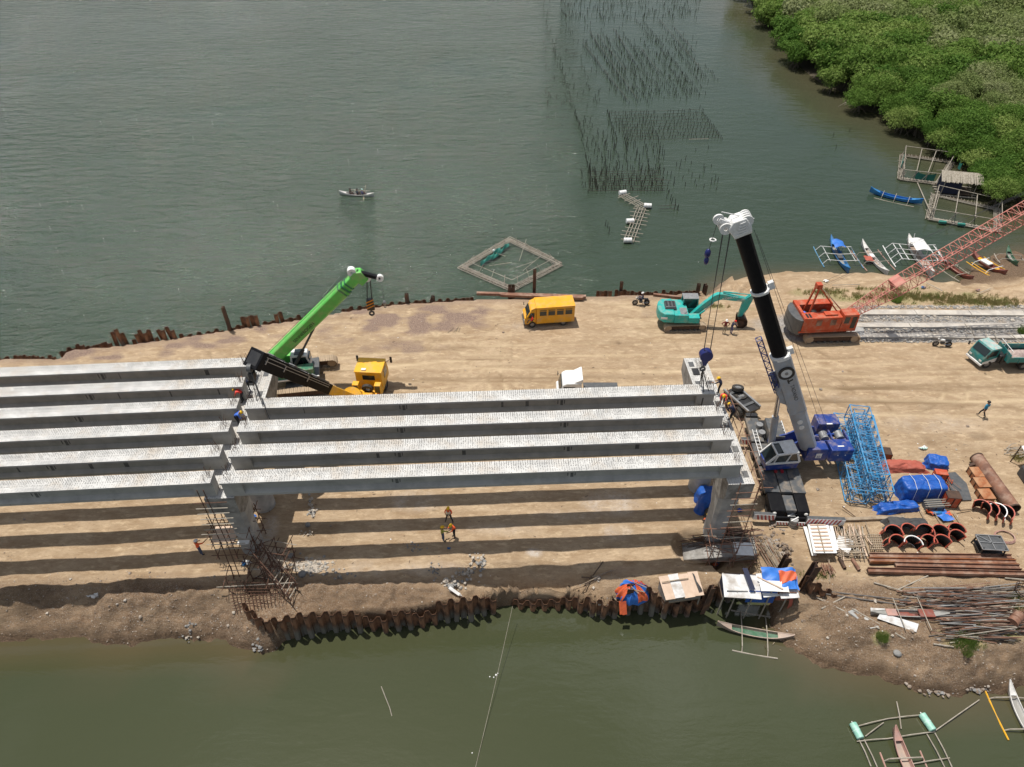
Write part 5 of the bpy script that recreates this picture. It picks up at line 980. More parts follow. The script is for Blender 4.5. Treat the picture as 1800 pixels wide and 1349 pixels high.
# ------------------------------------------------------------------ green telescopic crawler crane
def green_crane():
    a, b = GT(478, 640), GT(581, 642); c = (GT(582, 640) + GT(606, 697)) / 2; hd = yaw(GT(480, 660), GT(581, 645)); rz = R(8); ax = V((math.cos(rz), math.sin(rz), 0)); c = c - ax * 3.0; c.z = tz(c.x, c.y)
    T = thing('crawler_crane', 'green telescopic crawler crane with white cab behind the left pier', 'crawler crane', c, rz)
    crawler(T, 2.05, 6.0, 1.05, .85, nsh=40); crawler(T, -2.05, 6.0, 1.05, .85, nsh=40); MB().box(-1.4, 1.4, -1.8, 1.8, .4, 1.1).build('car_body', M['dkgrey'], T); MB().tube((0, 0, 1.1), (0, 0, 1.4), 1.0, 20).build('slew_ring', M['black'], T)
    Ti = (Matrix.Translation(c) @ Matrix.Rotation(rz, 4, 'Z')).inverted()
    b0w = G(483, 628, 3.2); tipw = D(628, 486, 51.0); b0, tip = Ti @ b0w, Ti @ tipw; hy = yaw(b0, tip); S = Matrix.Translation((0, 0, 0)) @ Matrix.Rotation(hy, 4, 'Z')
    MB().box(-3.6, 1.6, -1.35, 1.35, 1.42, 1.7, S).build('deck', M['dkgrey'], T, bev=.03)
    MB().box(-3.6, -.6, .55, 1.4, 1.72, 2.9, S).build('engine_house', M['g_crane'], T, bev=.06); MB().box(-3.3, 1.2, -1.42, -.5, 1.72, 2.6, S).build('side_house', M['g_dark'], T, bev=.06); MB().box(-3.95, -3.1, -1.35, 1.35, 1.3, 2.9, S).build('counterweight', M['g_crane'], T, bev=.08)
    MB().beam(S @ V((-3.3, -1.5, 1.78)), S @ V((1.6, -1.5, 1.78)), .1, .12).build('side_rail', M['white'], T)
    cw = Ti @ G(532, 645, 1.5); cb = Matrix.Translation(cw) @ Matrix.Rotation(hy - .1, 4, 'Z')
    cab = MB().prism([(-.85, .0), (.85, .0), (.95, .7), (.7, 1.7), (-.75, 1.75), (-.85, .9)], 'y', -.55, .55, cb).build('cab', M['white'], T, bev=.06)
    MB().prism([(-.65, .7), (.78, .7), (.6, 1.55), (-.6, 1.55)], 'y', -.575, -.55, cb).build('side_window', M['glass'], cab); MB().box(.8, .9, -.48, .48, .65, 1.45, cb).build('windscreen', M['glass'], cab); MB().box(-.4, .45, -.42, .42, 1.76, 1.785, cb).build('roof_window', M['glass'], cab)
    MB().box(.4, 1.1, -.95, -.58, -.1, .05, cb).build('step', M['steel'], cab); MB().tube(cb @ V((.3, -.6, .3)), cb @ V((.3, -.6, 1.2)), .03, 5).build('handrail', M['black'], cab)
    Lm = lookM(b0, tip); L = (tip - b0).length
    def sec(w_, h_): return [(-w_ / 2, -h_ / 2 + .2), (-w_ / 2 + .2, -h_ / 2), (w_ / 2 - .2, -h_ / 2), (w_ / 2, -h_ / 2 + .2), (w_ / 2, h_ / 2 - .08), (w_ / 2 - .08, h_ / 2), (-w_ / 2 + .08, h_ / 2), (-w_ / 2, h_ / 2 - .08)]
    bm = MB().prism(sec(.95, 1.15), 'x', -1.6, L * .86, Lm).build('boom', M['g_crane'], T, smooth=False)
    text('lettering', 'SENNEBOGEN', .42, bm, M['black'], Lm @ Matrix.Translation((L * .36, -.485, -.05)) @ Matrix.Rotation(R(90), 4, 'X'))
    for k in range(3): MB().prism(sec(1.04 - k * .06, 1.24 - k * .08), 'x', L * (.83 + k * .035), L * (.84 + k * .035), Lm).build('collar', M['g_dark'], bm, smooth=False)
    MB().prism(sec(.8, .95), 'x', L * .86, L * .98, Lm).build('boom_tip', M['g_crane'], T, smooth=False)
    MB().prism([(-.3, -.8), (.55, -.75), (.65, .2), (.2, .6), (-.3, .55)], 'y', -.42, .42, Lm @ Matrix.Translation((L, 0, 0))).build('boom_head', M['g_crane'], T, bev=.05)
    for dx, dz, r in ((.1, .72, .36), (.5, -.62, .34)): MB().ring(Lm @ V((L + dx, -.1, dz)), Lm.to_3x3() @ V((0, 1, 0)), r, .12, .5, 18).build('sheave', M['white'], T)
    MB().beam(Lm @ V((L * .68, .3, .75)), Lm @ V((L * .9, .3, .95)), .05, .05).build('guard_rail', M['steel'], T); MB().beam(Lm @ V((L * .68, .3, .55)), Lm @ V((L * .68, .3, .78)), .05, .05).build('guard_rail', M['steel'], T)
    jt = Ti @ D(668, 489, 50.8); j0 = Lm @ V((L + .3, 0, .35)); MB().beam(j0, jt, .35, .32).build('jib', M['boomblk'], T, bev=.03); MB().ring(jt, V((0, 1, 0)), .3, .1, .3, 16).build('jib_sheave', M['white'], T)
    for s in (-.3, .3): MB().tube(Lm @ V((-1.2, s * .6, .75)), Lm @ V((L * .98, s, .7)), .015, 4).build('hoist_rope', M['cable'], T)
    MB().tube(Ti @ G(512, 655, 2.0), Ti @ (G(512, 655, 2.0).lerp(D(552, 577, 50.3), .52)), .17, 10).build('luffing_cylinder', M['black'], T); MB().tube(Ti @ (G(512, 655, 2.0).lerp(D(552, 577, 50.3), .5)), Ti @ D(552, 577, 50.3), .1, 8).build('piston_rod', M['dkgrey'], T)
    hk = Ti @ D(651, 535, 50.8); top = Lm @ V((L + .5, 0, -.8)); 
    for s in (-.2, .2): MB().tube(top + V((s * .6, 0, 0)), hk + V((s, 0, .6)), .05, 5).build('hoist_rope', M['cable'], T)
    hb = MB().box(-.34, .34, -.22, .22, -.55, .55, Matrix.Translation(hk), tx=.06).build('hook_block', M['black'], T, bev=.06)
    for k in range(3): MB().beam(hk + V((-.34, -.235, -.3 + k * .3)), hk + V((.34, -.235, -.02 + k * .3)), .012, .12, (0, 0, 1)).build('warning_stripe', M['amber'], hb)
    m = MB()
    m.tube(hk + V((0, 0, -.55)), hk + V((0, 0, -.8)), .09, 8); m.ring(hk + V((.0, 0, -.98)), 'y', .26, .12, .12, 14); m.build('hook', M['dkgrey'], hb)
    h2 = Ti @ D(676, 533, 50.8); MB().tube(jt, h2, .02, 4).build('hoist_rope', M['cable'], T); o = MB().ball(h2, .16, .16, .28, 10, 6).build('hook_ball', M['steel'], T); MB().ring(h2 + V((0, 0, -.38)), 'y', .12, .06, .05, 10).build('hook', M['dkgrey'], o)
green_crane()
# ------------------------------------------------------------------ blue and grey mobile crane on its outriggers
def blue_crane():
    z0 = 0
    fa, fb = G(1362, 890, 1.5), G(1338, 742, 1.5); a = G(1388, 884, 1.5); rear = G(1342, 733, 1.5); rz = yaw(a, rear)  # local x points away from the camera
    c = V((a.x, a.y, tz(a.x, a.y))); Ld = (rear - a).length
    T = thing('mobile_crane', 'dark grey and blue mobile crane with raised black and grey telescopic boom', 'mobile crane', c, rz)
    Ti = (Matrix.Translation(c) @ Matrix.Rotation(rz, 4, 'Z')).inverted()
    W2 = 1.56
    MB().box(-.3, Ld, -.9, .9, .75, 1.15).build('chassis', M['black'], T)
    for x0, x1, y0, y1, z in ((1.1, 3.7, -W2, -.55, 1.45), (1.1, 3.9, -.5, .35, 1.5), (1.1, 3.7, .4, W2, 1.45), (6.4, Ld, .5, W2, 1.5), (5.2, Ld - .3, -W2, -.2, 1.42), (3.9, 6.3, -W2, W2, 1.38)):
        MB().box(x0, x1, y0, y1, 1.16, z).build('deck_panel', M['dgrey'], T, bev=.03)
    # low front cab end with lamps
    MB().prism([(-.75, .75), (-.6, 1.3), (.9, 1.42), (1.05, 1.42), (1.05, .7), (-.6, .6)], 'y', -W2 + .1, -.55).build('front_fender', M['boomblk'], T, bev=.06); MB().prism([(-.75, .75), (-.6, 1.3), (.9, 1.42), (1.05, 1.42), (1.05, .7), (-.6, .6)], 'y', .35, W2 - .1).build('front_fender', M['boomblk'], T, bev=.06)
    MB().box(-.55, .95, -.5, .3, 1.0, 1.32).build('front_deck', M['dgrey'], T, bev=.05)
    for y in (-1.2, 1.15): MB().ball((-.66, y, 1.05), .1, .16, .14).build('headlight', M['headl'], T)
    for y in (-.15, .35): MB().box(3.0, 3.4, y - .1, y + .1, 1.5, 1.62).build('winch_latch', M['stripe_r'], T)
    MB().box(-.9, -.72, -1.3, 1.3, .5, .85).build('bumper', M['boomblk'], T, bev=.03)
    for sgn in (-1, 1):
        for x in (.3, 2.3, Ld - 3.2, Ld - 1.5): wheel(T, x, sgn * 1.2, .55, .58, .4, sgn)
        m = MB(); yy = sgn * 1.2
    eb = MB().box(Ld - 3.1, Ld - .9, -.95, .25, 1.43, 2.35).build('engine_box', M['dgrey'], T, bev=.06)
    MB().box(Ld - 3.15, Ld - 3.11, -.8, .1, 1.6, 2.2).build('grille', M['black'], eb)
    for k in range(2): MB().tube((Ld - 1.2 - k * .9, .62, 1.5), (Ld - 1.2 - k * .9, .62, 1.85), .28, 14).build('air_filter', M['steel'], T)
    for yl, x0, x1 in ((1.1, Ld - 4.6, Ld - 1.6), (-1.25, Ld - 3.2, Ld - .4)):
        la = MB()
        for s in (-.16, .16): la.beam((x0, yl + s, 1.56), (x1, yl + s, 1.56), .05, .05)
        for k in range(8): xx = x0 + (x1 - x0) * (k + .5) / 8; la.beam((xx, yl - .16, 1.56), (xx, yl + .16, 1.56), .04, .04)
        la.build('ladder', M['white'], T)
    MB().box(Ld - .1, Ld + .3, .5, 1.5, 1.0, 1.7).build('rear_lamp_box', M['black'], T, bev=.05); MB().tube((Ld - .2, 1.2, 1.7), (Ld - .3, 1.25, 2.5), .03, 5).build('aerial', M['black'], T)
    # outrigger beams in red and white stripes
    def outr(x, y0, y1, z=.5, jack=True, dr=1, zz=.95):
        b = MB().box(x - .14, x + .14, min(y0, y1), max(y0, y1), z, z + .6).build('outrigger_beam', M['dkgrey'], T)
        n = int(abs(y1 - y0) / .28); sg = 1 if y1 > y0 else -1
        MB().box(x - .155, x - .142, min(y0, y1), max(y0, y1), z + .01, z + .59).build('beam_face', M['white'], b)
        for k in range(n):
            y = y0 + sg * k * .28; MB().add([(x - .162, y, z + .01), (x - .162, y + sg * .14, z + .01), (x - .162, y + sg * (.14 + .16 * dr), z + .59), (x - .162, y + sg * (.16 * dr), z + .59), (x - .156, y, z + .01), (x - .156, y + sg * .14, z + .01), (x - .156, y + sg * (.14 + .16 * dr), z + .59), (x - .156, y + sg * (.16 * dr), z + .59)], [(0, 1, 2, 3), (7, 6, 5, 4), (0, 4, 5, 1), (1, 5, 6, 2), (2, 6, 7, 3), (3, 7, 4, 0)]).build('stripe', M['stripe_r'], b)
        if jack: MB().tube((x, y1, .1), (x, y1, z + .5), .1, 10).build('jack', M['chrome'], b); MB().tube((x, y1, -.12), (x, y1, .12), .36, 14, .2).build('foot', M['dkgrey'], b)
    outr(-.95, -1.2, -4.0); outr(-.75, 1.1, 2.7, jack=False); outr(Ld - 2.4, -1.4, -3.6); outr(Ld - 2.2, 1.3, 2.2, jack=False)
    for y0, y1, dr in ((.1, 1.0, -1), (-1.15, -.2, 1)):
        bb = MB().box(-1.12, -1.08, y0, y1, .28, .62).build('warning_board', M['white'], T)
        for k in range(4): y = y0 + k * .22; MB().add([(-1.13, y, .29), (-1.13, y + .1, .29), (-1.13, min(y1, y + .1 + .12), .61), (-1.13, y + .12, .61)], [(0, 1, 2, 3)]).build('stripe', M['stripe_r'], bb)
    # superstructure: local frame Su with x towards the counterweight side (east)
    piv = G(1392, 782, 1.6); pv = Ti @ piv; e = Ti.to_3x3() @ V((1, .03, 0)); e.z = 0; e.normalize(); S = Matrix.Translation((pv.x, pv.y, 0)) @ Matrix.Rotation(math.atan2(e.y, e.x), 4, 'Z')
    MB().tube((pv.x, pv.y, 1.3), (pv.x, pv.y, 1.62), .95, 24).build('slew_ring', M['black'], T)
    MB().prism([(-1.9, 1.65), (1.6, 1.65), (2.0, 2.4), (1.5, 3.3), (.9, 3.4), (-.6, 2.5), (-1.9, 2.1)], 'y', .35, .5, S).build('side_plate', M['b_crane'], T, bev=.03)
    MB().prism([(-1.4, 1.65), (1.6, 1.65), (2.0, 2.4), (1.5, 3.3), (.9, 3.4), (-.4, 2.5), (-1.4, 2.1)], 'y', -.75, -.6, S).build('side_plate', M['b_crane'], T, bev=.03)
    MB().box(-1.9, 1.8, -.75, .5, 1.63, 1.8, S).build('turntable', M['b_crane'], T)
    MB().box(.4, 2.15, -1.75, -.78, 1.6, 2.9, S, tx=.08).build('machinery_house', M['b_crane'], T, bev=.06); pl = MB().box(1.2, 1.65, -1.79, -1.755, 1.95, 2.45, S).build('label_plate', M['white'], T)
    text('lettering', '50', .3, pl, M['b_crane'], S @ Matrix.Translation((1.42, -1.80, 2.1)) @ Matrix.Rotation(R(90), 4, 'X'))
    for y0, y1 in ((-1.75, -.55), (.75, 1.95)):
        cwt = MB().box(2.3, 4.1, y0 + (-.1 if y0 < 0 else .35), y1 + (-.1 if y0 < 0 else .35), 1.55, 2.85, S).build('counterweight', M['b_crane'], T, bev=.06); MB().box(2.9, 3.4, y0 + .3, y0 + .42, 2.86, 2.87, S).build('plate', M['white'], cwt)
        for k in range(2): MB().tube(S @ V((2.9 + k * .6, y0 - .12, 2.3)), S @ V((2.9 + k * .6, y0 - .08, 2.3)), .05, 8).build('lug', M['white'], cwt)
    for y in (-.42, .25): MB().beam(S @ V((1.4, y, 2.3)), S @ V((4.0, y, 2.5)), .14, .3).build('tail_frame', M['b_crane'], T)
    for x in (2.35, 3.6): MB().tube(S @ V((x, -.35, 2.55)), S @ V((x, .35, 2.55)), .33, 16).build('winch_drum', M['steel'], T); MB().box(x + .5, x + .62, -.5, .6, 2.4, 2.7, S).build('cross_member', M['b_crane'], T)
    # operator cab
    K = Matrix.Translation(Ti @ G(1367, 817, 1.55)) @ Matrix.Scale(1.14, 4) @ Matrix.Rotation(math.atan2(e.y, e.x) + R(4), 4, 'Z')
    cab = MB().prism([(-1.15, .1), (1.1, .1), (1.15, .75), (-1.25, .75)], 'y', -.55, .55, K).build('cab', M['b_crane'], T, bev=.06)
    fr = MB()
    pts = [(-1.22, .78), (-.62, 1.62), (.75, 1.75), (1.12, .78)]
    for y in (-.55, .55):
        for i in range(4): p_, q_ = pts[i], pts[(i + 1) % 4]; fr.beam(K @ V((p_[0], y, p_[1])), K @ V((q_[0], y, q_[1])), .10, .17)
        for x in (-.55, .35): fr.beam(K @ V((x - .2, y, .8)), K @ V((x, y, 1.65)), .09, .09)
    for i in (1, 2): fr.beam(K @ V((pts[i][0], -.55, pts[i][1])), K @ V((pts[i][0], .55, pts[i][1])), .12, .1)
    fr.build('cab_frame', M['white'], cab); MB().prism([(-1.16, .76), (-.6, 1.6), (.7, 1.72), (1.06, .76)], 'y', -.52, .52, K).build('glass', M['glass'], cab); MB().prism([(-.15, 1.70), (.8, 1.82), (.9, 1.72), (-.15, 1.66)], 'y', -.6, .6, K).build('cab_roof', M['white'], cab)
    m = MB(); m.tube(K @ V((0, -.62, 1.25)), K @ V((.1, -.72, .7)), .05, 6); sl = m
    # boom
    pb = Ti @ G(1418, 776, 3.0); bt = Ti @ D(1302, 402, 38.9); Lm = lookM(pb, bt, up=(0, 0, 1)); L = (bt - pb).length
    def rsec(w_, h_): return [(-w_ / 2 * (1 if k % 1 == 0 else 1) * math.cos(t), 0) for k, t in ()] or [(w_ / 2 * math.cos(t) if math.sin(t) < 0 else w_ / 2 * max(-1, min(1, math.cos(t) * 1.25)), h_ / 2 * math.sin(t)) for t in [2 * PI * k / 18 for k in range(18)]]
    f1, f2 = .47, .76
    bs = MB().prism(rsec(1.12, 1.32), 'x', -.5, L * .19, Lm).build('boom_base', M['grey_boom'], T)
    b1 = MB().prism([(-.5, -.62), (.5, -.62), (.55, -.4), (.55, .55), (.4, .66), (-.4, .66), (-.55, .55), (-.55, -.4)], 'x', L * .19, L * f1, Lm).build('boom_section', M['grey_boom'], T, smooth=False)
    b2 = MB().prism(rsec(.96, 1.1), 'x', L * f1, L * f2, Lm).build('boom_section', M['boomblk'], T); b3 = MB().prism(rsec(.86, .98), 'x', L * f2, L * .985, Lm).build('boom_section', M['boomblk'], T)
    for x, w_, h_, t in ((L * .19, 1.2, 1.4, .18), (L * f1, 1.3, 1.4, .28), (L * f2, 1.16, 1.24, .16)): MB().prism(rsec(w_, h_), 'x', x - t / 2, x + t / 2, Lm).build('collar', M['grey_boom'] if x < L * .3 else M['white'], T)
    for x in (L * f1, L * f2): MB().box(x - .2, x + .35, -.15, .15, .6, .95, Lm).build('rope_guide', M['white'], T)
    dk = MB().ring(Lm @ V((L * .405, .62, 0)), Lm.to_3x3() @ V((0, 1, 0)), .58, .40, .10, 28).build('hose_reel', M['black'], T); MB().tube(Lm @ V((L * .405, .56, 0)), Lm @ V((L * .405, .64, 0)), .40, 24).build('reel_drum', M['white'], dk); MB().tube(Lm @ V((L * .405, .64, 0)), Lm @ V((L * .405, .70, 0)), .12, 12).build('hub', M['steel'], dk)
    for x in (.145, .115): MB().tube(Lm @ V((L * x, .5, -.1)), Lm @ V((L * x, .62, -.1)), .2, 14).build('boss', M['white'], bs)
    text('lettering', 'TADANO', .40, b1, M['black'], Lm @ Matrix.Translation((L * .30, .556, .12)) @ Matrix.Rotation(R(-90), 4, 'X') @ Matrix.Rotation(PI, 4, 'Z')); 
    lg = MB(); lg.prism([(.0, .0), (.35, .0), (.42, .12), (.26, .12), (.34, .42), (.2, .42), (.12, .12), (-.05, .12)], 'y', .556, .562, Lm @ Matrix.Translation((L * .352, 0, -.1))); lg.build('logo', M['black'], b1)
    MB().box(L * .25, L * .38, -.56, -.50, -1.05, -.3, Lm).build('bracket', M['grey_boom'], T); MB().prism([(L * .24, -.62), (L * .33, -.62), (L * .31, -1.0), (L * .26, -1.0)], 'y', -.35, .35, Lm).build('cylinder_bracket', M['grey_boom'], T, bev=.03)
    cy0, cy1 = Ti @ G(1354, 790, 2.1), Lm @ V((L * .285, 0, -.9)); cm = cy0.lerp(cy1, .62); MB().tube(cy0, cm, .27, 16).build('luffing_cylinder', M['grey_boom'], T); MB().tube(cm, cy1, .18, 14).build('piston_rod', M['chrome'], T)
    # stowed blue jib under the boom
    j0, j1 = Lm @ V((L * .30, -.2, -.95)), Lm @ V((L * .56, -.2, -1.0)); lattice(T, j0, j1, .38, .38, 7, .04, .024, 'b_crane')
    # head
    hd = MB().prism([(-.3, -.55), (.5, -.75), (.9, -.35), (.85, .45), (.2, .62), (-.3, .55)], 'y', -.5, .5, Lm @ Matrix.Translation((L, 0, 0))).build('boom_head', M['white'], T, bev=.06)
    rtv = Lm.to_3x3() @ V((0, 1, 0))
    for dx, dz in ((.55, .45), (.6, -.85)):
        for k in range(4): MB().ring(Lm @ V((L + dx, -.36 + k * .24, dz)), rtv, .38, .13, .1, 18).build('sheave', M['white'], hd)
    jp = Ti @ D(1263, 386, 38.9); MB().beam(Lm @ V((L + .4, 0, -.3)), jp, .35, .3).build('rooster_arm', M['white'], T, bev=.04); MB().ring(jp, rtv, .34, .12, .14, 18).build('rooster_sheave', M['white'], T)
    MB().beam(Lm @ V((L + .3, 0, .9)), jp + (Lm.to_3x3() @ V((.4, 0, .3))), .05, .05).build('guard_bar', M['white'], T)
    for k in range(5): MB().box(L - .1 + k * .17, L + .0 + k * .17, .5, .56, -.4 + k * .1, .35, Lm).build('rib', M['white'], hd)
    # ropes, hook block and the small hook
    hk = Ti @ D(1241, 624, 38.5); tp1, tp2 = Ti @ D(1272, 402, 38.9), Ti @ D(1284, 407, 38.7)
    for tp, s in ((tp1, -.22), (tp2, .22)):
        for k in (-1, 0, 1): MB().tube(tp + rtv * k * .07 + V((.0, 0, 0)), hk + V((k * .05, s * 0, .2)) + e * 0 + V((0, 0, .25)) + (Ti.to_3x3() @ V((s, 0, 0))), .022, 4).build('hoist_rope', M['cable'], T)
    hb = MB().tube(hk - rtv * .26, hk + rtv * .26, .46, 20); hb.prism([(-.36, -.1), (.36, -.1), (.12, -.85), (-.12, -.85)], 'y', -.2, .2, Matrix.Translation(hk) @ Matrix.Rotation(math.atan2(e.y, e.x), 4, 'Z')); hb = hb.build('hook_block', M['navyb'], T, bev=.03)
    mk = MB(); mk.tube(hk + V((0, 0, -.8)), hk + V((0, 0, -1.15)), .08, 8); mk.ring(hk + V((0, 0, -1.3)), rtv, .22, .11, .1, 12); mk.build('hook', M['dkgrey'], hb)
    for k, (x, y) in enumerate(((1233, 678), (1237, 690), (1246, 688), (1230, 678))):
        g_ = Ti @ G(x, y, ZG); MB().path([hk + V((0, 0, -1.35)), (hk + V((0, 0, -1.35))).lerp(g_, .5) + V((.03, 0, 0)), g_], .035, 5).build('sling', M['black'], T)
    MB().path([Ti @ G(1236, 700, ZG), Ti @ G(1233, 712, ZG - .6), Ti @ G(1228, 713, ZG - 1.2)], .05, 6).build('sling', M['black'], T)
    sb = Ti @ D(1244, 446, 38.9); MB().tube(jp, sb, .018, 4).build('hoist_rope', M['cable'], T); ball = MB().ball(sb, .2, .2, .34, 12, 8); ball.ball(sb + V((-.05, 0, -.5)), .16, .16, .3, 10, 6); ball.build('hook_ball', M['navyb'], T); MB().ring(Ti @ D(1253, 422, 38.9), V((0, 0, 1)), .22, .14, .05, 16).build('weight_ring', M['white'], T)
    for s in (-.3, .3): MB().tube(Lm @ V((L * .97, s, .75)), S @ V((2.5 + s, s, 2.9)), .014, 4).build('winch_rope', M['cable'], T)
    P3('operator in a red jacket leaning out of the blue crane cab', 1365, 803, 0, z=1.5, pose='sit', shirt='red', hat='red', s=.9)
M['navyb'] = mat('navy_hook_paint', (.012, .018, .12), .35)
blue_crane()
# blue lattice crane sections stacked on the ground
def lat_stack():
    A, B = GT(1500, 752), GT(1533, 886); u = (B - A).normalized(); n_ = V((-u.y, u.x, 0))
    for i, (la, dx0, dx1, z) in enumerate((('leftmost of the light blue lattice crane sections lying on the ground', -1.35, -1.3, .1), ('middle light blue lattice crane section lying on the ground', .35, .3, .1), ('light blue lattice crane section lying loosely on top of the two others', -.5, -.4, 1.45))):
        T = thing('lattice_section', la, 'crane section', (0, 0, 0), 0, 'light blue lattice crane sections')
        p = A + V((1, 0, 0)) * dx0 + V((0, 0, z + .8)) + u * (.0 if i < 2 else .4); q = B + V((1, 0, 0)) * dx1 + V((0, 0, z + .8)) - u * (0 if i < 2 else .5)
        lattice(T, p, q, 1.6, 1.5, 7, .045, .025, 'b_lat'); lattice(T, p + V((.1, 0, -.1)), q + V((.1, 0, -.1)), .9, .9, 9, .03, .022, 'b_lat')
lat_stack()
# black flat trailer with a wheel pile, half hidden by the pier head
c = GT(1292, 716); T = thing('trailer', 'black flat trailer end with stacked tyres beyond the right pier', 'trailer', (c.x, c.y, c.z), R(-62))
MB().box(-1.2, 1.9, -.55, .9, .95, 1.15).build('frame', M['black'], T)
for x in (-.8, .1, 1.0): MB().box(x, x + .25, -.6, .95, 1.16, 1.26).build('cross_beam', M['dkgrey'], T)
for y in (-.5, .85): MB().beam((-1.3, y, 1.3), (1.9, y, 1.3), .16, .18).build('side_beam', M['steel'], T)
for s in (-.7, 1.0): wheel(T, 1.0, s, .5, .5, .3, 1); wheel(T, 0, s, .5, .5, .3, 1)
for k, (x, y) in enumerate(((1291, 704), (1298, 713), (1284, 718))):
    p = GT(x, y); T = thing('tyre', ['grey tyre lying on others beyond the right pier', 'dark tyre at the right of the tyre heap beyond the pier', 'tyre tucked against the right pier head'][k], 'tyre', (p.x, p.y, 1.5 - k * .4)); wheel(T, 0, 0, 0, .5, .28, 1, 'casing').rotation_euler = (R(75 + k * 8), 0, k)
# ------------------------------------------------------------------ stakes of the oyster farm
sv = [MB().tube((0, 0, -.6), (dx, dy, h), .045, 5, .03).mesh('stake', M['bamboo_dk'], False) for dx, dy, h in ((.05, .02, 1.), (-.12, .05, 1.25), (.15, -.04, .8), (.02, .1, 1.5), (-.05, -.1, .6))]
stakes = []
gK = random.Random(21)
def inpoly(x, y, P):
    r = False; n = len(P)
    for i in range(n):
        (x1, y1), (x2, y2) = P[i], P[(i + 1) % n]
        if (y1 > y) != (y2 > y) and x < (x2 - x1) * (y - y1) / (y2 - y1) + x1: r = not r
    return r
def sline(a, b, n, jx=2., skip=.12, hs=1.):
    for i in range(n):
        if gK.random() < skip: continue
        t = i / max(1, n - 1); stakes.append((a[0] + (b[0] - a[0]) * t + gK.gauss(0, jx * .5), a[1] + (b[1] - a[1]) * t + gK.gauss(0, jx * .3), hs * gK.uniform(.6, 1.25)))
for k in range(9): y = 200 + k * 5.6; sline((1068 + k * 3.6, y), (1228 + k * 4.6, y - 3), 27, 2, .1, .75)     # dense pen
sline((1068, 198), (1085, 250), 16, 1, 0, .9); sline((1230, 192), (1268, 246), 18, 1, 0, .8)
for k in range(9): sline((1030 + k * 14 + gK.uniform(-4, 4), 215 + gK.uniform(-6, 6)), (1048 + k * 17, 330 + gK.uniform(-10, 5)), 17, 5, .25, 1.3)
sline((1035, 335), (1170, 335), 22, 3, .2, 1.1); sline((1037, 300), (1035, 340), 10, 1, 0, 1.4); sline((1150, 300), (1190, 372), 16, 6, .3, 1.1)
for k in range(4): sline((1180 + k * 22, 262 + k), (1205 + k * 18, 330), 8, 6, .3, 1.1)
for a, b, n in (((1024, 80), (1104, 183), 40), ((1036, 60), (1120, 180), 44), ((1060, 60), (1140, 185), 40), ((1078, 55), (1115, 112), 28), ((1088, 85), (1140, 142), 24), ((1050, 65), (1100, 130), 30), ((1116, 35), (1180, 110), 34), ((1130, 40), (1165, 80), 20), ((1125, 88), (1157, 132), 20), ((1158, 38), (1228, 122), 36), ((1165, 65), (1235, 140), 34), ((1182, 50), (1222, 97), 24), ((1170, 130), (1215, 170), 20), ((1148, 90), (1215, 165), 34), ((1240, 118), (1260, 142), 9), ((1200, 80), (1245, 145), 22), ((1100, 120), (1150, 165), 20), ((960, 40), (1000, 150), 14), ((975, 90), (1010, 195), 22), ((995, 170), (1022, 230), 16), ((1020, 100), (1035, 160), 12), ((1010, 190), (1040, 320), 26), ((1022, 300), (1024, 330), 7), ((1028, 210), (1060, 280), 16)):
    sline(a, b, n, 1.6, .15, .8)
for _ in range(420): stakes.append((gK.uniform(985, 1232), gK.uniform(-25, 36), gK.uniform(.7, 1.2)))
for _ in range(130): stakes.append((gK.uniform(955, 1100), gK.uniform(0, 190), gK.uniform(.6, 1.3)))
for _ in range(90): stakes.append((gK.uniform(1110, 1230), gK.uniform(60, 170), gK.uniform(.6, 1.1)))
for k in range(7): sline((1040 + k * 19, 255 + gK.uniform(-6, 6)), (1052 + k * 19, 335), 13, 4, .2, 1.3)
for k in range(5): sline((1034, 300 + k * 9), (1165, 298 + k * 9), 22, 4, .2, 1.)
for k in range(16): sline((1026 + k * 10, 70 + gK.uniform(-14, 14)), (1083 + k * 10.5, 172 + gK.uniform(-14, 8)), 30, 1.4, .2, .85)
for x, y in ((1465, 240), (1470, 262), (1493, 232), (1360, 60), (1345, 50), (1068, 400), (1070, 412), (1063, 398), (1150, 260), (1250, 325), (1262, 320), (1185, 368)): stakes.append((x, y, 1.))
stakes.sort(key=lambda s_: -s_[1]); far = MB()
for i, (x, y, h) in enumerate(stakes):
    p = G(x, y, WZ)
    if i < 300:
        o = bpy.data.objects.new('stake', gK.choice(sv)); C.objects.link(o); o.location = p; o.rotation_euler = (0, 0, gK.uniform(0, 6.28)); o.scale = (1.15, 1.15, h * .72)
        tag(o, 'dark bamboo stake standing in the water among the near rows of the oyster farm', 'stake', 'stakes of the oyster farm')
    else: far.tube(p - V((0, 0, .5)), p + V((gK.uniform(-.15, .15), gK.uniform(-.15, .15), h * .68)), .042, 4, .035, caps=False)
tag(far.build('oyster_stakes', M['bamboo_dk'], smooth=False), 'many thin dark stakes in slanting rows far out in the shallow water', 'stakes', kind='stuff')
def rack(lab, polys, mats='bamboo_dk', r=.03, z=.35):
    T = thing('oyster_rack', lab, 'oyster rack', (0, 0, 0))
    for (x0, y0, x1, y1) in polys: MB().tube(G(x0, y0, WZ) + V((0, 0, z)), G(x1, y1, WZ) + V((0, 0, z + gK.uniform(-.05, .05))), r, 4).build('pole', M[mats], T)
    return T
rack('low rack of dark parallel poles nearest the floating walkway', [(1034, 306 + k * 4.2, 1160 + k * 2 * gK.uniform(.3, 1), 304 + k * 4.4) for k in range(9)])
rack('wide dense rack of dark poles with a diamond outline', [(1070 + k * 3.4, 202 + k * 5.4, 1230 + k * 4.4, 196 + k * 5.6) for k in range(10)], r=.022)
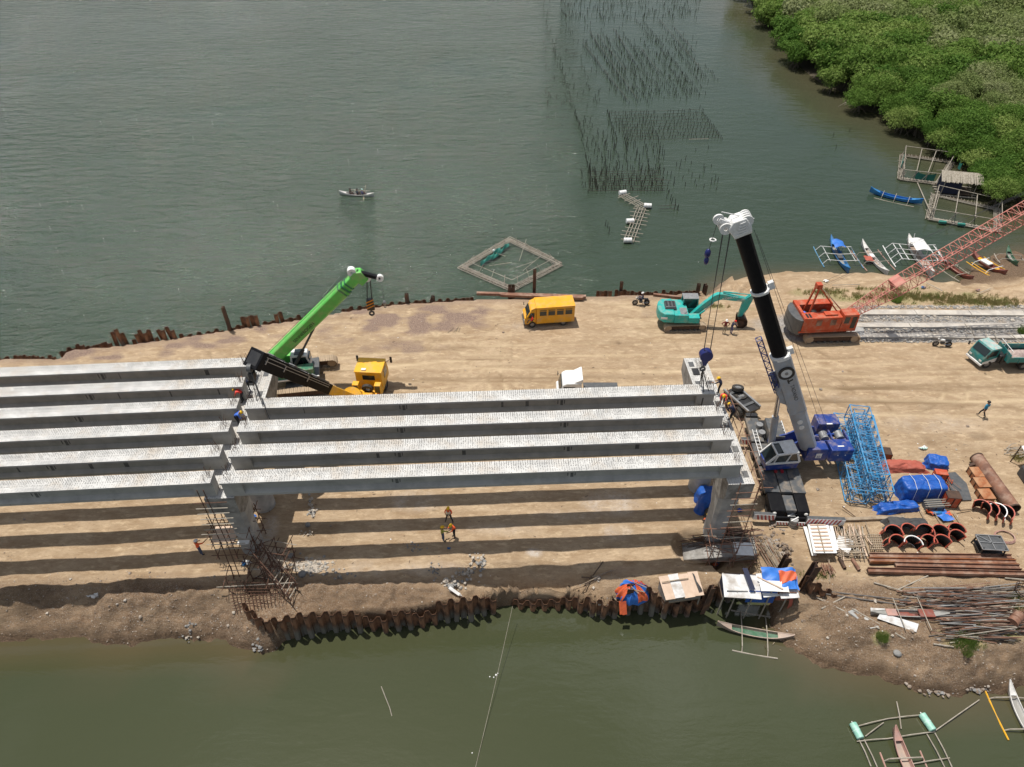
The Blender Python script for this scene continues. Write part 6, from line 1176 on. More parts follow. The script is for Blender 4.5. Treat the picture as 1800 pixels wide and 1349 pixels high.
rack('broken dark rack right of the floating walkway', [(1156, 367, 1188, 365), (1158, 372, 1186, 371), (1150, 318, 1178, 322)]); rack('small square dark frames at the left edge of the oyster farm', [(968, 80, 980, 79), (992, 92, 1011, 91), (998, 98, 1016, 97), (998, 104, 1016, 103), (1008, 122, 1026, 121)]); rack('thin pole at the lower edge of the dense rack', [(1210, 249, 1245, 248)], 'bamboo')
sline((0, 0), (0, 0), 0)
# slanting lines strung between the stake rows
lm = [(1024, 80, 1104, 183), (1036, 60, 1120, 180), (1078, 55, 1115, 112), (1050, 65, 1100, 130), (1125, 88, 1157, 132), (1158, 38, 1228, 122), (1182, 50, 1222, 97)]
rack('long dark poles linking slanting rows of far stakes', lm, r=.03, z=.6)
# ------------------------------------------------------------------ floating walkway with white drums
T = thing('floating_walkway', 'narrow bamboo walkway bent like an elbow below the oyster stakes', 'walkway', (0, 0, 0)); W0, W1, W2_, = G(1092, 345, WZ), G(1135, 369, WZ), G(1104, 428, WZ)
for a, b in ((W0, W1), (W1 + V((-.6, 0, 0)), W2_)):
    d = (b - a).normalized(); n_ = V((-d.y, d.x, 0))
    for s in (-.55, -.2, .2, .55): MB().tube(a + n_ * s + V((0, 0, .25)), b + n_ * (s * 1.1) + V((0, 0, .25)), .05, 5).build('bamboo_pole', M['bamboo'], T)
    L_ = (b - a).length; k = .6
    while k < L_: q = a + d * k; MB().tube(q - n_ * U(.9, 1.3) + V((0, 0, .33)), q + n_ * U(.9, 1.5) + V((0, 0, .33)), .05, 5).build('cross_pole', M['bamboo'], T); k += U(.9, 1.3)
for k, (x, y, rz) in enumerate(((1094, 343, .3), (1138, 366, -.1), (1107, 393, .1), (1103, 427, 0))):
    p = G(x, y, WZ) + V((0, 0, .35)); D_ = Matrix.Translation(p) @ Matrix.Rotation(rz, 4, 'Z'); T = thing('float_drum', 'white float drum ' + ['at the far end of the floating walkway', 'at the elbow of the floating walkway', 'halfway down the near leg of the walkway', 'at the near end of the floating walkway'][k], 'drum', M=D_)
    MB().tube((-.5, 0, 0), (.5, 0, 0), .32, 16).build('barrel', M['white'], T, bev=.03)
    for x_ in (-.2, .2): MB().ring((x_, 0, 0), 'x', .335, .3, .04, 16).build('hoop', M['gwhite'], T)
# ------------------------------------------------------------------ floating fish cages
def cage_side(T, a, b, w=.9, n=5, cross=True, r=.045, z=.2, mats='bamboo'):
    d = (b - a).normalized(); n_ = V((-d.y, d.x, 0)); L_ = (b - a).length
    for k in range(n): s = w * (k / (n - 1) - .5); MB().tube(a + n_ * s + V((0, 0, z + U(-.05, .08))) - d * U(0, .4), b + n_ * (s + U(-.08, .08)) + V((0, 0, z + U(-.05, .08))) + d * U(0, .4), r, 5).build('bamboo_pole', M[mats if U(0, 1) < .8 else 'wood_dark'], T)
    if cross:
        k = .4; m = MB()
        while k < L_: q = a + d * k; m.tube(q - n_ * w * U(.5, .62) + V((0, 0, z + .1)), q + n_ * w * U(.5, .62) + V((0, 0, z + .1)), .03, 4); k += U(.35, .6)
        m.build('lashing', M[mats], T, kind='stuff')
T = thing('fish_cage', 'square floating bamboo fish cage seen as a diamond off the upper shore', 'fish cage', (0, 0, 0))
q_ = [G(896, 424, WZ), G(984, 467, WZ), G(900, 511, WZ), G(812, 473, WZ)]
for i in range(4): cage_side(T, q_[i], q_[(i + 1) % 4], .75, 6)
nm = mat('green_net', (.03, .22, .16), .8, (.02, .15, .14), 6, bump=1); 
for i, (a, b) in enumerate((((845, 468), (880, 440)), ((865, 458), (895, 432)))):
    A_, B_ = G(*a, WZ), G(*b, WZ); MB().surf(lambda u, v: A_.lerp(B_, u) + V((0, -.7 * v + .35 * math.sin(9 * u + i) * .4, .35 + .3 * math.sin(PI * v) * (1 + .5 * math.sin(17 * u + 3 * v)))), 18, 5).build('net', nm, T)
for i in range(4):
    A_, B_ = q_[i], q_[(i + 1) % 4]; c_ = (q_[0] + q_[2]) / 2; ia, ib = A_.lerp(c_, .12), B_.lerp(c_, .12)
    MB().tube(ia + V((0, 0, 1.0)), ib + V((0, 0, 1.0)), .035, 5).build('rail', M['bamboo'], T)
    for t in (.15, .4, .65, .88): p = A_.lerp(B_, t); qn = (c_ - p).normalized(); MB().tube(p - qn * .4, p + qn * .6 + V((0, 0, 1.3)), .035, 5).build('prop', M['bamboo'], T)
for a, b in (((865, 445), (888, 462)), ((913, 461), (925, 432)), ((907, 473), (937, 472)), ((920, 478), (950, 462)), ((860, 470), (900, 473))): MB().tube(G(*a, WZ) + V((0, 0, .2)), G(*b, WZ) + V((0, 0, .9)), .03, 5).build('strut', M['bamboo'], T)
MB().ball(G(868, 447, WZ) + V((0, 0, .5)), .18, nu=8, nv=6).build('float', M['white'], T)
def cage(lab, P, inner, netpx=(), extra=()):
    T = thing('fish_cage', lab, 'fish cage', (0, 0, 0)); q = [G(x, y, WZ) for x, y in P]
    for i in range(4): cage_side(T, q[i], q[(i + 1) % 4], .8, 6)
    for i in range(4): MB().tube(q[i], q[i] + V((0, 0, 1.7)), .06, 5).build('corner_post', M['bamboo'], T); MB().tube(q[i] + V((0, 0, 1.6)), q[(i + 1) % 4] + V((0, 0, 1.6)), .045, 5).build('rail', M['bamboo'], T)
    for t in (.33, .62): a, b = q[0].lerp(q[1], t), q[3].lerp(q[2], t); MB().tube(a + V((0, 0, 1.5)), b + V((0, 0, 1.5)), .05, 5).build('rail', M['bamboo'], T); MB().tube(a, a + V((0, 0, 1.6)), .045, 5).build('prop', M['bamboo'], T); MB().tube(b, b + V((.0, 0, 1.6)), .045, 5).build('prop', M['bamboo'], T); MB().tube(b + V((-.8, 0, 0)), b + V((.3, 0, 1.6)), .045, 5).build('prop', M['bamboo'], T)
    for a, b in netpx: A_, B_ = G(*a, WZ), G(*b, WZ); MB().surf(lambda u, v: A_.lerp(B_, u) + V((0, .05 * math.sin(20 * u), .2 + v * (1.2 - .35 * math.sin(PI * u)))), 10, 4).build('net', nm, T)
    for k in range(16): p = q[3].lerp(q[0], U(.05, .95)); MB().tube(p + V((U(-.5, .5), U(-.5, .5), .25)), p + V((U(-.9, .9), U(-.9, .9), U(.3, .8))), .04, 5).build('loose_pole', M['bamboo'], T)
    return T
cage('far floating bamboo cage with green nets beside the mangroves', [(1586, 275), (1672, 287), (1650, 325), (1582, 317)], 0, [((1604, 317), (1640, 322)), ((1582, 300), (1585, 285)), ((1682, 298), (1686, 302))])
cage('near floating bamboo cage below the thatched hut', [(1643, 345), (1752, 370), (1752, 408), (1632, 387)], 0)
for k, (x, y) in enumerate(((1655, 395), (1688, 399))): T = MB().box(-.45, .45, -.2, .2, 0, .3, Matrix.Translation(G(x, y, WZ) + V((0, 0, .2))) @ Matrix.Rotation(-.2, 4, 'Z')).build('green_float', nm, bev=.05); tag(T, ['left green float box on the near side of the near cage', 'right green float box on the near side of the near cage'][k], 'float')
# thatched hut on a raft
hp = G(1676, 338, WZ); T = thing('raft_hut', 'thatched hut with dark blue tarp walls on a bamboo raft between two cages', 'hut', hp, R(-13))
for y in (-1.6, -.8, 0, .8, 1.6): MB().tube((-2.6, y, .15), (2.6, y, .15), .1, 6).build('raft_pole', M['bamboo'], T)
for x in (-2, 2):
    for y in (-1.3, 1.3): MB().tube((x, y, .1), (x, y, 2.3), .06, 5).build('post', M['bamboo'], T)
MB().box(-2.0, .2, -1.31, -1.27, .3, 2.0).build('tarp_wall', M['navy'], T); MB().box(-2.02, -1.98, -1.3, 1.3, .3, 2.1).build('tarp_wall', M['navy'], T); MB().box(-1.9, 1.9, -1.2, 1.2, .22, .32).build('floor', M['wood_dark'], T)
g = random.Random(8)
th = mat('thatch', (.42, .38, .31), .95, (.25, .21, .16), 6, bump=1.)
for s, nm_ in ((1, 'thatch_slope'), (-1, 'thatch_slope')):
    m = MB()
    for k in range(90):
        x = -2.6 + 5.2 * k / 89 + g.uniform(-.03, .03); e = g.uniform(-.2, .15)
        m.beam((x, 0, 2.95 + g.uniform(0, .05)), (x + g.uniform(-.08, .08), s * (1.75 + e), 2.15 - e * .3), .085, .05)
    m.build(nm_, th, T, smooth=False, kind='stuff')
T = tag(MB().tube(G(1612, 322, WZ) + V((0, 0, .1)), G(1634, 384, WZ) + V((0, 0, .6)), .06, 5).build('bamboo_pole', M['bamboo']), 'long bamboo pole slanting down from the far cage to the near cage', 'pole')
# ------------------------------------------------------------------ outrigger boats
def hull(T, L, w, h, paint, inside, rise=.35, name='hull', sheer=.25):
    n = 14; m = MB()
    def sec(t): return w / 2 * max(.03, (1 - abs(2 * t - 1) ** 2.6)), rise * abs(2 * t - 1) ** 3
    def pt(t, k):
        ww, zz = sec(t); x = (t - .5) * L
        return [(x, -ww, h + zz + sheer * abs(2 * t - 1) ** 2), (x, -ww * .75, h * .35 + zz), (x, 0, zz), (x, ww * .75, h * .35 + zz), (x, ww, h + zz + sheer * abs(2 * t - 1) ** 2)][k]
    m.surf(lambda u, v: pt(u, int(round(v * 4))), n, 4); hl = m.build(name, paint, T)
    m = MB(); m.surf(lambda u, v: (pt(u, 0)[0] * .985, (-1 + 2 * v) * sec(u)[0] * .86, h * .42 + sec(u)[1] + (sheer * .5) * abs(2 * u - 1) ** 2), n, 2); m.build('bilge', inside, hl)
    m = MB()
    for k in (0, 4):
        for i in range(n): a, b = V(pt(i / n, k)), V(pt((i + 1) / n, k)); m.beam(a, b, .05, .06)
    m.build('gunwale', paint, hl)
    for s in (-1, 1):
        d = MB(); d.surf(lambda u, v: (s * (L * .30 + u * L * .185), (-1 + 2 * v) * sec(.5 + s * (.30 + u * .185))[0] * .95, h + sec(.5 + s * (.3 + u * .185))[1] + sheer * (.6 + .37 * u) ** 2 - .0), 5, 2); d.build('end_deck', paint, hl)
    return hl
def banca(lab, c, rz, L, w, h, paint, inside, span, arms, floats, fm, am, z=WZ, tilt=0, curve=.25, draft=.12, cat='outrigger boat'):
    T = thing('outrigger_boat', lab, cat, (c[0], c[1], z - draft if c[2] == 0 else c[2]), rz); T.rotation_euler = (tilt, 0, rz)
    hull(T, L, w, h, paint, inside)
    for x in arms:
        a = MB(); a.path([(x, -span, .12), (x, -span * .8, h + curve), (x, 0, h + .12), (x, span * .8, h + curve), (x, span, .12)], .04, 5); a.build('outrigger_arm', M[am], T)
    fl = max(arms) - min(arms) + floats
    for s in (-1, 1):
        cx_ = (max(arms) + min(arms)) / 2; MB().path([(cx_ - fl / 2, s * span, .16), (cx_, s * span, .08), (cx_ + fl / 2, s * span, .18)], .055, 6).build('outrigger_float', M[fm], T)
    return T
for k_, c_ in (('p_blue', (.02, .17, .42)), ('p_bluel', (.10, .30, .50)), ('p_white', (.72, .70, .66)), ('p_red', (.26, .075, .05)), ('p_yellow', (.80, .42, .02)), ('p_pink', (.47, .27, .22)), ('p_green', (.05, .15, .08)), ('p_ply', (.45, .34, .27)), ('p_grey', (.34, .33, .30))): M[k_] = mat(k_ + '_boat_paint', c_, .5, tuple(x * .78 for x in c_), 3, c3=tuple(x * .6 + .08 for x in c_), sc3=2.5)
def mid2(a, b, z=WZ): p, q = G(*a, z), G(*b, z); return (p + q) / 2, yaw(p, q), (q - p).length
c, r_, L = mid2((1457, 425), (1490, 484)); T = banca('blue outrigger boat with a blue canopy, leftmost on the upper shore', (c.x, c.y, 0), r_, L, .85, .5, M['p_blue'], M['p_grey'], 2.3, (-1.6, 0, 1.5), 1.6, 'p_bluel', 'white')
for x in (-1.6, -.5):
    for y in (-.4, .4): MB().tube((x, y, .4), (x, y, 1.4), .025, 5).build('canopy_post', M['p_blue'], T)
MB().surf(lambda u, v: (-1.9 + 1.7 * u, -.65 + 1.3 * v, 1.42 + .18 * math.sin(PI * v) + .05 * math.sin(11 * u + 5 * v)), 10, 8).build('canopy', M['sky_tarp'], T); MB().box(-.2, .8, -.3, .3, .3, .6).build('engine_box', M['dkgrey'], T)
for y in (-1.5, 1.5): MB().tube((-1.7, y, .62), (1.6, y, .62), .03, 5).build('stringer', M['white'], T)
c, r_, L = mid2((1512, 432), (1558, 488)); T = banca('white outrigger boat with pink floats, second from the left on the upper shore', (c.x, c.y, 0), r_, L, .7, .45, M['p_white'], M['p_ply'], 1.7, (-1.1, .9), 2.6, 'p_pink', 'bamboo'); MB().surf(lambda u, v: (-.4 + 1.1 * u, -1.2 + .9 * v, .62 + .06 * math.sin(7 * u + 6 * v)), 6, 6).build('pink_cloth', M['pink_tarp'], T); MB().box(-.9, -.2, -.25, .25, .4, .6).build('engine_box', M['white'], T)
c, r_, L = mid2((1592, 425), (1636, 492)); T = banca('large white outrigger boat with a white roof, seen through the red boom', (c.x, c.y, 0), r_, L, 1.15, .65, M['p_white'], M['p_ply'], 3.2, (-2.3, -1.1, 0, 1.2), 1.4, 'white', 'white', curve=.3)
for x in (-1.9, .2):
    for y in (-.6, .6): MB().tube((x, y, .5), (x, y, 1.7), .03, 5).build('roof_post', M['white'], T)
MB().surf(lambda u, v: (-2.2 + 2.7 * u, -.85 + 1.7 * v, 1.7 + .2 * math.sin(PI * v)), 8, 6).build('roof', M['white'], T); 
for y in (-2.4, -1.7, 1.7, 2.4): MB().tube((-2.4, y, .85), (1.3, y, .85), .045, 5).build('stringer', M['white'], T)
MB().box(1.2, 2.2, -.4, .4, .6, .75).build('fore_hatch', M['p_ply'], T); MB().tube((-2.6, 0, .8), (-3.0, 0, 2.0), .04, 5).build('flag_pole', M['white'], T)
c, r_, L = mid2((1655, 462), (1707, 497)); T = banca('narrow dark red boat with grey poles between the white and the yellow boats', (c.x, c.y, 0), r_, L, .6, .4, M['p_red'], M['p_pink'], 1.2, (-.8, .9), 1.6, 'bamboo', 'bamboo', curve=.1)
c, r_, L = mid2((1701, 461), (1760, 497)); c = V((c.x, c.y, tz(c.x, c.y) + .1)); T = banca('dark red and yellow boat with yellow floats beached on the mud', tuple(c), r_, L, .85, .45, M['p_red'], M['p_pink'], 1.4, (-.9, 1.0), 1.6, 'p_yellow', 'white', curve=.1); MB().box(-.9, .3, -.38, .38, .52, .68).build('white_hatch', M['white'], T, bev=.03); MB().surf(lambda u, v: (1.0 + 1.0 * u, (-.4 + .8 * v) * (1 - .75 * u), .52 + .25 * u * u), 5, 3).build('yellow_bow', M['p_yellow'], T); MB().surf(lambda u, v: (-1.0 - 1.0 * u, (-.4 + .8 * v) * (1 - .75 * u), .52 + .25 * u * u), 5, 3).build('yellow_stern', M['p_yellow'], T); MB().tube((-1.2, -1.2, .3), (1.2, -1.25, .3), .06, 5).build('spare_pole', M['p_yellow'], T)
c, r_, L = mid2((1762, 452), (1780, 480)); c = V((c.x, c.y, tz(c.x, c.y) + .05)); banca('small weathered grey and green boat on the mud at the right', tuple(c), r_, L, .65, .4, M['p_green'], M['p_grey'], 1.5, (-.5, .6), 1.0, 'bamboo', 'bamboo', curve=.1)
c, r_, L = mid2((1527, 340), (1619, 361)); banca('bright blue outrigger boat floating alone off the bamboo cages', (c.x, c.y, 0), r_, L, .75, .5, M['p_blue'] if 0 else mat('bright_blue_hull', (.02, .17, .45), .5, (.06, .25, .5), 2), M['hblue'], 1.15, (-1.6, 0, 1.7), 1.8, 'bamboo', 'bamboo', curve=.05)
c, r_, L = mid2((1258, 1103), (1392, 1127)); T = banca('pale wooden outrigger boat with green floor moored at the lower shore', (c.x, c.y, 0), r_, L, .62, .35, M['p_ply'], M['p_green'], 1.55, (-.85, .85), 1.3, 'bamboo', 'bamboo', curve=0)
c, r_, L = mid2((1768, 1210), (1822, 1320)); T = banca('grey outrigger boat with a yellow float at the lower right edge', (c.x, c.y, 0), r_, L * 1.1, .55, .35, M['p_white'], M['p_grey'], 1.45, (-1.2, .8), 1.2, 'p_yellow', 'bamboo', curve=0)
c, r_, L = mid2((1568, 1290), (1615, 1400)); T = banca('pinkish bow of an outrigger boat entering the picture at the bottom right', (c.x, c.y, 0), r_, L * 1.1, .65, .4, M['p_pink'], M['p_ply'], 1.25, (-.2, 1.4), 1.0, 'p_pink', 'bamboo', curve=.1)
# raft of poles with mint drums
T = thing('pole_raft', 'raft frame of poles in the water at the bottom right', 'raft', (0, 0, 0))
for a, b in (((1500, 1280), (1560, 1265)), ((1560, 1265), (1625, 1258)), ((1505, 1305), (1560, 1300)), ((1560, 1300), (1640, 1288)), ((1575, 1235), (1583, 1283)), ((1640, 1288), (1720, 1232)), ((1508, 1300), (1530, 1349)), ((1518, 1302), (1545, 1360)), ((1628, 1292), (1660, 1352)), ((1642, 1290), (1672, 1350)), ((1520, 1296), (1552, 1272)), ((1600, 1345), (1668, 1334))): MB().path([G(*a, WZ) + V((0, 0, .12)), (G(*a, WZ) + G(*b, WZ)) / 2 + V((0, 0, .2)), G(*b, WZ) + V((0, 0, .12))], .035, 5).build('pole', M['bamboo'], T)
mint = mat('mint_plastic', (.38, .62, .52), .5, (.20, .48, .38), 3)
for k, (a, b) in enumerate((((1497, 1274), (1511, 1301)), ((1618, 1258), (1638, 1287)))):
    A_, B_ = G(*a, WZ) + V((0, 0, .2)), G(*b, WZ) + V((0, 0, .2)); T = thing('float_drum', ['left mint green float drum of the pole raft', 'right mint green float drum of the pole raft'][k], 'drum', (0, 0, 0)); MB().tube(A_, B_, .24, 16).build('barrel', mint, T, bev=.04); MB().ring(A_.lerp(B_, .5), (B_ - A_), .25, .2, .04, 16).build('hoop', M['palegreen'], T); MB().tube(A_ + (A_ - B_) * .12, A_, .03, 5).build('plug', M['white'], T)
# canoe with three people
c, r_, L = mid2((597, 342), (658, 346)); T = thing('canoe', 'narrow pale canoe with three people out on the open water', 'canoe', (c.x, c.y, WZ - .08), r_); hull(T, L, .6, .26, M['p_white'], M['wood_dark'], rise=.06, sheer=.34); MB().path([(-1.4, 1.15, .3), (1.6, 1.1, .3)], .05, 5).build('outrigger_float', M['bamboo'], T); MB().path([(-.5, 0, .35), (-.5, 1.15, .35)], .03, 5).build('outrigger_arm', M['bamboo'], T); MB().path([(1.1, 0, .35), (1.1, 1.12, .35)], .03, 5).build('outrigger_arm', M['bamboo'], T)
for k, (x, sh, ht, lab) in enumerate(((-.95, 'brownshirt', 'hair', 'person in brown shirt at the left end of the canoe'), (.05, 'navy', 'hair', 'person in dark clothes in the middle of the canoe'), (.75, 'purple', 'palegreen', 'person in pale hood and purple shirt at the right of the canoe'))):
    pz = Matrix.Translation((c.x, c.y, WZ)) @ Matrix.Rotation(r_, 4, 'Z') @ V((x, 0, .1)); person(lab, pz, r_ - PI / 2 + .3 * k, 'sit', sh, 'dkpants', ht)
o = MB().tube(G(644, 334, WZ) + V((0, 0, .7)), G(638, 352, WZ) + V((0, 0, -.1)), .025, 5).beam(G(640, 349, WZ) + V((0, 0, .1)), G(637.5, 354, WZ) + V((0, 0, -.1)), .14, .02).build('paddle', M['wood']); tag(o, 'pale paddle held over the near side of the canoe', 'paddle')
# poles and the rope in the lower water
tag(MB().path([G(673, 1218, WZ) + V((0, 0, .9)), G(686, 1248, WZ) + V((0, 0, .2)), G(692, 1272, WZ) - V((0, 0, .3))], .03, 5).build('bamboo_pole', M['bamboo']), 'thin bamboo pole leaning out of the lower water', 'pole')
a, b = G(901, 1062, 0) + V((0, 0, -.3)), G(826, 1349, WZ) + V((0, -1.5, -.1)); rp = MB().path([a.lerp(b, t) - V((0, 0, .35 * math.sin(PI * t))) for t in [i / 12 for i in range(13)]], .012, 4).build('mooring_rope', M['bamboo']); tag(rp, 'thin pale rope running from the sheet pile wall across the lower water', 'rope')
g = random.Random(77)
for k, (x, y) in enumerate(((861, 1190), (872, 1187), (875, 1184), (868, 1191), (830, 1324))): o = MB().ball(G(x, y, WZ), .05 + .03 * (k == 1), nu=6, nv=4).build('foam_scrap', M['white']); tag(o, 'tiny white foam scrap floating by the rope in the lower water', 'scrap', 'foam scraps on the water')
m = MB()
for k in range(60):
    p = G(g.uniform(0, 1250), g.uniform(180, 560) if k < 50 else g.uniform(300, 480), WZ)
    if p.y < G(600, 520, WZ).y and polydist(np.array([p.x]), np.array([p.y]), land)[0][0] > -1: continue
    m.ball(p + V((0, 0, .01)), g.uniform(.03, .06), g.uniform(.02, .04), .008, 6, 3)
tag(m.build('foam_flecks', M['white']), 'tiny white flecks drifting on the open water', 'foam', kind='stuff')
# ------------------------------------------------------------------ yard right of the crane
def tarpbox(lab, c, rz, lx, ly, h, mt, name='tarpaulin', wr=.06, seed=0, sag=.0, skirt=.12, top=.0):
    "a sheet draped over a load: sides fall to the ground with folds"
    g = random.Random(seed); ph = [g.uniform(0, 6.28) for _ in range(8)]; n = 34; m = MB(); rings = []
    def pr(t):
        a = 2 * PI * t; cx, cy = math.cos(a), math.sin(a); k = 1 / max(abs(cx) ** 1, abs(cy) ** 1); k = min(k, 1.33); return cx * k * lx / 2, cy * k * ly / 2
    prof = [(.02, h * (1 + top)), (.55, h * (1 + top * .8) - sag), (.93, h), (1., h * .93), (1.03, h * .55), (1.06 + skirt * .4, h * .2), (1.08 + skirt, .0)]
    vs = []
    for s, z in prof:
        for i in range(n):
            x, y = pr(i / n); w_ = wr * (math.sin(9 * i / n * 6.28 / 2 + ph[0]) + math.sin(17 * i / n * 6.28 / 2 + ph[1] + z)) * (0.3 + (h - z) / h); f = 1 + w_ / max(lx, ly) * 2
            zz = z + wr * .8 * math.sin(3 * x + ph[2]) * math.cos(2.3 * y + ph[3]) * (z > .1) + g.uniform(-.03, .03) * (z > .1); vs.append((x * s * f, y * s * f, zz))
    fs = [(j * n + i, (j + 1) * n + i, (j + 1) * n + (i + 1) % n, j * n + (i + 1) % n) for j in range(len(prof) - 1) for i in range(n)] + [tuple(range(n))]
    m.add(vs, fs); o = m.build(name, mt); o.location = (c[0], c[1], tz(c[0], c[1]) - .03); o.rotation_euler = (0, 0, rz); s_ = o.modifiers.new('s', 'SUBSURF'); s_.levels = s_.render_levels = 2; d_ = o.modifiers.new('d', 'DISPLACE'); tx = bpy.data.textures.get('folds') or bpy.data.textures.new('folds', 'CLOUDS'); tx.noise_scale = .34; tx.noise_depth = 3; d_.texture = tx; d_.strength = .16; d_.texture_coords = 'LOCAL'; tag(o, lab, 'tarpaulin'); return o
def midg(a, b): p, q = GT(*a), GT(*b); return (p + q) / 2, yaw(p, q), (q - p).length
def boxat(lab, cat, nm, px, py, lx, ly, h, rz, mt, lid=None, z=0., M2='rust_dark', extra=None):
    p = GT(px, py); T = thing(nm, lab, cat, (p.x, p.y, p.z + z), rz); MB().box(-lx / 2, lx / 2, -ly / 2, ly / 2, 0, h).build('shell', M[mt], T, bev=.02)
    MB().box(-lx / 2 - .02, lx / 2 + .02, -ly / 2 - .02, ly / 2 + .02, h, h + .05).build('lid', M[lid or mt], T, bev=.01)
    m = MB()
    for s in (-1, 1): m.beam((s * (lx / 2 + .02), -ly / 2, .02), (s * (lx / 2 + .02), -ly / 2, h), .06, .06); m.beam((0, s * (ly / 2 + .02), .02), (0, s * (ly / 2 + .02), h), .06, .05)
    m.build('edge_rib', M[M2], T, kind='stuff'); return T
# cargo under tarps
tarpbox('big bright blue tarpaulin pulled square over a crate in the yard', GT(1613, 868), R(2), 3.3, 1.5, 1.5, M['blue_tarp'], seed=1, wr=.035, skirt=.02); tarpbox('small blue tarpaulin over a boxy load behind the big blue one', GT(1644, 818), R(-12), 1.5, 1.15, .75, M['blue_tarp'], seed=2, wr=.07, skirt=.1)
tarpbox('faded red tarpaulin spread low between the blue lattice and the small blue tarp', GT(1588, 822), R(-4), 2.9, 1.0, .45, M['pink_tarp'], seed=3, wr=.09, top=.3, skirt=.2); tarpbox('low sagging blue tarpaulin in front of the big blue one', GT(1575, 895), R(6), 3.0, .8, .55, M['blue_tarp'], seed=4, wr=.09)
tarpbox('black tarpaulin mound behind the red rimmed formwork', GT(1593, 928), R(-4), 2.9, 1.1, .6, M['dk_tarp'], seed=5, wr=.08, top=.25, skirt=.15)
boxat('orange rusty steel box open at the top behind the blue lattice sections', 'steel box', 'steel_box', 1549, 800, 1.25, .8, .5, R(-8), 'rust_orange', 'rust_dark'); boxat('red machine housing between the two blue tarpaulins', 'machine', 'machine_housing', 1648, 842, .9, .55, .8, R(-10), 'red_mc'); boxat('red steel bin at the right end of the big blue tarpaulin', 'bin', 'steel_bin', 1666, 886, 1.0, .75, 1.1, R(-6), 'red_mc', 'rust_dark')
T = boxat('dark open crate with pale poles on top in front of the big blue tarpaulin', 'crate', 'crate', 1637, 894, 1.2, .8, .6, R(3), 'dkgrey', 'dkgrey')
for k in range(4): MB().tube((-.9 + k * .05, -.35 + k * .2, .68), (1.1, -.3 + k * .2, .70), .03, 5).build('pole', M['bamboo'], T)
MB().beam((-.7, -.4, .35), (-.35, -.5, -.0), .12, .1).build('red_arm', M['red_mc'], T)
P_ = [GT(1655, 834), GT(1678, 832), GT(1698, 852), (GT(1707, 881)), GT(1680, 882), GT(1668, 858)]; m = MB(); m.add([(p.x, p.y, p.z + .02) for p in P_] + [(p.x, p.y, p.z + .14) for p in P_], [tuple(range(5, -1, -1)), tuple(range(6, 12))] + [(i, (i + 1) % 6, (i + 1) % 6 + 6, i + 6) for i in range(6)]); tag(m.build('steel_plate', M['dkgrey']), 'curved dark steel plate lying flat right of the red bin', 'steel plate')
T = thing('rebar_bundle', 'tangle of red painted bars on the dark steel plate', 'rebar bundle', (0, 0, 0))
for k in range(9): p = GT(1666 + U(-5, 8), 850 + U(-8, 10), .2); MB().path([p, p + V((U(-.4, .4), U(-.5, .3), U(.05, .3))), p + V((U(-.6, .6), U(-.8, .1), .1))], .025, 4).build('bar', M['red_mc' if k % 2 else 'rust_red'], T)
def cloth(lab, px, py, cols, s, seed, name='cloth_heap'):
    g = random.Random(seed); p = GT(px, py); T = thing(name, lab, 'cloth', (p.x, p.y, p.z))
    for k in range(len(cols) * 2):
        a, r0, x0, y0 = g.uniform(0, 6.28), g.uniform(.5, 1) * s, g.uniform(-.5, .5) * s, g.uniform(-.25, .25) * s; f1, f2 = g.uniform(4, 9), g.uniform(0, 6)
        def fn(u, v): rr = r0 * (.75 + .35 * math.sin(f1 * u + f2)); x = (u - .5) * 2 * rr; y = (v - .5) * 1.1 * r0; return (x0 + x * math.cos(a) - y * math.sin(a), y0 + (x * math.sin(a) + y * math.cos(a)) * .6, .05 + .035 * k + .07 * math.sin(7 * u + f2) * math.sin(6 * v + f1) + .05)
        MB().surf(fn, 10, 8).build('sheet', M[cols[k % len(cols)]], T)
    return T
cloth('crumpled blue and orange sheets on the sand below the red bin', 1650, 906, ['sky_tarp', 'orange_tarp', 'p_blue'], .9, 5)
# big rusty casing pipe and orange boxes
A_, B_ = GT(1712, 812) + V((0, 0, .52)), GT(1776, 902) + V((0, 0, .52)); T = thing('casing_pipe', 'long thick rusty casing pipe lying diagonally at the right edge of the yard', 'steel pipe', (0, 0, 0)); MB().tube(A_, B_, .50, 28, caps=False).build('tube', M['rust_red'], T); MB().tube(A_, B_, .46, 28, caps=False).build('inner_wall', M['rust_dark'], T)
for q in (A_, B_): MB().ring(q, (B_ - A_), .52, .455, .12, 28).build('rim', M['rust_dark'], T)
MB().tube(A_ + (B_ - A_) * .02, A_ + (B_ - A_) * .021, .45, 24).build('plug', M['sandtrk'], T)
for k in range(2): q = A_.lerp(B_, .12 + k * .02); MB().beam(q + V((-.8 + k * 1.1, 0, -.3)), q + V((-.4 + k * 1.1, 0, -.05)), .25, .2).build('lug', M['rust_dark'], T)
for k, (x, y) in enumerate(((1714, 838), (1721, 856), (1729, 876))): boxat(['topmost orange rusty steel box against the thick pipe', 'middle orange rusty steel box against the thick pipe', 'lowest orange rusty steel box against the thick pipe'][k], 'steel box', 'steel_box', x, y, 1.0, .95, .55 - .02 * k, yaw(A_, B_), 'rust_orange')
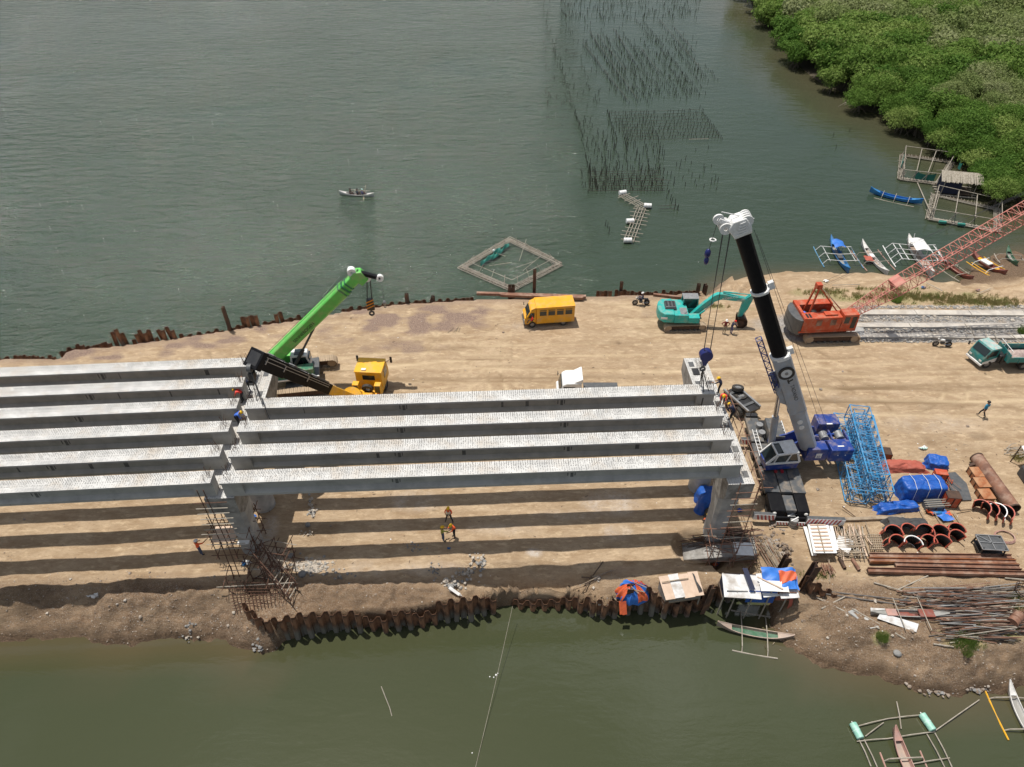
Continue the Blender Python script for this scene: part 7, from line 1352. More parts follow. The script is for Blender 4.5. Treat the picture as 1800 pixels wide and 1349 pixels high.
# half-round formwork shells
def halfshell(T_, Mx, r=.62, ln=1.0, rim='orange_rim', arc=PI * .95):
    T = thing('formwork_shell', T_, 'formwork', M=Mx, group='red rimmed half round steel forms'); n = 14
    m = MB(); m.surf(lambda u, v: (r * math.cos(arc * u), (v - .5) * ln, r * math.sin(arc * u)), n, 1); o = m.build('shell', M['boomblk'], T); s_ = o.modifiers.new('t', 'SOLIDIFY'); s_.thickness = .02
    for v in (-.5, .5):
        m = MB(); 
        for i in range(n): a, b = [V(((r + .03) * math.cos(arc * t / n), v * ln, (r + .03) * math.sin(arc * t / n))) for t in (i, i + 1)]; m.beam(a, b, .07, .09, (0, 1, 0))
        m.build('rim', M[rim], T)
    for t in (0, 1): MB().beam(((r + .03) * math.cos(arc * t), -.5 * ln, (r + .03) * math.sin(arc * t)), ((r + .03) * math.cos(arc * t), .5 * ln, (r + .03) * math.sin(arc * t)), .07, .09).build('edge', M['orange_rim'], T)
    return T
M['orange_rim'] = mat('orange_red_edge', (.62, .12, .07), .6, (.45, .08, .05), 5, c3=(.25, .1, .07), sc3=4)
for i, (x, y, s_) in enumerate(((1563, 948, 0), (1589, 946, 1), (1618, 945, 0), (1645, 948, 1), (1672, 944, 0), (1569, 965, 1), (1597, 968, 0), (1622, 963, 1), (1648, 966, 0), (1672, 956, 1))):
    p = GT(x, y); up = Matrix.Rotation(R(-[72, 78, 62, 80, 70][i % 5]), 4, 'X'); halfshell(['leftmost of the back row', 'second from left in the back row', 'middle of the back row', 'fourth in the back row', 'rightmost of the back row', 'leftmost of the front row', 'second of the front row', 'middle of the front row', 'fourth in the front row', 'rightmost of the front row'][i] + ' of red rimmed forms behind the long beams', Matrix.Translation(p + V((0, 0, .42))) @ Matrix.Rotation(U(-.35, .35) + (.3 if s_ else -.2), 4, 'Z') @ up, r=.62, ln=1.05, rim='orange_rim' if i != 6 else 'white')
for i, x in enumerate((1718, 1732, 1745, 1758)):
    p = GT(x, 905 + i * 3); halfshell(['leftmost', 'second', 'third, pale rimmed', 'rightmost'][i] + ' of four nested dark forms at the lower end of the thick pipe', Matrix.Translation(p + V((0, 0, .5))) @ Matrix.Rotation(R(-62), 4, 'Z') @ Matrix.Rotation(R(-66), 4, 'X'), r=.62, ln=1.1, rim='white' if i == 2 else 'orange_rim')
p = GT(1258, 945); halfshell('curved dark red form standing at the foot of the right pier', Matrix.Translation(p + V((0, 0, .3))) @ Matrix.Rotation(R(160), 4, 'Z') @ Matrix.Rotation(R(95), 4, 'X'), r=.8, ln=1.0)
# black steel cage table
p = GT(1733, 968); T = thing('cage_table', 'black steel cage with pale cross bars standing on the sand', 'steel frame', (p.x, p.y, p.z), R(-4))
for x in (-.85, .85):
    for y in (-.6, .6): MB().beam((x, y, 0), (x * .9, y * .9, 1.0), .08, .08).build('leg', M['black'], T)
MB().box(-.85, .85, -.6, .6, .35, .4).build('tray', M['black'], T); MB().box(-.9, .9, -.65, .65, .88, .93).build('panel', M['dkgrey'], T)
for a, b in (((-.9, -.65), (.9, -.65)), ((-.9, .65), (.9, .65)), ((-.9, -.65), (-.9, .65)), ((.9, -.65), (.9, .65)), ((-.9, 0), (.9, 0)), ((0, -.65), (0, .65)), ((-.9, .65), (0, 0))): MB().beam((*a, .98), (*b, .98), .06, .06).build('bar', M['steel'], T)
T = thing('hose_coil', 'loose coil of faded red hose right of the black cage', 'hose', tuple(GT(1766, 945)))
for k in range(4): MB().path([((.75 - .04 * k) * math.cos(t / 24 * 6.28 * .9 + k), (.6 - .03 * k) * math.sin(t / 24 * 6.28 * .9 + k), .05 + .03 * k) for t in range(25)], .028, 5).build('loop', M['p_pink'], T)
# long steel beams
for k, (y0, y1, x0, x1, mt) in enumerate(((981, 984, 1527, 1776, 'rust_red'), (989, 993, 1526, 1784, 'rust_orange'), (997, 1002, 1572, 1790, 'rust_red'), (1007, 1014, 1524, 1820, 'rust_red'))):
    a, b = GT(x0, y0, .25), GT(x1, y1, .25); d = (b - a).normalized(); n_ = V((-d.y, d.x, 0)); T = thing('steel_beam', ['thinnest rusty steel beam at the back of the beam stack', 'orange rusty steel beam, second of the beam stack', 'shorter rusty steel beam, third of the beam stack', 'longest rusty steel beam at the front of the beam stack'][k], 'steel beam', (0, 0, 0), 0, 'rusty steel beams lying side by side')
    MB().beam(a - n_ * .17, b - n_ * .17, .04, .36).build('flange', M[mt], T); MB().beam(a + n_ * .17, b + n_ * .17, .04, .36).build('flange', M[mt], T); MB().beam(a, b, .30, .05).build('web', M['rust_red' if k % 2 else mt], T); MB().beam(a - V((0, 0, .16)), b - V((0, 0, .16)), .44, .08).build('packing', M['rust_dark'], T)
# pale slatted form panel
def quad_panel(nm, lab, cat, P, z, t, mt, parts=None):
    q = [GT(x, y) + V((0, 0, z_)) for (x, y), z_ in zip(P, z)]; n_ = (q[1] - q[0]).cross(q[3] - q[0]).normalized(); n_ = n_ if n_.z > 0 else -n_
    T = thing(nm, lab, cat, (0, 0, 0)); MB().add(q + [v - n_ * t for v in q], [(0, 1, 2, 3), (7, 6, 5, 4), (0, 4, 5, 1), (1, 5, 6, 2), (2, 6, 7, 3), (3, 7, 4, 0)]).build('sheet', M[mt], T)
    if parts: parts(T, q, n_)
    return T
def slats(T, q, n_):
    for k in range(9): t = (k + .5) / 9; MB().beam(q[0].lerp(q[3], t) .lerp(q[1].lerp(q[2], t), .1) + n_ * .04, q[0].lerp(q[3], t).lerp(q[1].lerp(q[2], t), .85) + n_ * .04, .10, .07).build('slat', M['ply'], T)
    MB().beam(q[0].lerp(q[1], .45) + n_ * .09, q[3].lerp(q[2], .45) + n_ * .09, .06, .05).build('batten', M['wood'], T)
quad_panel('form_panel', 'large pale form panel with wooden slats leaning up near the mixer drums', 'form panel', [(1415, 922), (1450, 921), (1465, 985), (1424, 985)], (.5, .5, .9, .9), .06, 'white', slats); quad_panel('board', 'narrow white board leaning left of the slatted panel', 'board', [(1410, 930), (1416, 930), (1432, 983), (1424, 984)], (.3, .3, .5, .5), .04, 'white'); quad_panel('board', 'white crumpled board lying on the timber lattice', 'board', [(1471, 948), (1500, 957), (1488, 981), (1464, 966)], (.5, .4, .5, .5), .03, 'white'); quad_panel('board', 'tall white plank right of the slatted panel', 'board', [(1452, 921), (1458, 922), (1470, 975), (1464, 976)], (.5, .5, .6, .6), .04, 'white')
T = thing('timber_pile', 'pile of thin pale timbers behind the slatted panel', 'timber pile', (0, 0, 0))
for k in range(46): x = U(1456, 1515); y = U(925, 945); p, q = GT(x, y, U(.1, .5)), GT(x + U(-2, 22), y + U(26, 48), U(.1, .5)); MB().beam(p, q, .06, .045).build('timber', M[rnd.choice(['wood', 'wood', 'bamboo', 'ply'])], T)
for k in range(12): y = 950 + k * 3.; p, q = GT(U(1462, 1470), y, .5), GT(U(1508, 1520), y + U(-3, 6), .55); MB().beam(p, q, .05, .04).build('timber', M['wood'], T)
T = thing('timber_lattice', 'small square lattice of timbers left of the red rimmed forms', 'timber lattice', (0, 0, 0))
for k in range(7): MB().beam(GT(1524 + k * 3.6, 942, .2), GT(1529 + k * 3.4, 970, .2), .05, .05).build('timber', M['wood'], T)
for k in range(7): MB().beam(GT(1522 + k, 944 + k * 4.2, .25), GT(1547 + k, 944 + k * 4.2, .25), .05, .05).build('timber', M['wood'], T)
tag(MB().beam(GT(1452, 917, .15), GT(1588, 912, .15), .28, .22).build('timber_beam', M['wood'], bev=.03), 'long grey beam lying behind the timber pile', 'beam')
for k, (a, b, lab) in enumerate((((1474, 983), (1484, 1001), 'left short rusty pipe end below the timber pile'), ((1497, 985), (1509, 1004), 'right short rusty pipe end below the timber pile'))): o = MB().tube(GT(*a, .15), GT(*b, .15), .12, 12, caps=False).ring(GT(*b, .15), GT(*b) - GT(*a), .125, .09, .05, 12).build('short_pipe', M['rust_red' if k else 'rust_dark']); tag(o, lab, 'pipe')
for k, (a, b, lab) in enumerate((((1519, 922), (1543, 985), 'long pale stick leaning over the timber lattice'), ((1612, 895), (1632, 930), 'pale pole leaning on the black tarpaulin'), ((1640, 905), (1655, 926), 'short stick stuck in the sand below the cloth heap'), ((1673, 903), (1690, 927), 'stick lying right of the cloth heap'), ((1478, 895), (1505, 912), 'dark thin rod by the outrigger foot'), ((1455, 985), (1458, 1026), 'thin post standing in front of the slatted panel'), ((1680, 902), (1712, 897), 'thin dark rod on the sand near the four nested forms'))): tag(MB().tube(GT(*a, .3), GT(*b, .1), .035, 5).build('stick', M['wood' if k not in (4, 6) else 'rust_dark']), lab, 'stick')
T = thing('rebar_bundle', 'bundle of short rusty bar ends under the slatted panel', 'rebar bundle', (0, 0, 0))
for k in range(40): p = GT(U(1438, 1462), U(992, 1006), U(.05, .35)); MB().tube(p, p + V((U(-.1, .1), -.5, 0)), .03, 5).build('bar', M['rust_red'], T)
for k, (x, y, lab) in enumerate(((1386, 916, 'left grey drum of the pair tied with white strips'), (1400, 913, 'right grey drum of the pair tied with white strips'), (1392, 924, 'front sagging sack beside the grey drums'))):
    p = GT(x, y); T = thing('drum', lab, 'drum' if k < 2 else 'sack', tuple(p)); MB().tube((0, 0, 0), (0, 0, .8), .3, 16).build('barrel', M['corr'], T, bev=.02)
    for z in (.25, .55): MB().ring((0, 0, z), 'z', .315, .28, .04, 16).build('hoop', M['dkgrey'], T)
    MB().beam((-.32, -.2, .82), (.32, .15, .84), .08, .02).build('strip', M['white'], T)
# right edge: white canopy over a dark block, driftwood
P4 = [GT(1776, 812) + V((0, 0, 1.9)), GT(1850, 800) + V((0, 0, 1.9)), GT(1850, 880) + V((0, 0, 1.5)), GT(1806, 850) + V((0, 0, 1.5))]
T = thing('shelter', 'white roofed shelter entering the picture at the right edge', 'shelter', (0, 0, 0)); MB().add(P4 + [p - V((0, 0, .05)) for p in P4], [(0, 1, 2, 3), (7, 6, 5, 4), (0, 4, 5, 1), (1, 5, 6, 2), (2, 6, 7, 3), (3, 7, 4, 0)]).build('roof_sheet', M['white'], T)
for p in P4: MB().tube(V((p.x, p.y, 0)), p, .05, 6).build('post', M['wood_dark'], T)
c_ = (P4[0] + P4[2]) / 2; MB().box(c_.x - .8, c_.x + 1.4, c_.y - 2.2, c_.y + .8, .0, 1.1).build('dark_block', M['dk_tarp'], T, bev=.15)  # plain dark block filling the space below the roof sheet
T = thing('driftwood', 'grey tangle of driftwood branches at the right edge above the shelter', 'driftwood', (0, 0, 0)); g = random.Random(4)
for k in range(14): p = GT(g.uniform(1762, 1800), g.uniform(788, 806), .1); q = p + V((g.uniform(.5, 2.2), g.uniform(-.6, .4), g.uniform(0, .35))); MB().path([p, p.lerp(q, .5) + V((0, g.uniform(-.15, .15), .1)), q], .045, 5, .02).build('branch', M['bamboo'], T)
# heap of scaffold poles, wreck boat and sheets on the lower right bank
T = thing('pole_heap', 'wide heap of rusty and grey scaffold poles on the lower right bank', 'pole heap', (0, 0, 0)); g = random.Random(6)
for k in range(230):
    t = g.random(); y = 1040 + 85 * t + g.uniform(-3, 3); x = 1575 + g.uniform(-10, 140) + 30 * t; ln = g.uniform(70, 165) * (1 - .25 * t)
    if x + ln > 1805: ln = 1805 - x
    if y > 1092 and x < 1630: x += 60
    if ln < 30: continue
    sl = g.uniform(-.14, .14); MB().tube(GT(x, y, g.uniform(.03, .4)), GT(x + ln, y + ln * sl, g.uniform(.03, .4)), .032, 5).build('pole', M[g.choice(['rust_red', 'rust_red', 'rust_dark', 'bamboo', 'corr', 'rebar_grey', 'rebar'])], T)
for k, (a, b, lab) in enumerate((((1447, 1041), (1600, 1058), 'upper of two very long poles lying left of the pole heap'), ((1450, 1046), (1590, 1066), 'lower of two very long poles lying left of the pole heap'), ((1434, 1052), (1545, 1107), 'long pole sloping down the lower bank'), ((1443, 1072), (1484, 1051), 'short grey log lying across the sloping pole'), ((1497, 1072), (1590, 1125), 'grey pole beside the corrugated sheets'), ((1535, 1026), (1610, 1048), 'pale pole behind the heap, upper'), ((1578, 1038), (1630, 1014), 'pale pole crossing behind the heap'), ((1640, 1134), (1675, 1139), 'white stick on the bank below the heap'), ((1668, 1132), (1742, 1125), 'pale stick on the bank below the heap, right'), ((1775, 1080), (1783, 1052), 'white stake beside the rusty drum'), ((1765, 1018), (1812, 1022), 'thin pole on the grass at the right edge'), ((1780, 1108), (1815, 1135), 'pale pole lying on the bank at the right edge'))): tag(MB().tube(GT(*a, .12), GT(*b, .12), .05, 6).build('pole', M['bamboo' if k not in (0, 1) else 'rebar_grey']), lab, 'pole')
c, r_, L = midg((1528, 1081), (1665, 1084)); T = thing('derelict_boat', 'derelict narrow boat with red inside lying beside the pole heap', 'boat', (c.x, c.y, c.z), r_); hull(T, L, .5, .3, M['p_grey'], M['p_red'], rise=.05, sheer=.1)
for x in (-.8, .9): MB().beam((x, -1.3, .42), (x, 1.1, .42), .05, .04).build('outrigger_arm', M['bamboo'], T)
MB().box(-1.6, -.9, -.25, .25, .3, .4).build('thwart', M['p_pink'], T); MB().box(.6, 1.6, -.28, .28, .3, .4).build('thwart', M['p_red'], T)
quad_panel('corrugated_sheet', 'pale corrugated sheet lying below the derelict boat', 'metal sheet', [(1540, 1090), (1545, 1082), (1612, 1101), (1610, 1113)], (.2, .35, .3, .1), .03, 'gwhite'); quad_panel('corrugated_sheet', 'short pale corrugated sheet left of the derelict boat', 'metal sheet', [(1528, 1072), (1560, 1074), (1560, 1083), (1530, 1082)], (.25, .25, .2, .15), .03, 'gwhite')
quad_panel('concrete_slab', 'flat pale concrete slab on the lower bank', 'slab', [(1490, 1076), (1502, 1071), (1545, 1103), (1530, 1106)], (.06, .06, .06, .06), .1, 'conc')
p = GT(1781, 1094); T = thing('drum', 'rusty red drum lying on its side at the right edge of the pole heap', 'drum', (p.x, p.y, p.z + .36), R(35)); MB().tube((-.5, 0, 0), (.5, 0, 0), .36, 18).build('barrel', M['rust_red'], T); 
for x in (-.48, 0, .48): MB().ring((x, 0, 0), 'x', .385, .33, .05, 18).build('hoop', M['rust_red'], T)
p = GT(1800, 1045); T = thing('basket', 'dark rusty wire basket on the grass at the right edge', 'basket', tuple(p)); 
for z in (.05, .3, .55): MB().ring((0, 0, z), 'z', .65 + z * .2, .6 + z * .2, .04, 18).build('hoop', M['rust_dark'], T)
for k in range(14): t = 2 * PI * k / 14; MB().tube((.6 * math.cos(t), .6 * math.sin(t), 0), (.74 * math.cos(t), .74 * math.sin(t), .6), .02, 4).build('stave', M['rust_dark'], T)
# ------------------------------------------------------------------ huts and tarp heap on the lower wall
p = G(1112, 1046, -.15); T = thing('tarp_heap', 'heap of blue and orange tarpaulin mounded over a load on the lower wall', 'tarpaulin heap', tuple(p))
g = random.Random(2)
for k, (mt, a0, a1, z0, z1) in enumerate((('sky_tarp', -.1, 6.3, 0, 1.), ('orange_tarp', .3, 2.2, .3, .98), ('orange_tarp', 2.9, 4.0, .15, .9), ('orange_tarp', 4.9, 5.6, .2, 1.02), ('sky_tarp', 2.2, 2.9, .5, 1.05))):
    e = .02 + .03 * k
    MB().surf(lambda u, v: ((1.15 + e + .1 * math.sin(13 * u * (a1 - a0)) * (1 - v)) * math.cos(a0 + (a1 - a0) * u) * math.cos((z0 + (z1 - z0) * v) * 1.5), (.8 + e + .08 * math.sin(11 * u * (a1 - a0) + 2)) * math.sin(a0 + (a1 - a0) * u) * math.cos((z0 + (z1 - z0) * v) * 1.5), (1.25 + e) * math.sin((z0 + (z1 - z0) * v) * 1.5) + .05 * math.sin(19 * u * (a1 - a0) + 9 * v)), 34, 8).build('sheet', M[mt], T)
MB().surf(lambda u, v: (-1.1 + .5 * u + .1 * v, -.8 - .5 * v, .5 - .9 * v + .05 * math.sin(9 * u)), 6, 6).build('sheet', M['orange_tarp'], T)
for a, b in (((-.6, -.3, 1.25), (.6, -.5, 1.2)), ((-.1, .2, 1.3), (.8, -.2, 1.25)), ((-.4, 0, 1.32), (.2, -.6, 1.15))): MB().tube(a, b, .035, 5).build('stick', M['wood'], T)
def hut(lab, c, rz, lx, ly, h, roofm, wallm, drop=.35, tear=None, stilts=0, planks=True, messy=.3):
    T = thing('hut', lab, 'hut', c, rz)
    rf = MB(); n = 4
    for k in range(n):
        x0 = -lx / 2 + lx * k / n; Q_ = Matrix.Translation((x0, 0, .03 * (k % 2))) @ Matrix.Rotation(messy * U(-.16, .16), 4, 'Z') @ Matrix.Translation((-x0, messy * U(-.25, .2), 0)); rfm = MB().add([Q_ @ V(q_) for q_ in [(x0 - .02, -ly / 2 - .25, h - drop + U(-.02, .02)), (x0 + lx / n + .03, -ly / 2 - .25, h - drop + U(-.02, .02)), (x0 + lx / n + .03, ly / 2 + .15, h + .02 * k), (x0 - .02, ly / 2 + .15, h + .02 * k), (x0 - .02, -ly / 2 - .25, h - drop - .04), (x0 + lx / n + .03, -ly / 2 - .25, h - drop - .04), (x0 + lx / n + .03, ly / 2 + .15, h - .04), (x0 - .02, ly / 2 + .15, h - .04)]], [(0, 1, 2, 3), (7, 6, 5, 4), (0, 4, 5, 1), (1, 5, 6, 2), (2, 6, 7, 3), (3, 7, 4, 0)]).build('roof_sheet', M[roofm[k % len(roofm)]], T)
    MB().box(-lx / 2 + .1, lx / 2 - .1, ly / 2 - .06, ly / 2, .1, h - .1).build('wall', M[wallm], T)
    for s in (-1, 1): MB().box(s * (lx / 2 - .08) - .025, s * (lx / 2 - .08) + .025, -ly / 2, ly / 2, .1, h - drop).build('wall', M[wallm], T)
    if planks:
        for k in range(5): z = .12 + k * (h - drop - .25) / 5; MB().box(-lx / 2 + .05, lx / 2 - .05, -ly / 2 - .02, -ly / 2 + .02, z, z + (h - drop) / 5 - .07).build('plank', M['corr' if k % 2 else 'wood'], T)
    for x in (-lx / 2 + .1, lx / 2 - .1):
        for y in (-ly / 2, ly / 2): MB().beam((x, y, -stilts), (x, y, h - (drop if y < 0 else .05)), .08, .08).build('post', M['bamboo'], T)
    MB().box(-lx / 2, lx / 2, -ly / 2, ly / 2, .02, .08).build('floor', M['wood_dark'], T)
    return T
p = G(1196, 1061, -.25) + V((0, .75, .25)); T = hut('small grey plank hut with pale flat roof on the lower wall', (p.x, p.y, -.25), R(9), 2.7, 1.3, 1.25, ['ply', 'gwhite', 'ply', 'ply'], 'corr', .25, stilts=.6)
MB().surf(lambda u, v: (1.0 + .5 * u, .8 - 1.5 * v, 1.3 - .6 * u * u + .04 * math.sin(9 * v)), 5, 8).build('black_sheet', M['dk_tarp'], T); MB().beam((-1.3, .3, 1.3), (.6, .3, 1.34), .06, .05).build('stick', M['wood'], T)
p = G(1327, 1041, 0); T = hut('long patched shack with white sheets and blue tarps, on stilts over the bank', (p.x, p.y, .1), R(-2), 4.9, 1.25, 1.2, ['gwhite', 'gwhite', 'white', 'gwhite'], 'navy', .3, stilts=2.6, planks=False, messy=1.2)
for x in (-1.8, -.6, .5, 1.7): MB().tube((x, -.9, -2.6), (x + .2, -.7, 1.1), .05, 5).build('stilt', M['bamboo'], T); 
MB().box(-2.3, -.9, -.72, -.68, .2, 1.1).build('front_wall', M['corr'], T); MB().box(-.8, 1.1, -.70, -.66, -.3, 1.1).build('blue_curtain', M['blue_tarp'], T); MB().box(1.15, 2.4, -.72, -.66, .1, 1.1).build('red_wall', M['rust_red'], T)
for k in range(5): MB().box(1.15, 2.4, -.75, -.725, .18 + k * .18, .24 + k * .18).build('corrugation', M['pink_tarp'], T)
MB().surf(lambda u, v: (.2 + 2.4 * u, .9 - 1.5 * v, 1.62 - .28 * v + .10 * math.sin(9 * u + 3 * v) * math.sin(8 * v + 2 * u) - .15 * (u > .95)), 22, 14).build('blue_sheet', M['sky_tarp'], T)
MB().surf(lambda u, v: (1.3 + 1.2 * u, .55 - .9 * v * (1 - .5 * u), 1.76 - .28 * v + .07 * math.sin(11 * u + 5 * v)), 12, 8).build('orange_sheet', M['orange_tarp'], T); MB().surf(lambda u, v: (-.1 + 1.9 * u, -.1 - .75 * v, 1.50 - .12 * v + .02 * math.sin(5 * u)), 6, 4).build('white_sheet', M['white'], T); MB().surf(lambda u, v: (-1.1 + .35 * u + .3 * v, .75 - 1.5 * v, 1.66 - .3 * v), 3, 6).build('navy_gap', M['navy'], T); MB().surf(lambda u, v: (2.0 + .25 * u + .1 * math.sin(4 * v), -.8 - .3 * v, .7 - 2.2 * v), 4, 8).build('red_cloth', M['pink_tarp'], T)
MB().beam((-.2, .1, 1.62), (1.4, -.7, 1.45), .09, .05).build('plank', M['ply'], T)
T = thing('branch_heap', 'dead branches lying from the upper pole down to the lower wall', 'branches', (0, 0, 0))
for a, b, r0 in (((1060, 990), (1000, 1060), .05), ((1075, 1005), (1010, 1035), .04), ((1040, 1015), (1006, 1065), .05), ((1030, 1020), (1085, 1003), .03), ((1022, 1018), (1045, 1022), .06)): MB().path([GT(*a, .2), GT((a[0] + b[0]) / 2 + 5, (a[1] + b[1]) / 2, .3), GT(*b, .1)], r0, 5, .02).build('branch', M['wood' if r0 < .05 else 'wood_dark'], T)
tarpbox('blue tarpaulin tent in the shade left of the right pier', GT(1243, 888), R(-8), 1.7, 1.9, 1.3, M['blue_tarp'], seed=9, wr=.08, top=.2, skirt=.05)
tarpbox('black sheet drooping in front of the blue tent by the right pier', GT(1252, 905), R(-20), 1.0, .8, .8, M['dk_tarp'], seed=10, wr=.08, top=.2, skirt=.05)
cloth('orange cloth on the ground behind the curved form at the right pier', 1243, 918, ['orange_tarp', 'rust_dark'], .45, 12); cloth('blue and red sacks thrown down beyond the left pier column', 441, 912, ['sky_tarp', 'orange_tarp', 'p_red'], .42, 13); cloth('dark blue cloth in the pit behind the white board', 1262, 993, ['p_blue', 'orange_tarp', 'p_grey'], .5, 14); cloth('blue cloth under the scaffold at the left pier', 432, 992, ['p_blue', 'white'], .4, 15)
cloth('blue scrap of sheet beside the right pier ladder', 1303, 898, ['blue_tarp'], .35, 16); cloth('small white plastic sheet in the shade on the left bank', 166, 1048, ['white', 'p_white'], .5, 17); cloth('small blue plastic scrap on the sand below the three workers', 790, 965, ['p_blue'], .18, 18); cloth('white scrap on the strip of weeds behind the red crane', 1452, 495, ['white'], .5, 19); cloth('pink and blue scraps on the grass below the red boom', 1622, 507, ['p_pink', 'p_blue'], .35, 20); cloth('blue and pink rag on the grass strip at the right', 1717, 512, ['p_bluel', 'p_pink'], .3, 21)
cloth('pale tangle of plastic beside the small blue tarpaulin', 1622, 790, ['white', 'palegreen'], .35, 22)
# ropes over the big tarpaulin
T = thing('lashing_rope', 'white ropes tied over the big blue tarpaulin', 'rope', (0, 0, 0)); c_ = GT(1613, 868)
for dx in (-.9, .1, 1.0): MB().path([c_ + V((dx, -.95, .1)), c_ + V((dx, -.78, 1.45)), c_ + V((dx + .05, 0, 1.62)), c_ + V((dx, .78, 1.5))], .02, 4).build('rope', M['white'], T)
g = random.Random(61); ml = {'white': MB(), 'wood_dark': MB(), 'wood': MB()}
for k in range(620):
    px, py = (g.uniform(1340, 1795), g.uniform(740, 1150)) if k < 360 else (g.uniform(450, 1330), g.uniform(540, 1040)); 
    p = GT(px, py, .02); kk_ = g.choice(['white', 'wood_dark', 'wood_dark', 'wood', 'wood']); a = g.uniform(0, 6.28); l = g.uniform(.04, .28) if kk_ != 'white' else g.uniform(.03, .09)
    if kk_ == 'white': ml[kk_].rock(p, l * .7, .4, g)
    else: ml[kk_].beam(p, p + V((l * math.cos(a), l * math.sin(a), .01)), .03, .02)
for kk_, b_ in ml.items(): tag(b_.build('litter', M[kk_], smooth=False), {'white': 'white scraps of paper and plastic strewn over the yard', 'wood_dark': 'dark splinters and offcuts strewn over the sand', 'wood': 'pale splinters and offcuts strewn over the sand'}[kk_], 'litter', kind='stuff')
# ------------------------------------------------------------------ rubble, boulders, stones
def rubble(lab, pts, n, r0, r1, seed, mt='conc', hp=.3, extra='conc_dirty'):
    g = random.Random(seed); T = thing('rubble_heap', lab, 'rubble', (0, 0, 0))
    for k in range(n):
        a = g.choice(pts); p = GT(a[0] + g.gauss(0, a[2] if len(a) > 2 else 8), a[1] + g.gauss(0, a[3] if len(a) > 3 else 4)); r = g.uniform(r0, r1); MB().rock((p.x, p.y, p.z + r * .25 + g.uniform(0, hp) * (g.random() < .4)), r, g.uniform(.5, .8), g).build('chunk', M[mt if g.random() < .7 else extra], T, smooth=False)
M['pale_rock'] = mat('broken_concrete', (.50, .44, .37), .9, (.33, .29, .24), 3, bump=.4); M['grey_rock'] = mat('grey_boulder', (.27, .265, .255), .9, (.17, .165, .16), 2, bump=.4); M['brown_rock'] = mat('bank_stones', (.30, .235, .18), .95, (.16, .12, .09), 1.3, bump=.3, c3=(.42, .38, .34), sc3=1)
rubble('heap of pale broken concrete right of the left pier shadow', [(540, 995, 20, 7), (555, 1000, 16, 6)], 260, .04, .15, 31, 'pale_rock', hp=.05); rubble('pale rubble spilling down to the lower wall', [(800, 1030, 10, 6), (815, 1015, 12, 6), (830, 1000, 10, 8), (790, 1025, 8, 5), (845, 985, 7, 7)], 110, .05, .17, 32, 'pale_rock', extra='grey_rock'); rubble('small pile of white rubble in the shade beside the left pier', [(546, 898, 5, 4), (548, 905, 6, 3), (546, 886, 3, 5)], 22, .08, .2, 33, 'pale_rock'); rubble('white crumbs of rubble on the sunny strip below the boulder', [(541, 940, 6, 2)], 16, .04, .09, 34, 'pale_rock'); rubble('grey gravel scattered in shade beneath the span', [(730, 962, 10, 5), (765, 1005, 6, 7), (600, 1015, 14, 4)], 90, .03, .09, 35, 'grey_rock'); rubble('pale stones by the blue sacks of the lower wall', [(1052, 1018, 4, 3), (1053, 1062, 5, 3), (1068, 1066, 8, 2), (915, 1056, 4, 4)], 22, .06, .22, 36, 'pale_rock'); rubble('grey stones at the water edge of the lower right bank', [(1615, 1207, 12, 4), (1650, 1217, 12, 4), (1720, 1213, 8, 3)], 110, .04, .15, 37, 'brown_rock', hp=.05, extra='grey_rock'); rubble('white crumbled rock on the lower left bank', [(340, 1105, 9, 8), (333, 1115, 8, 5)], 60, .04, .13, 38, 'grey_rock', extra='pale_rock'); rubble('earth clods along the edge of the ditch beside the crane', [(1355, 950, 8, 14), (1375, 975, 8, 12)], 130, .05, .16, 39, 'brown_rock', extra='brown_rock'); rubble('flat pale stones in the mud below the left wall end', [(470, 1130, 12, 6), (455, 1138, 10, 4)], 30, .06, .18, 40, 'grey_rock')
for lab, x, y, r, mt in (('smooth grey boulder in the shade right of the left pier', 541, 924, .3, 'grey_rock'), ('rounded grey boulder at the front of the pale rubble heap', 532, 1011, .42, 'grey_rock'), ('grey boulder at the back left of the pale rubble heap', 512, 978, .32, 'grey_rock'), ('white boulder at the top of the spilled rubble', 784, 1022, .32, 'pale_rock'), ('grey stone in the middle of the spilled rubble', 793, 1034, .34, 'grey_rock'), ('dark boulder on the lower right bank', 1577, 1150, .35, 'grey_rock'), ('white block on the lower wall left of the tarp heap', 1052, 1017, .25, 'pale_rock'), ('white block beside the missing pile of the lower wall', 1053, 1061, .3, 'pale_rock')):
    p = GT(x, y); g = random.Random(x); o = MB().rock((0, 0, 0), r, .75, g).build('boulder', M[mt]); o.location = (p.x, p.y, p.z + r * .25); s_ = o.modifiers.new('s', 'SUBSURF'); s_.levels = s_.render_levels = 2; tag(o, lab, 'boulder')
T = thing('board', 'pale broken plank lying on the rubble near the lower wall', 'plank', (0, 0, 0)); MB().beam(GT(790, 1038, .35), GT(808, 1050, .3), .22, .06).build('plank', M['white'], T); MB().beam(GT(806, 1049, .3), GT(828, 1057, .3), .24, .06).build('plank', M['white'], T)
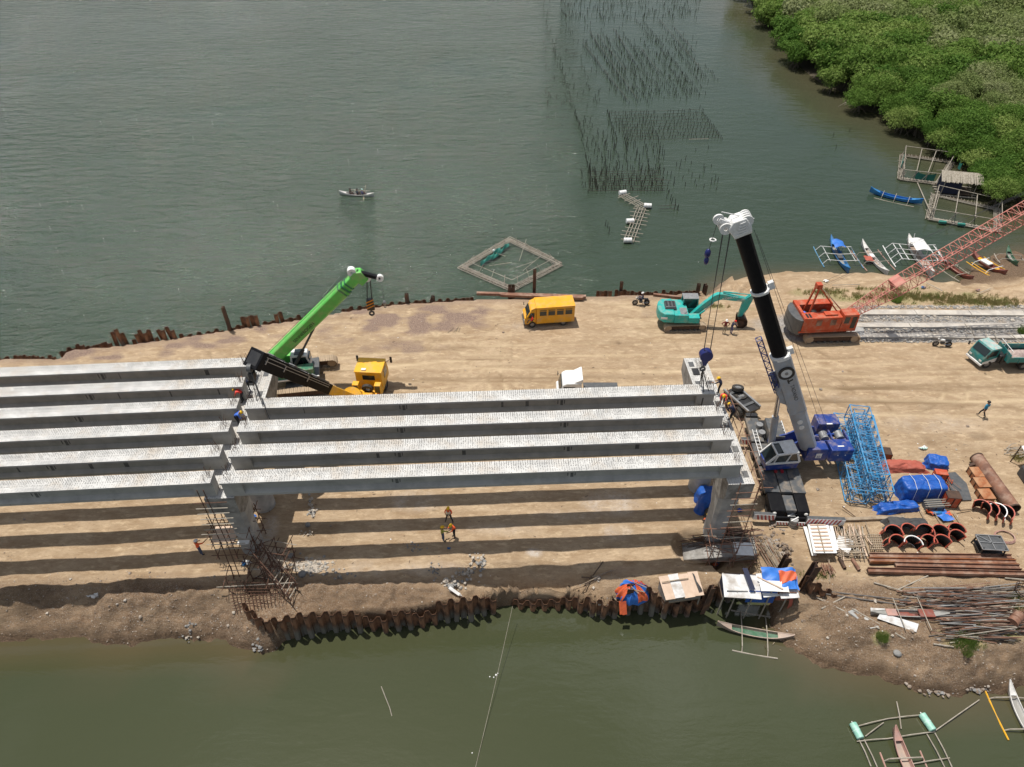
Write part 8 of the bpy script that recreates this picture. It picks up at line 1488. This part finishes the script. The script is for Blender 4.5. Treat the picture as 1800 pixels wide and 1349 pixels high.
# stones strewn over the banks
g = random.Random(99); st = {'brown_rock': MB(), 'pale_rock': MB()}; gx = np.random.default_rng(3); N_ = 30000
sx_ = gx.uniform(-40, 48, N_); sy_ = gx.uniform(21, 60, N_); sd_, kk = polydist(sx_, sy_, land); wd_ = bankw[kk]; ok = ((sd_ > 0) & (sd_ < wd_ + .5) & (wd_ > 1)) | ((sd_ > 0) & (sy_ < 28.8) & (gx.random(N_) < .35)) | ((sd_ > 0) & (gx.random(N_) < .025))
zz_ = terrain_z(sx_[ok], sy_[ok])
for x, y, z in zip(sx_[ok], sy_[ok], zz_): r = g.uniform(.018, .06) * (1 + 1.8 * (g.random() < .05)); st['pale_rock' if g.random() < .2 else 'brown_rock'].rock((x, y, z + r * .2), r, .7, g)
tag(st['brown_rock'].build('bank_stones', M['brown_rock'], smooth=False), 'countless brown stones strewn over the banks', 'stones', kind='stuff'); tag(st['pale_rock'].build('pale_pebbles', M['pale_rock'], smooth=False), 'pale pebbles scattered over the banks and sand', 'stones', kind='stuff')
M['strip_conc'] = mat('strip_concrete', (.56, .52, .46), .9, (.44, .39, .33), .7, bump=.3, c3=(.36, .33, .30), sc3=.9)
# ------------------------------------------------------------------ concrete strips with broken concrete between, right
for k, (y0, y1, lab) in enumerate(((543, 550, 'back, brightest'), (566, 572, 'middle'), (585, 590, 'front, dustiest'))):
    a, b = G(1500 if k else 1512, y0, .3), G(1990, y0 + 3, .3); a2 = G(1500, y1, .3); w_ = abs(a.y - a2.y) * 1.05 + .1
    T = thing('concrete_strip', lab + ' of three long concrete strips running right from the red crane', 'concrete strip', (0, 0, 0), 0, 'long concrete strips right of the red crane'); L_ = (b - a).length; n = 5
    for i in range(n): MB().beam(a.lerp(b, i / n) + V((.03, -w_ / 2, -.28)), a.lerp(b, (i + 1) / n) + V((-.03, -w_ / 2, -.28 + U(-.02, .02))), w_, .4).build('slab', M['strip_conc'], T, bev=.03)
gr = random.Random(12); m = MB(); m2 = MB()
for k in range(3800):
    x = gr.uniform(1500, 1830); y = gr.choice((gr.uniform(552, 565), gr.uniform(574, 584), gr.uniform(592, 602), gr.uniform(538, 543)))
    p = G(x, y, 0); r = gr.uniform(.03, .13) * (1.8 if gr.random() < .04 else 1); (m if gr.random() < .6 else m2).rock((p.x, p.y, tz(p.x, p.y) + r * .25), r, .55, gr)
tag(m.build('broken_concrete', M['grey_rock'], smooth=False), 'grey broken concrete filling the gaps between the concrete strips', 'rubble', kind='stuff'); tag(m2.build('pale_gravel', M['pale_rock'], smooth=False), 'pale gravel between the concrete strips', 'gravel', kind='stuff')
quad_panel('concrete_slab', 'tilted pale slab under the end of the red crane track', 'slab', [(1493, 578), (1516, 580), (1520, 597), (1500, 596)], (.3, .3, .2, .2), .2, 'conc')
for k, (a, b) in enumerate((((1712, 596), (1700, 583)), ((1738, 610), (1728, 594)), ((1752, 603), (1742, 590)), ((1792, 606), (1768, 592)), ((1462, 505), (1510, 503)), ((1655, 515), (1627, 500)), ((1716, 520), (1740, 510)))): tag(MB().tube(GT(*a, .25), GT(*b, .6 if k < 4 else .2), .04, 5).build('stick', M['bamboo']), ['pole leaning at the back left of the teal truck', 'pole leaning behind the teal truck cab', 'second pole behind the teal truck cab', 'pole behind the teal truck bed', 'pair of poles on the weeds behind the red crane', 'pole lying on the grass below the red boom', 'pale stick on the grass right of the boom'][k], 'stick')
# small sticks on the sand
T = thing('stick_scatter', 'few pale broken sticks on the sand left of the yellow minibus', 'sticks', (0, 0, 0))
for a, b in (((787, 586), (797, 577)), ((797, 585), (804, 578)), ((802, 583), (806, 575)), ((806, 584), (809, 576))): MB().tube(GT(*a, .05), GT(*b, .08), .025, 4).build('stick', M['wood'], T)
# ------------------------------------------------------------------ mangroves
def leaf_mat(name, c, c2, c3):
    m = bpy.data.materials.new(name); m.use_nodes = True; n = m.node_tree.nodes; L = m.node_tree.links; b = n['Principled BSDF']; b.inputs['Roughness'].default_value = .7; b.inputs['Specular IOR Level'].default_value = .15
    oi = n.new('ShaderNodeObjectInfo'); ge = n.new('ShaderNodeNewGeometry'); r = n.new('ShaderNodeValToRGB'); r.color_ramp.elements[0].color = (*c, 1); r.color_ramp.elements[1].color = (*c3, 1); e = r.color_ramp.elements.new(.5); e.color = (*c2, 1)
    mm = n.new('ShaderNodeMath'); mm.operation = 'MULTIPLY_ADD'; mm.inputs[1].default_value = .68; L.new(oi.outputs['Random'], mm.inputs[0]); m2 = n.new('ShaderNodeMath'); m2.operation = 'MULTIPLY'; m2.inputs[1].default_value = .32; L.new(ge.outputs['Random Per Island'], m2.inputs[0]); L.new(m2.outputs[0], mm.inputs[2]); L.new(mm.outputs[0], r.inputs[0]); L.new(r.outputs[0], b.inputs['Base Color'])
    tr = n.new('ShaderNodeBsdfTranslucent'); L.new(r.outputs[0], tr.inputs[0]); ms = n.new('ShaderNodeMixShader'); ms.inputs[0].default_value = .38; L.new(b.outputs[0], ms.inputs[1]); L.new(tr.outputs[0], ms.inputs[2]); L.new(ms.outputs[0], n['Material Output'].inputs[0]); return m
LG = leaf_mat('mangrove_leaf', (.065, .15, .022), (.145, .245, .045), (.28, .35, .10)); LO = leaf_mat('olive_leaf', (.17, .23, .07), (.25, .30, .11), (.34, .36, .19))
bark = mat('mangrove_bark', (.16, .13, .10), .9, (.08, .065, .05), 4)
def crown_mesh(seed, n, rx, rz, leaf, mt, lobes=9):
    g = np.random.default_rng(seed); cs = []
    for k in range(lobes):
        a = g.uniform(0, 6.28); r = g.uniform(.25, .95) * rx * .68; cs.append((r * math.cos(a), r * math.sin(a), g.uniform(-.25, .55) * rz * (1 - .4 * (r / rx)), g.uniform(.22, .5) * rx))
    cs.append((0, 0, rz * .45, rx * .5)); c = np.array(cs); w_ = c[:, 3] ** 2; idx = g.choice(len(c), n, p=w_ / w_.sum()); d = g.normal(size=(n, 3)); d /= np.linalg.norm(d, axis=1)[:, None]; d[:, 2] = np.where(d[:, 2] < -.35, -d[:, 2] * .6, d[:, 2])
    rad = c[idx, 3] * (1 - .42 * g.random(n) ** 2.0) * (1 + .09 * g.normal(size=n)) * (1 + .16 * np.sin(d[:, 0] * 9 + idx) * np.sin(d[:, 1] * 8 + 2 * idx) + .1 * np.sin(d[:, 2] * 13 + idx)); P = c[idx, :3] + d * rad[:, None] * np.array([1, 1, .8]); nrm = d + g.normal(size=(n, 3)) * .55; nrm /= np.linalg.norm(nrm, axis=1)[:, None]
    t = np.cross(nrm, g.normal(size=(n, 3))); t /= np.linalg.norm(t, axis=1)[:, None]; b = np.cross(nrm, t); s = leaf * g.uniform(.6, 1.3, n)[:, None]
    v = np.stack([P - t * s, P - b * s * .5 + nrm * s * .12, P + t * s, P + b * s * .5 + nrm * s * .12], 1).reshape(-1, 3)
    me = bpy.data.meshes.new('crown'); me.vertices.add(4 * n); me.vertices.foreach_set('co', v.ravel()); me.loops.add(4 * n); me.loops.foreach_set('vertex_index', np.arange(4 * n)); me.polygons.add(n); me.polygons.foreach_set('loop_start', np.arange(0, 4 * n, 4)); me.polygons.foreach_set('loop_total', np.full(n, 4)); me.update(calc_edges=True); me.materials.append(mt); return me
def trunk_mesh(seed, h):
    g = random.Random(seed); m = MB(); m.path([(0, 0, -.3), (g.uniform(-.2, .2), g.uniform(-.2, .2), h * .5), (g.uniform(-.3, .3), g.uniform(-.3, .3), h)], .14, 6, .07)
    for k in range(7):
        a = 6.28 * k / 7 + g.uniform(-.3, .3); r = g.uniform(.7, 1.5); z = g.uniform(.5, 1.4); m.path([(0, 0, z), (r * .6 * math.cos(a), r * .6 * math.sin(a), z * .8), (r * math.cos(a), r * math.sin(a), -.4)], .045, 4)
        a = g.uniform(0, 6.28); r = g.uniform(.8, 1.8); m.path([(0, 0, h * g.uniform(.45, .8)), (r * math.cos(a), r * math.sin(a), h * g.uniform(.9, 1.25))], .05, 4, .02)
    return m.mesh('trunk', bark)
crG = [crown_mesh(s, 8000, 2.9, 2.0, .12, LG, 17) for s in range(5)]; crO = [crown_mesh(50 + s, 8000, 3.0, 1.9, .115, LO, 18) for s in range(3)]; crF = [crown_mesh(80 + s, 3600, 3.3, 2.1, .19, LG, 11) for s in range(2)]; crFO = [crown_mesh(90 + s, 3600, 3.3, 2.0, .19, LO, 11) for s in range(2)]
tks = [trunk_mesh(s, 3.) for s in range(3)]
g = random.Random(17); pts = []; mg = [tuple(p) for p in mangrove]
def mdist(x, y): return float(polydist(np.array([x]), np.array([y]), mg)[0][0])
cand = []
y = 72.
while y < 215:
    stp = 2.9 + max(0, (y - 90)) * .024; x = 34.
    while x < .80 * y + 22: cand.append((x + g.uniform(-.35, .35) * stp, y + g.uniform(-.35, .35) * stp, stp)); x += stp
    y += stp * .92
cx_ = np.array([c[0] for c in cand]); cy_ = np.array([c[1] for c in cand]); dd_ = polydist(cx_, cy_, mg)[0]; nt_ = 0
sel_ = [(c, d) for c, d in zip(cand, dd_) if d > -.6 and c[0] < .735 * c[1] + 9]
sel_.sort(key=lambda e: e[0][1]); print('MANGROVES', len(sel_))
for (x, y, stp), d in sel_[:300]:
    ol = vnoise(np.array([x + 300.]), np.array([y * .8]), 13, 7)[0] + vnoise(np.array([x]), np.array([y]), 5, 8)[0] * .6 + min(.33, (d - 16) * .014) + (y - 130) * .003 > .10; farr = y > 125
    me_ = g.choice((crFO if farr else crO) if ol else (crF if farr else crG)); s = g.uniform(.8, 1.2) * (stp / 2.9) ** .75 * (.9 if d < 2.5 else 1.08); h = g.uniform(2.4, 4.0) * (.45 + .55 * min(1, max(d, 0) / 5)) * (stp / 2.9) ** .3
    T = thing('mangrove_tree', None, None, (x, y, WZ + .3), g.uniform(0, 6.28))
    lab = ('pale olive crowned mangrove in the back of the wood at the top right' if ol and farr else 'pale olive crowned mangrove among the green trees right of the creek' if ol else 'bright green mangrove at the water edge of the wood' if d < 4 else 'green mangrove deep in the wood at the top right' if farr else 'dense green mangrove behind the front row of the wood')
    tag(T, lab, 'tree', 'mangrove trees at the top right'); inst('crown', me_, T, (0, 0, h), (0, 0, 0), (s, s, s * g.uniform(.85, 1.15))); inst('trunk', g.choice(tks), T, (0, 0, 0), (0, 0, 0), (1, 1, h / 3))
rest = sel_[300:]
if rest:
    T = thing('mangrove_wood', 'far mass of mangrove crowns along the top right edge', 'wood', kind='stuff'); big = crown_mesh(200, 700, 3.3, 2.1, .42, LG, 8); allv = []
    bv_ = np.array([v.co for v in big.vertices]); out = []
    for (x, y, stp), d in rest: out.append(bv_ * (stp / 3.2) + np.array([x, y, WZ + 3.4]))
    v = np.concatenate(out); n = len(v) // 4; me = bpy.data.meshes.new('crowns'); me.vertices.add(4 * n); me.vertices.foreach_set('co', v.ravel()); me.loops.add(4 * n); me.loops.foreach_set('vertex_index', np.arange(4 * n)); me.polygons.add(n); me.polygons.foreach_set('loop_start', np.arange(0, 4 * n, 4)); me.polygons.foreach_set('loop_total', np.full(n, 4)); me.update(calc_edges=True); me.materials.append(LO)
    o = bpy.data.objects.new('crowns', me); C.objects.link(o); o.parent = T; o['kind'] = 'stuff'
T = thing('dead_branches', 'bare grey fallen branches in the water at the edge of the mangroves', 'branches', tuple(G(1497, 188, WZ)), 0); g = random.Random(5)
for k in range(18): a = g.uniform(0, 6.28); r = g.uniform(.6, 2.4); MB().path([(g.uniform(-.5, .5), 0, .2), (r * .5 * math.cos(a), r * .5 * math.sin(a) * .5, g.uniform(.2, .9)), (r * math.cos(a) * 1.3, r * math.sin(a) * .6, g.uniform(-.1, .8))], .05, 5, .015).build('branch', M['bamboo'], T)
T = thing('fallen_log', 'grey log and branches in the water behind the thatched hut', 'log', (0, 0, 0)); MB().tube(G(1705, 312, WZ) + V((0, 0, .2)), G(1730, 318, WZ) + V((0, 0, .3)), .12, 7).build('stem', M['bamboo'], T)
# ------------------------------------------------------------------ weeds and grass
M['grass'] = leaf_mat('grass_blades', (.24, .24, .08), (.36, .31, .14), (.46, .38, .20)); M['grass_g'] = leaf_mat('green_weeds', (.13, .23, .04), (.21, .30, .07), (.30, .34, .12))
def tuft(m, x, y, z, r, n, h, g):
    for k in range(n):
        a = g.uniform(0, 6.28); q = r * g.random() ** .5; bx, by = x + q * math.cos(a), y + q * math.sin(a); l = h * g.uniform(.5, 1.2); tx, ty = g.uniform(-.35, .35) * l, g.uniform(-.35, .35) * l; w_ = .018 + .012 * g.random()
        m.add([(bx - w_, by, z), (bx + w_, by, z), (bx + tx, by + ty, z + l)], [(0, 1, 2)])
g = random.Random(3); mA, mB_ = MB(), MB()
gm = [(1600, 522, 110, 7, 520), (1700, 530, 80, 7, 340), (1450, 515, 40, 6, 120), (1560, 508, 60, 4, 90), (1250, 540, 30, 3, 50), (1290, 547, 30, 3, 50), (1760, 535, 40, 8, 150), (1740, 1105, 45, 12, 160), (1700, 1135, 24, 8, 90), (1780, 1065, 24, 14, 90), (1440, 1010, 20, 5, 30), (1790, 806, 12, 6, 30)]
for px, py, sx, sy, n in gm:
    n = int(n * .55)
    for k in range(n):
        p = G(px + g.gauss(0, sx * .5), py + g.gauss(0, sy * .5), 0)
        if p.y > G(1600, 505).y or (py < 600 and p.y < G(1600, 541).y): continue
        tuft(mB_ if (g.random() < .14 or py > 900) else mA, p.x, p.y, tz(p.x, p.y), .25, 12, .28 if g.random() < .8 else .5, g)
tag(mA.build('dry_grass', M['grass'], smooth=False), 'dry yellowish grass strip behind the concrete strips', 'grass', kind='stuff'); tag(mB_.build('green_weeds', M['grass_g'], smooth=False), 'green weeds among the dry grass and on the lower bank', 'weeds', kind='stuff')
for k, (x, y, r, n, h, lab) in enumerate(((1550, 1122, .38, 260, .6, 'bright green grass clump on the lower bank below the pale sheets'), (1697, 1128, .7, 300, .5, 'green grass clump hanging over the bank edge below the pole heap'), (1698, 1150, .3, 120, .7, 'small drooping grass clump on the bank face'), (1575, 530, .5, 380, .7, 'dark green bush on the grass strip under the red boom'), (1797, 585, .5, 200, .8, 'green shrub at the right edge by the front strip'))):
    m = MB(); p = GT(x, y); tuft(m, 0, 0, 0, r, n, h, g); o = m.build('grass_clump', M['grass_g'], smooth=False); o.location = p; tag(o, lab, 'grass clump')
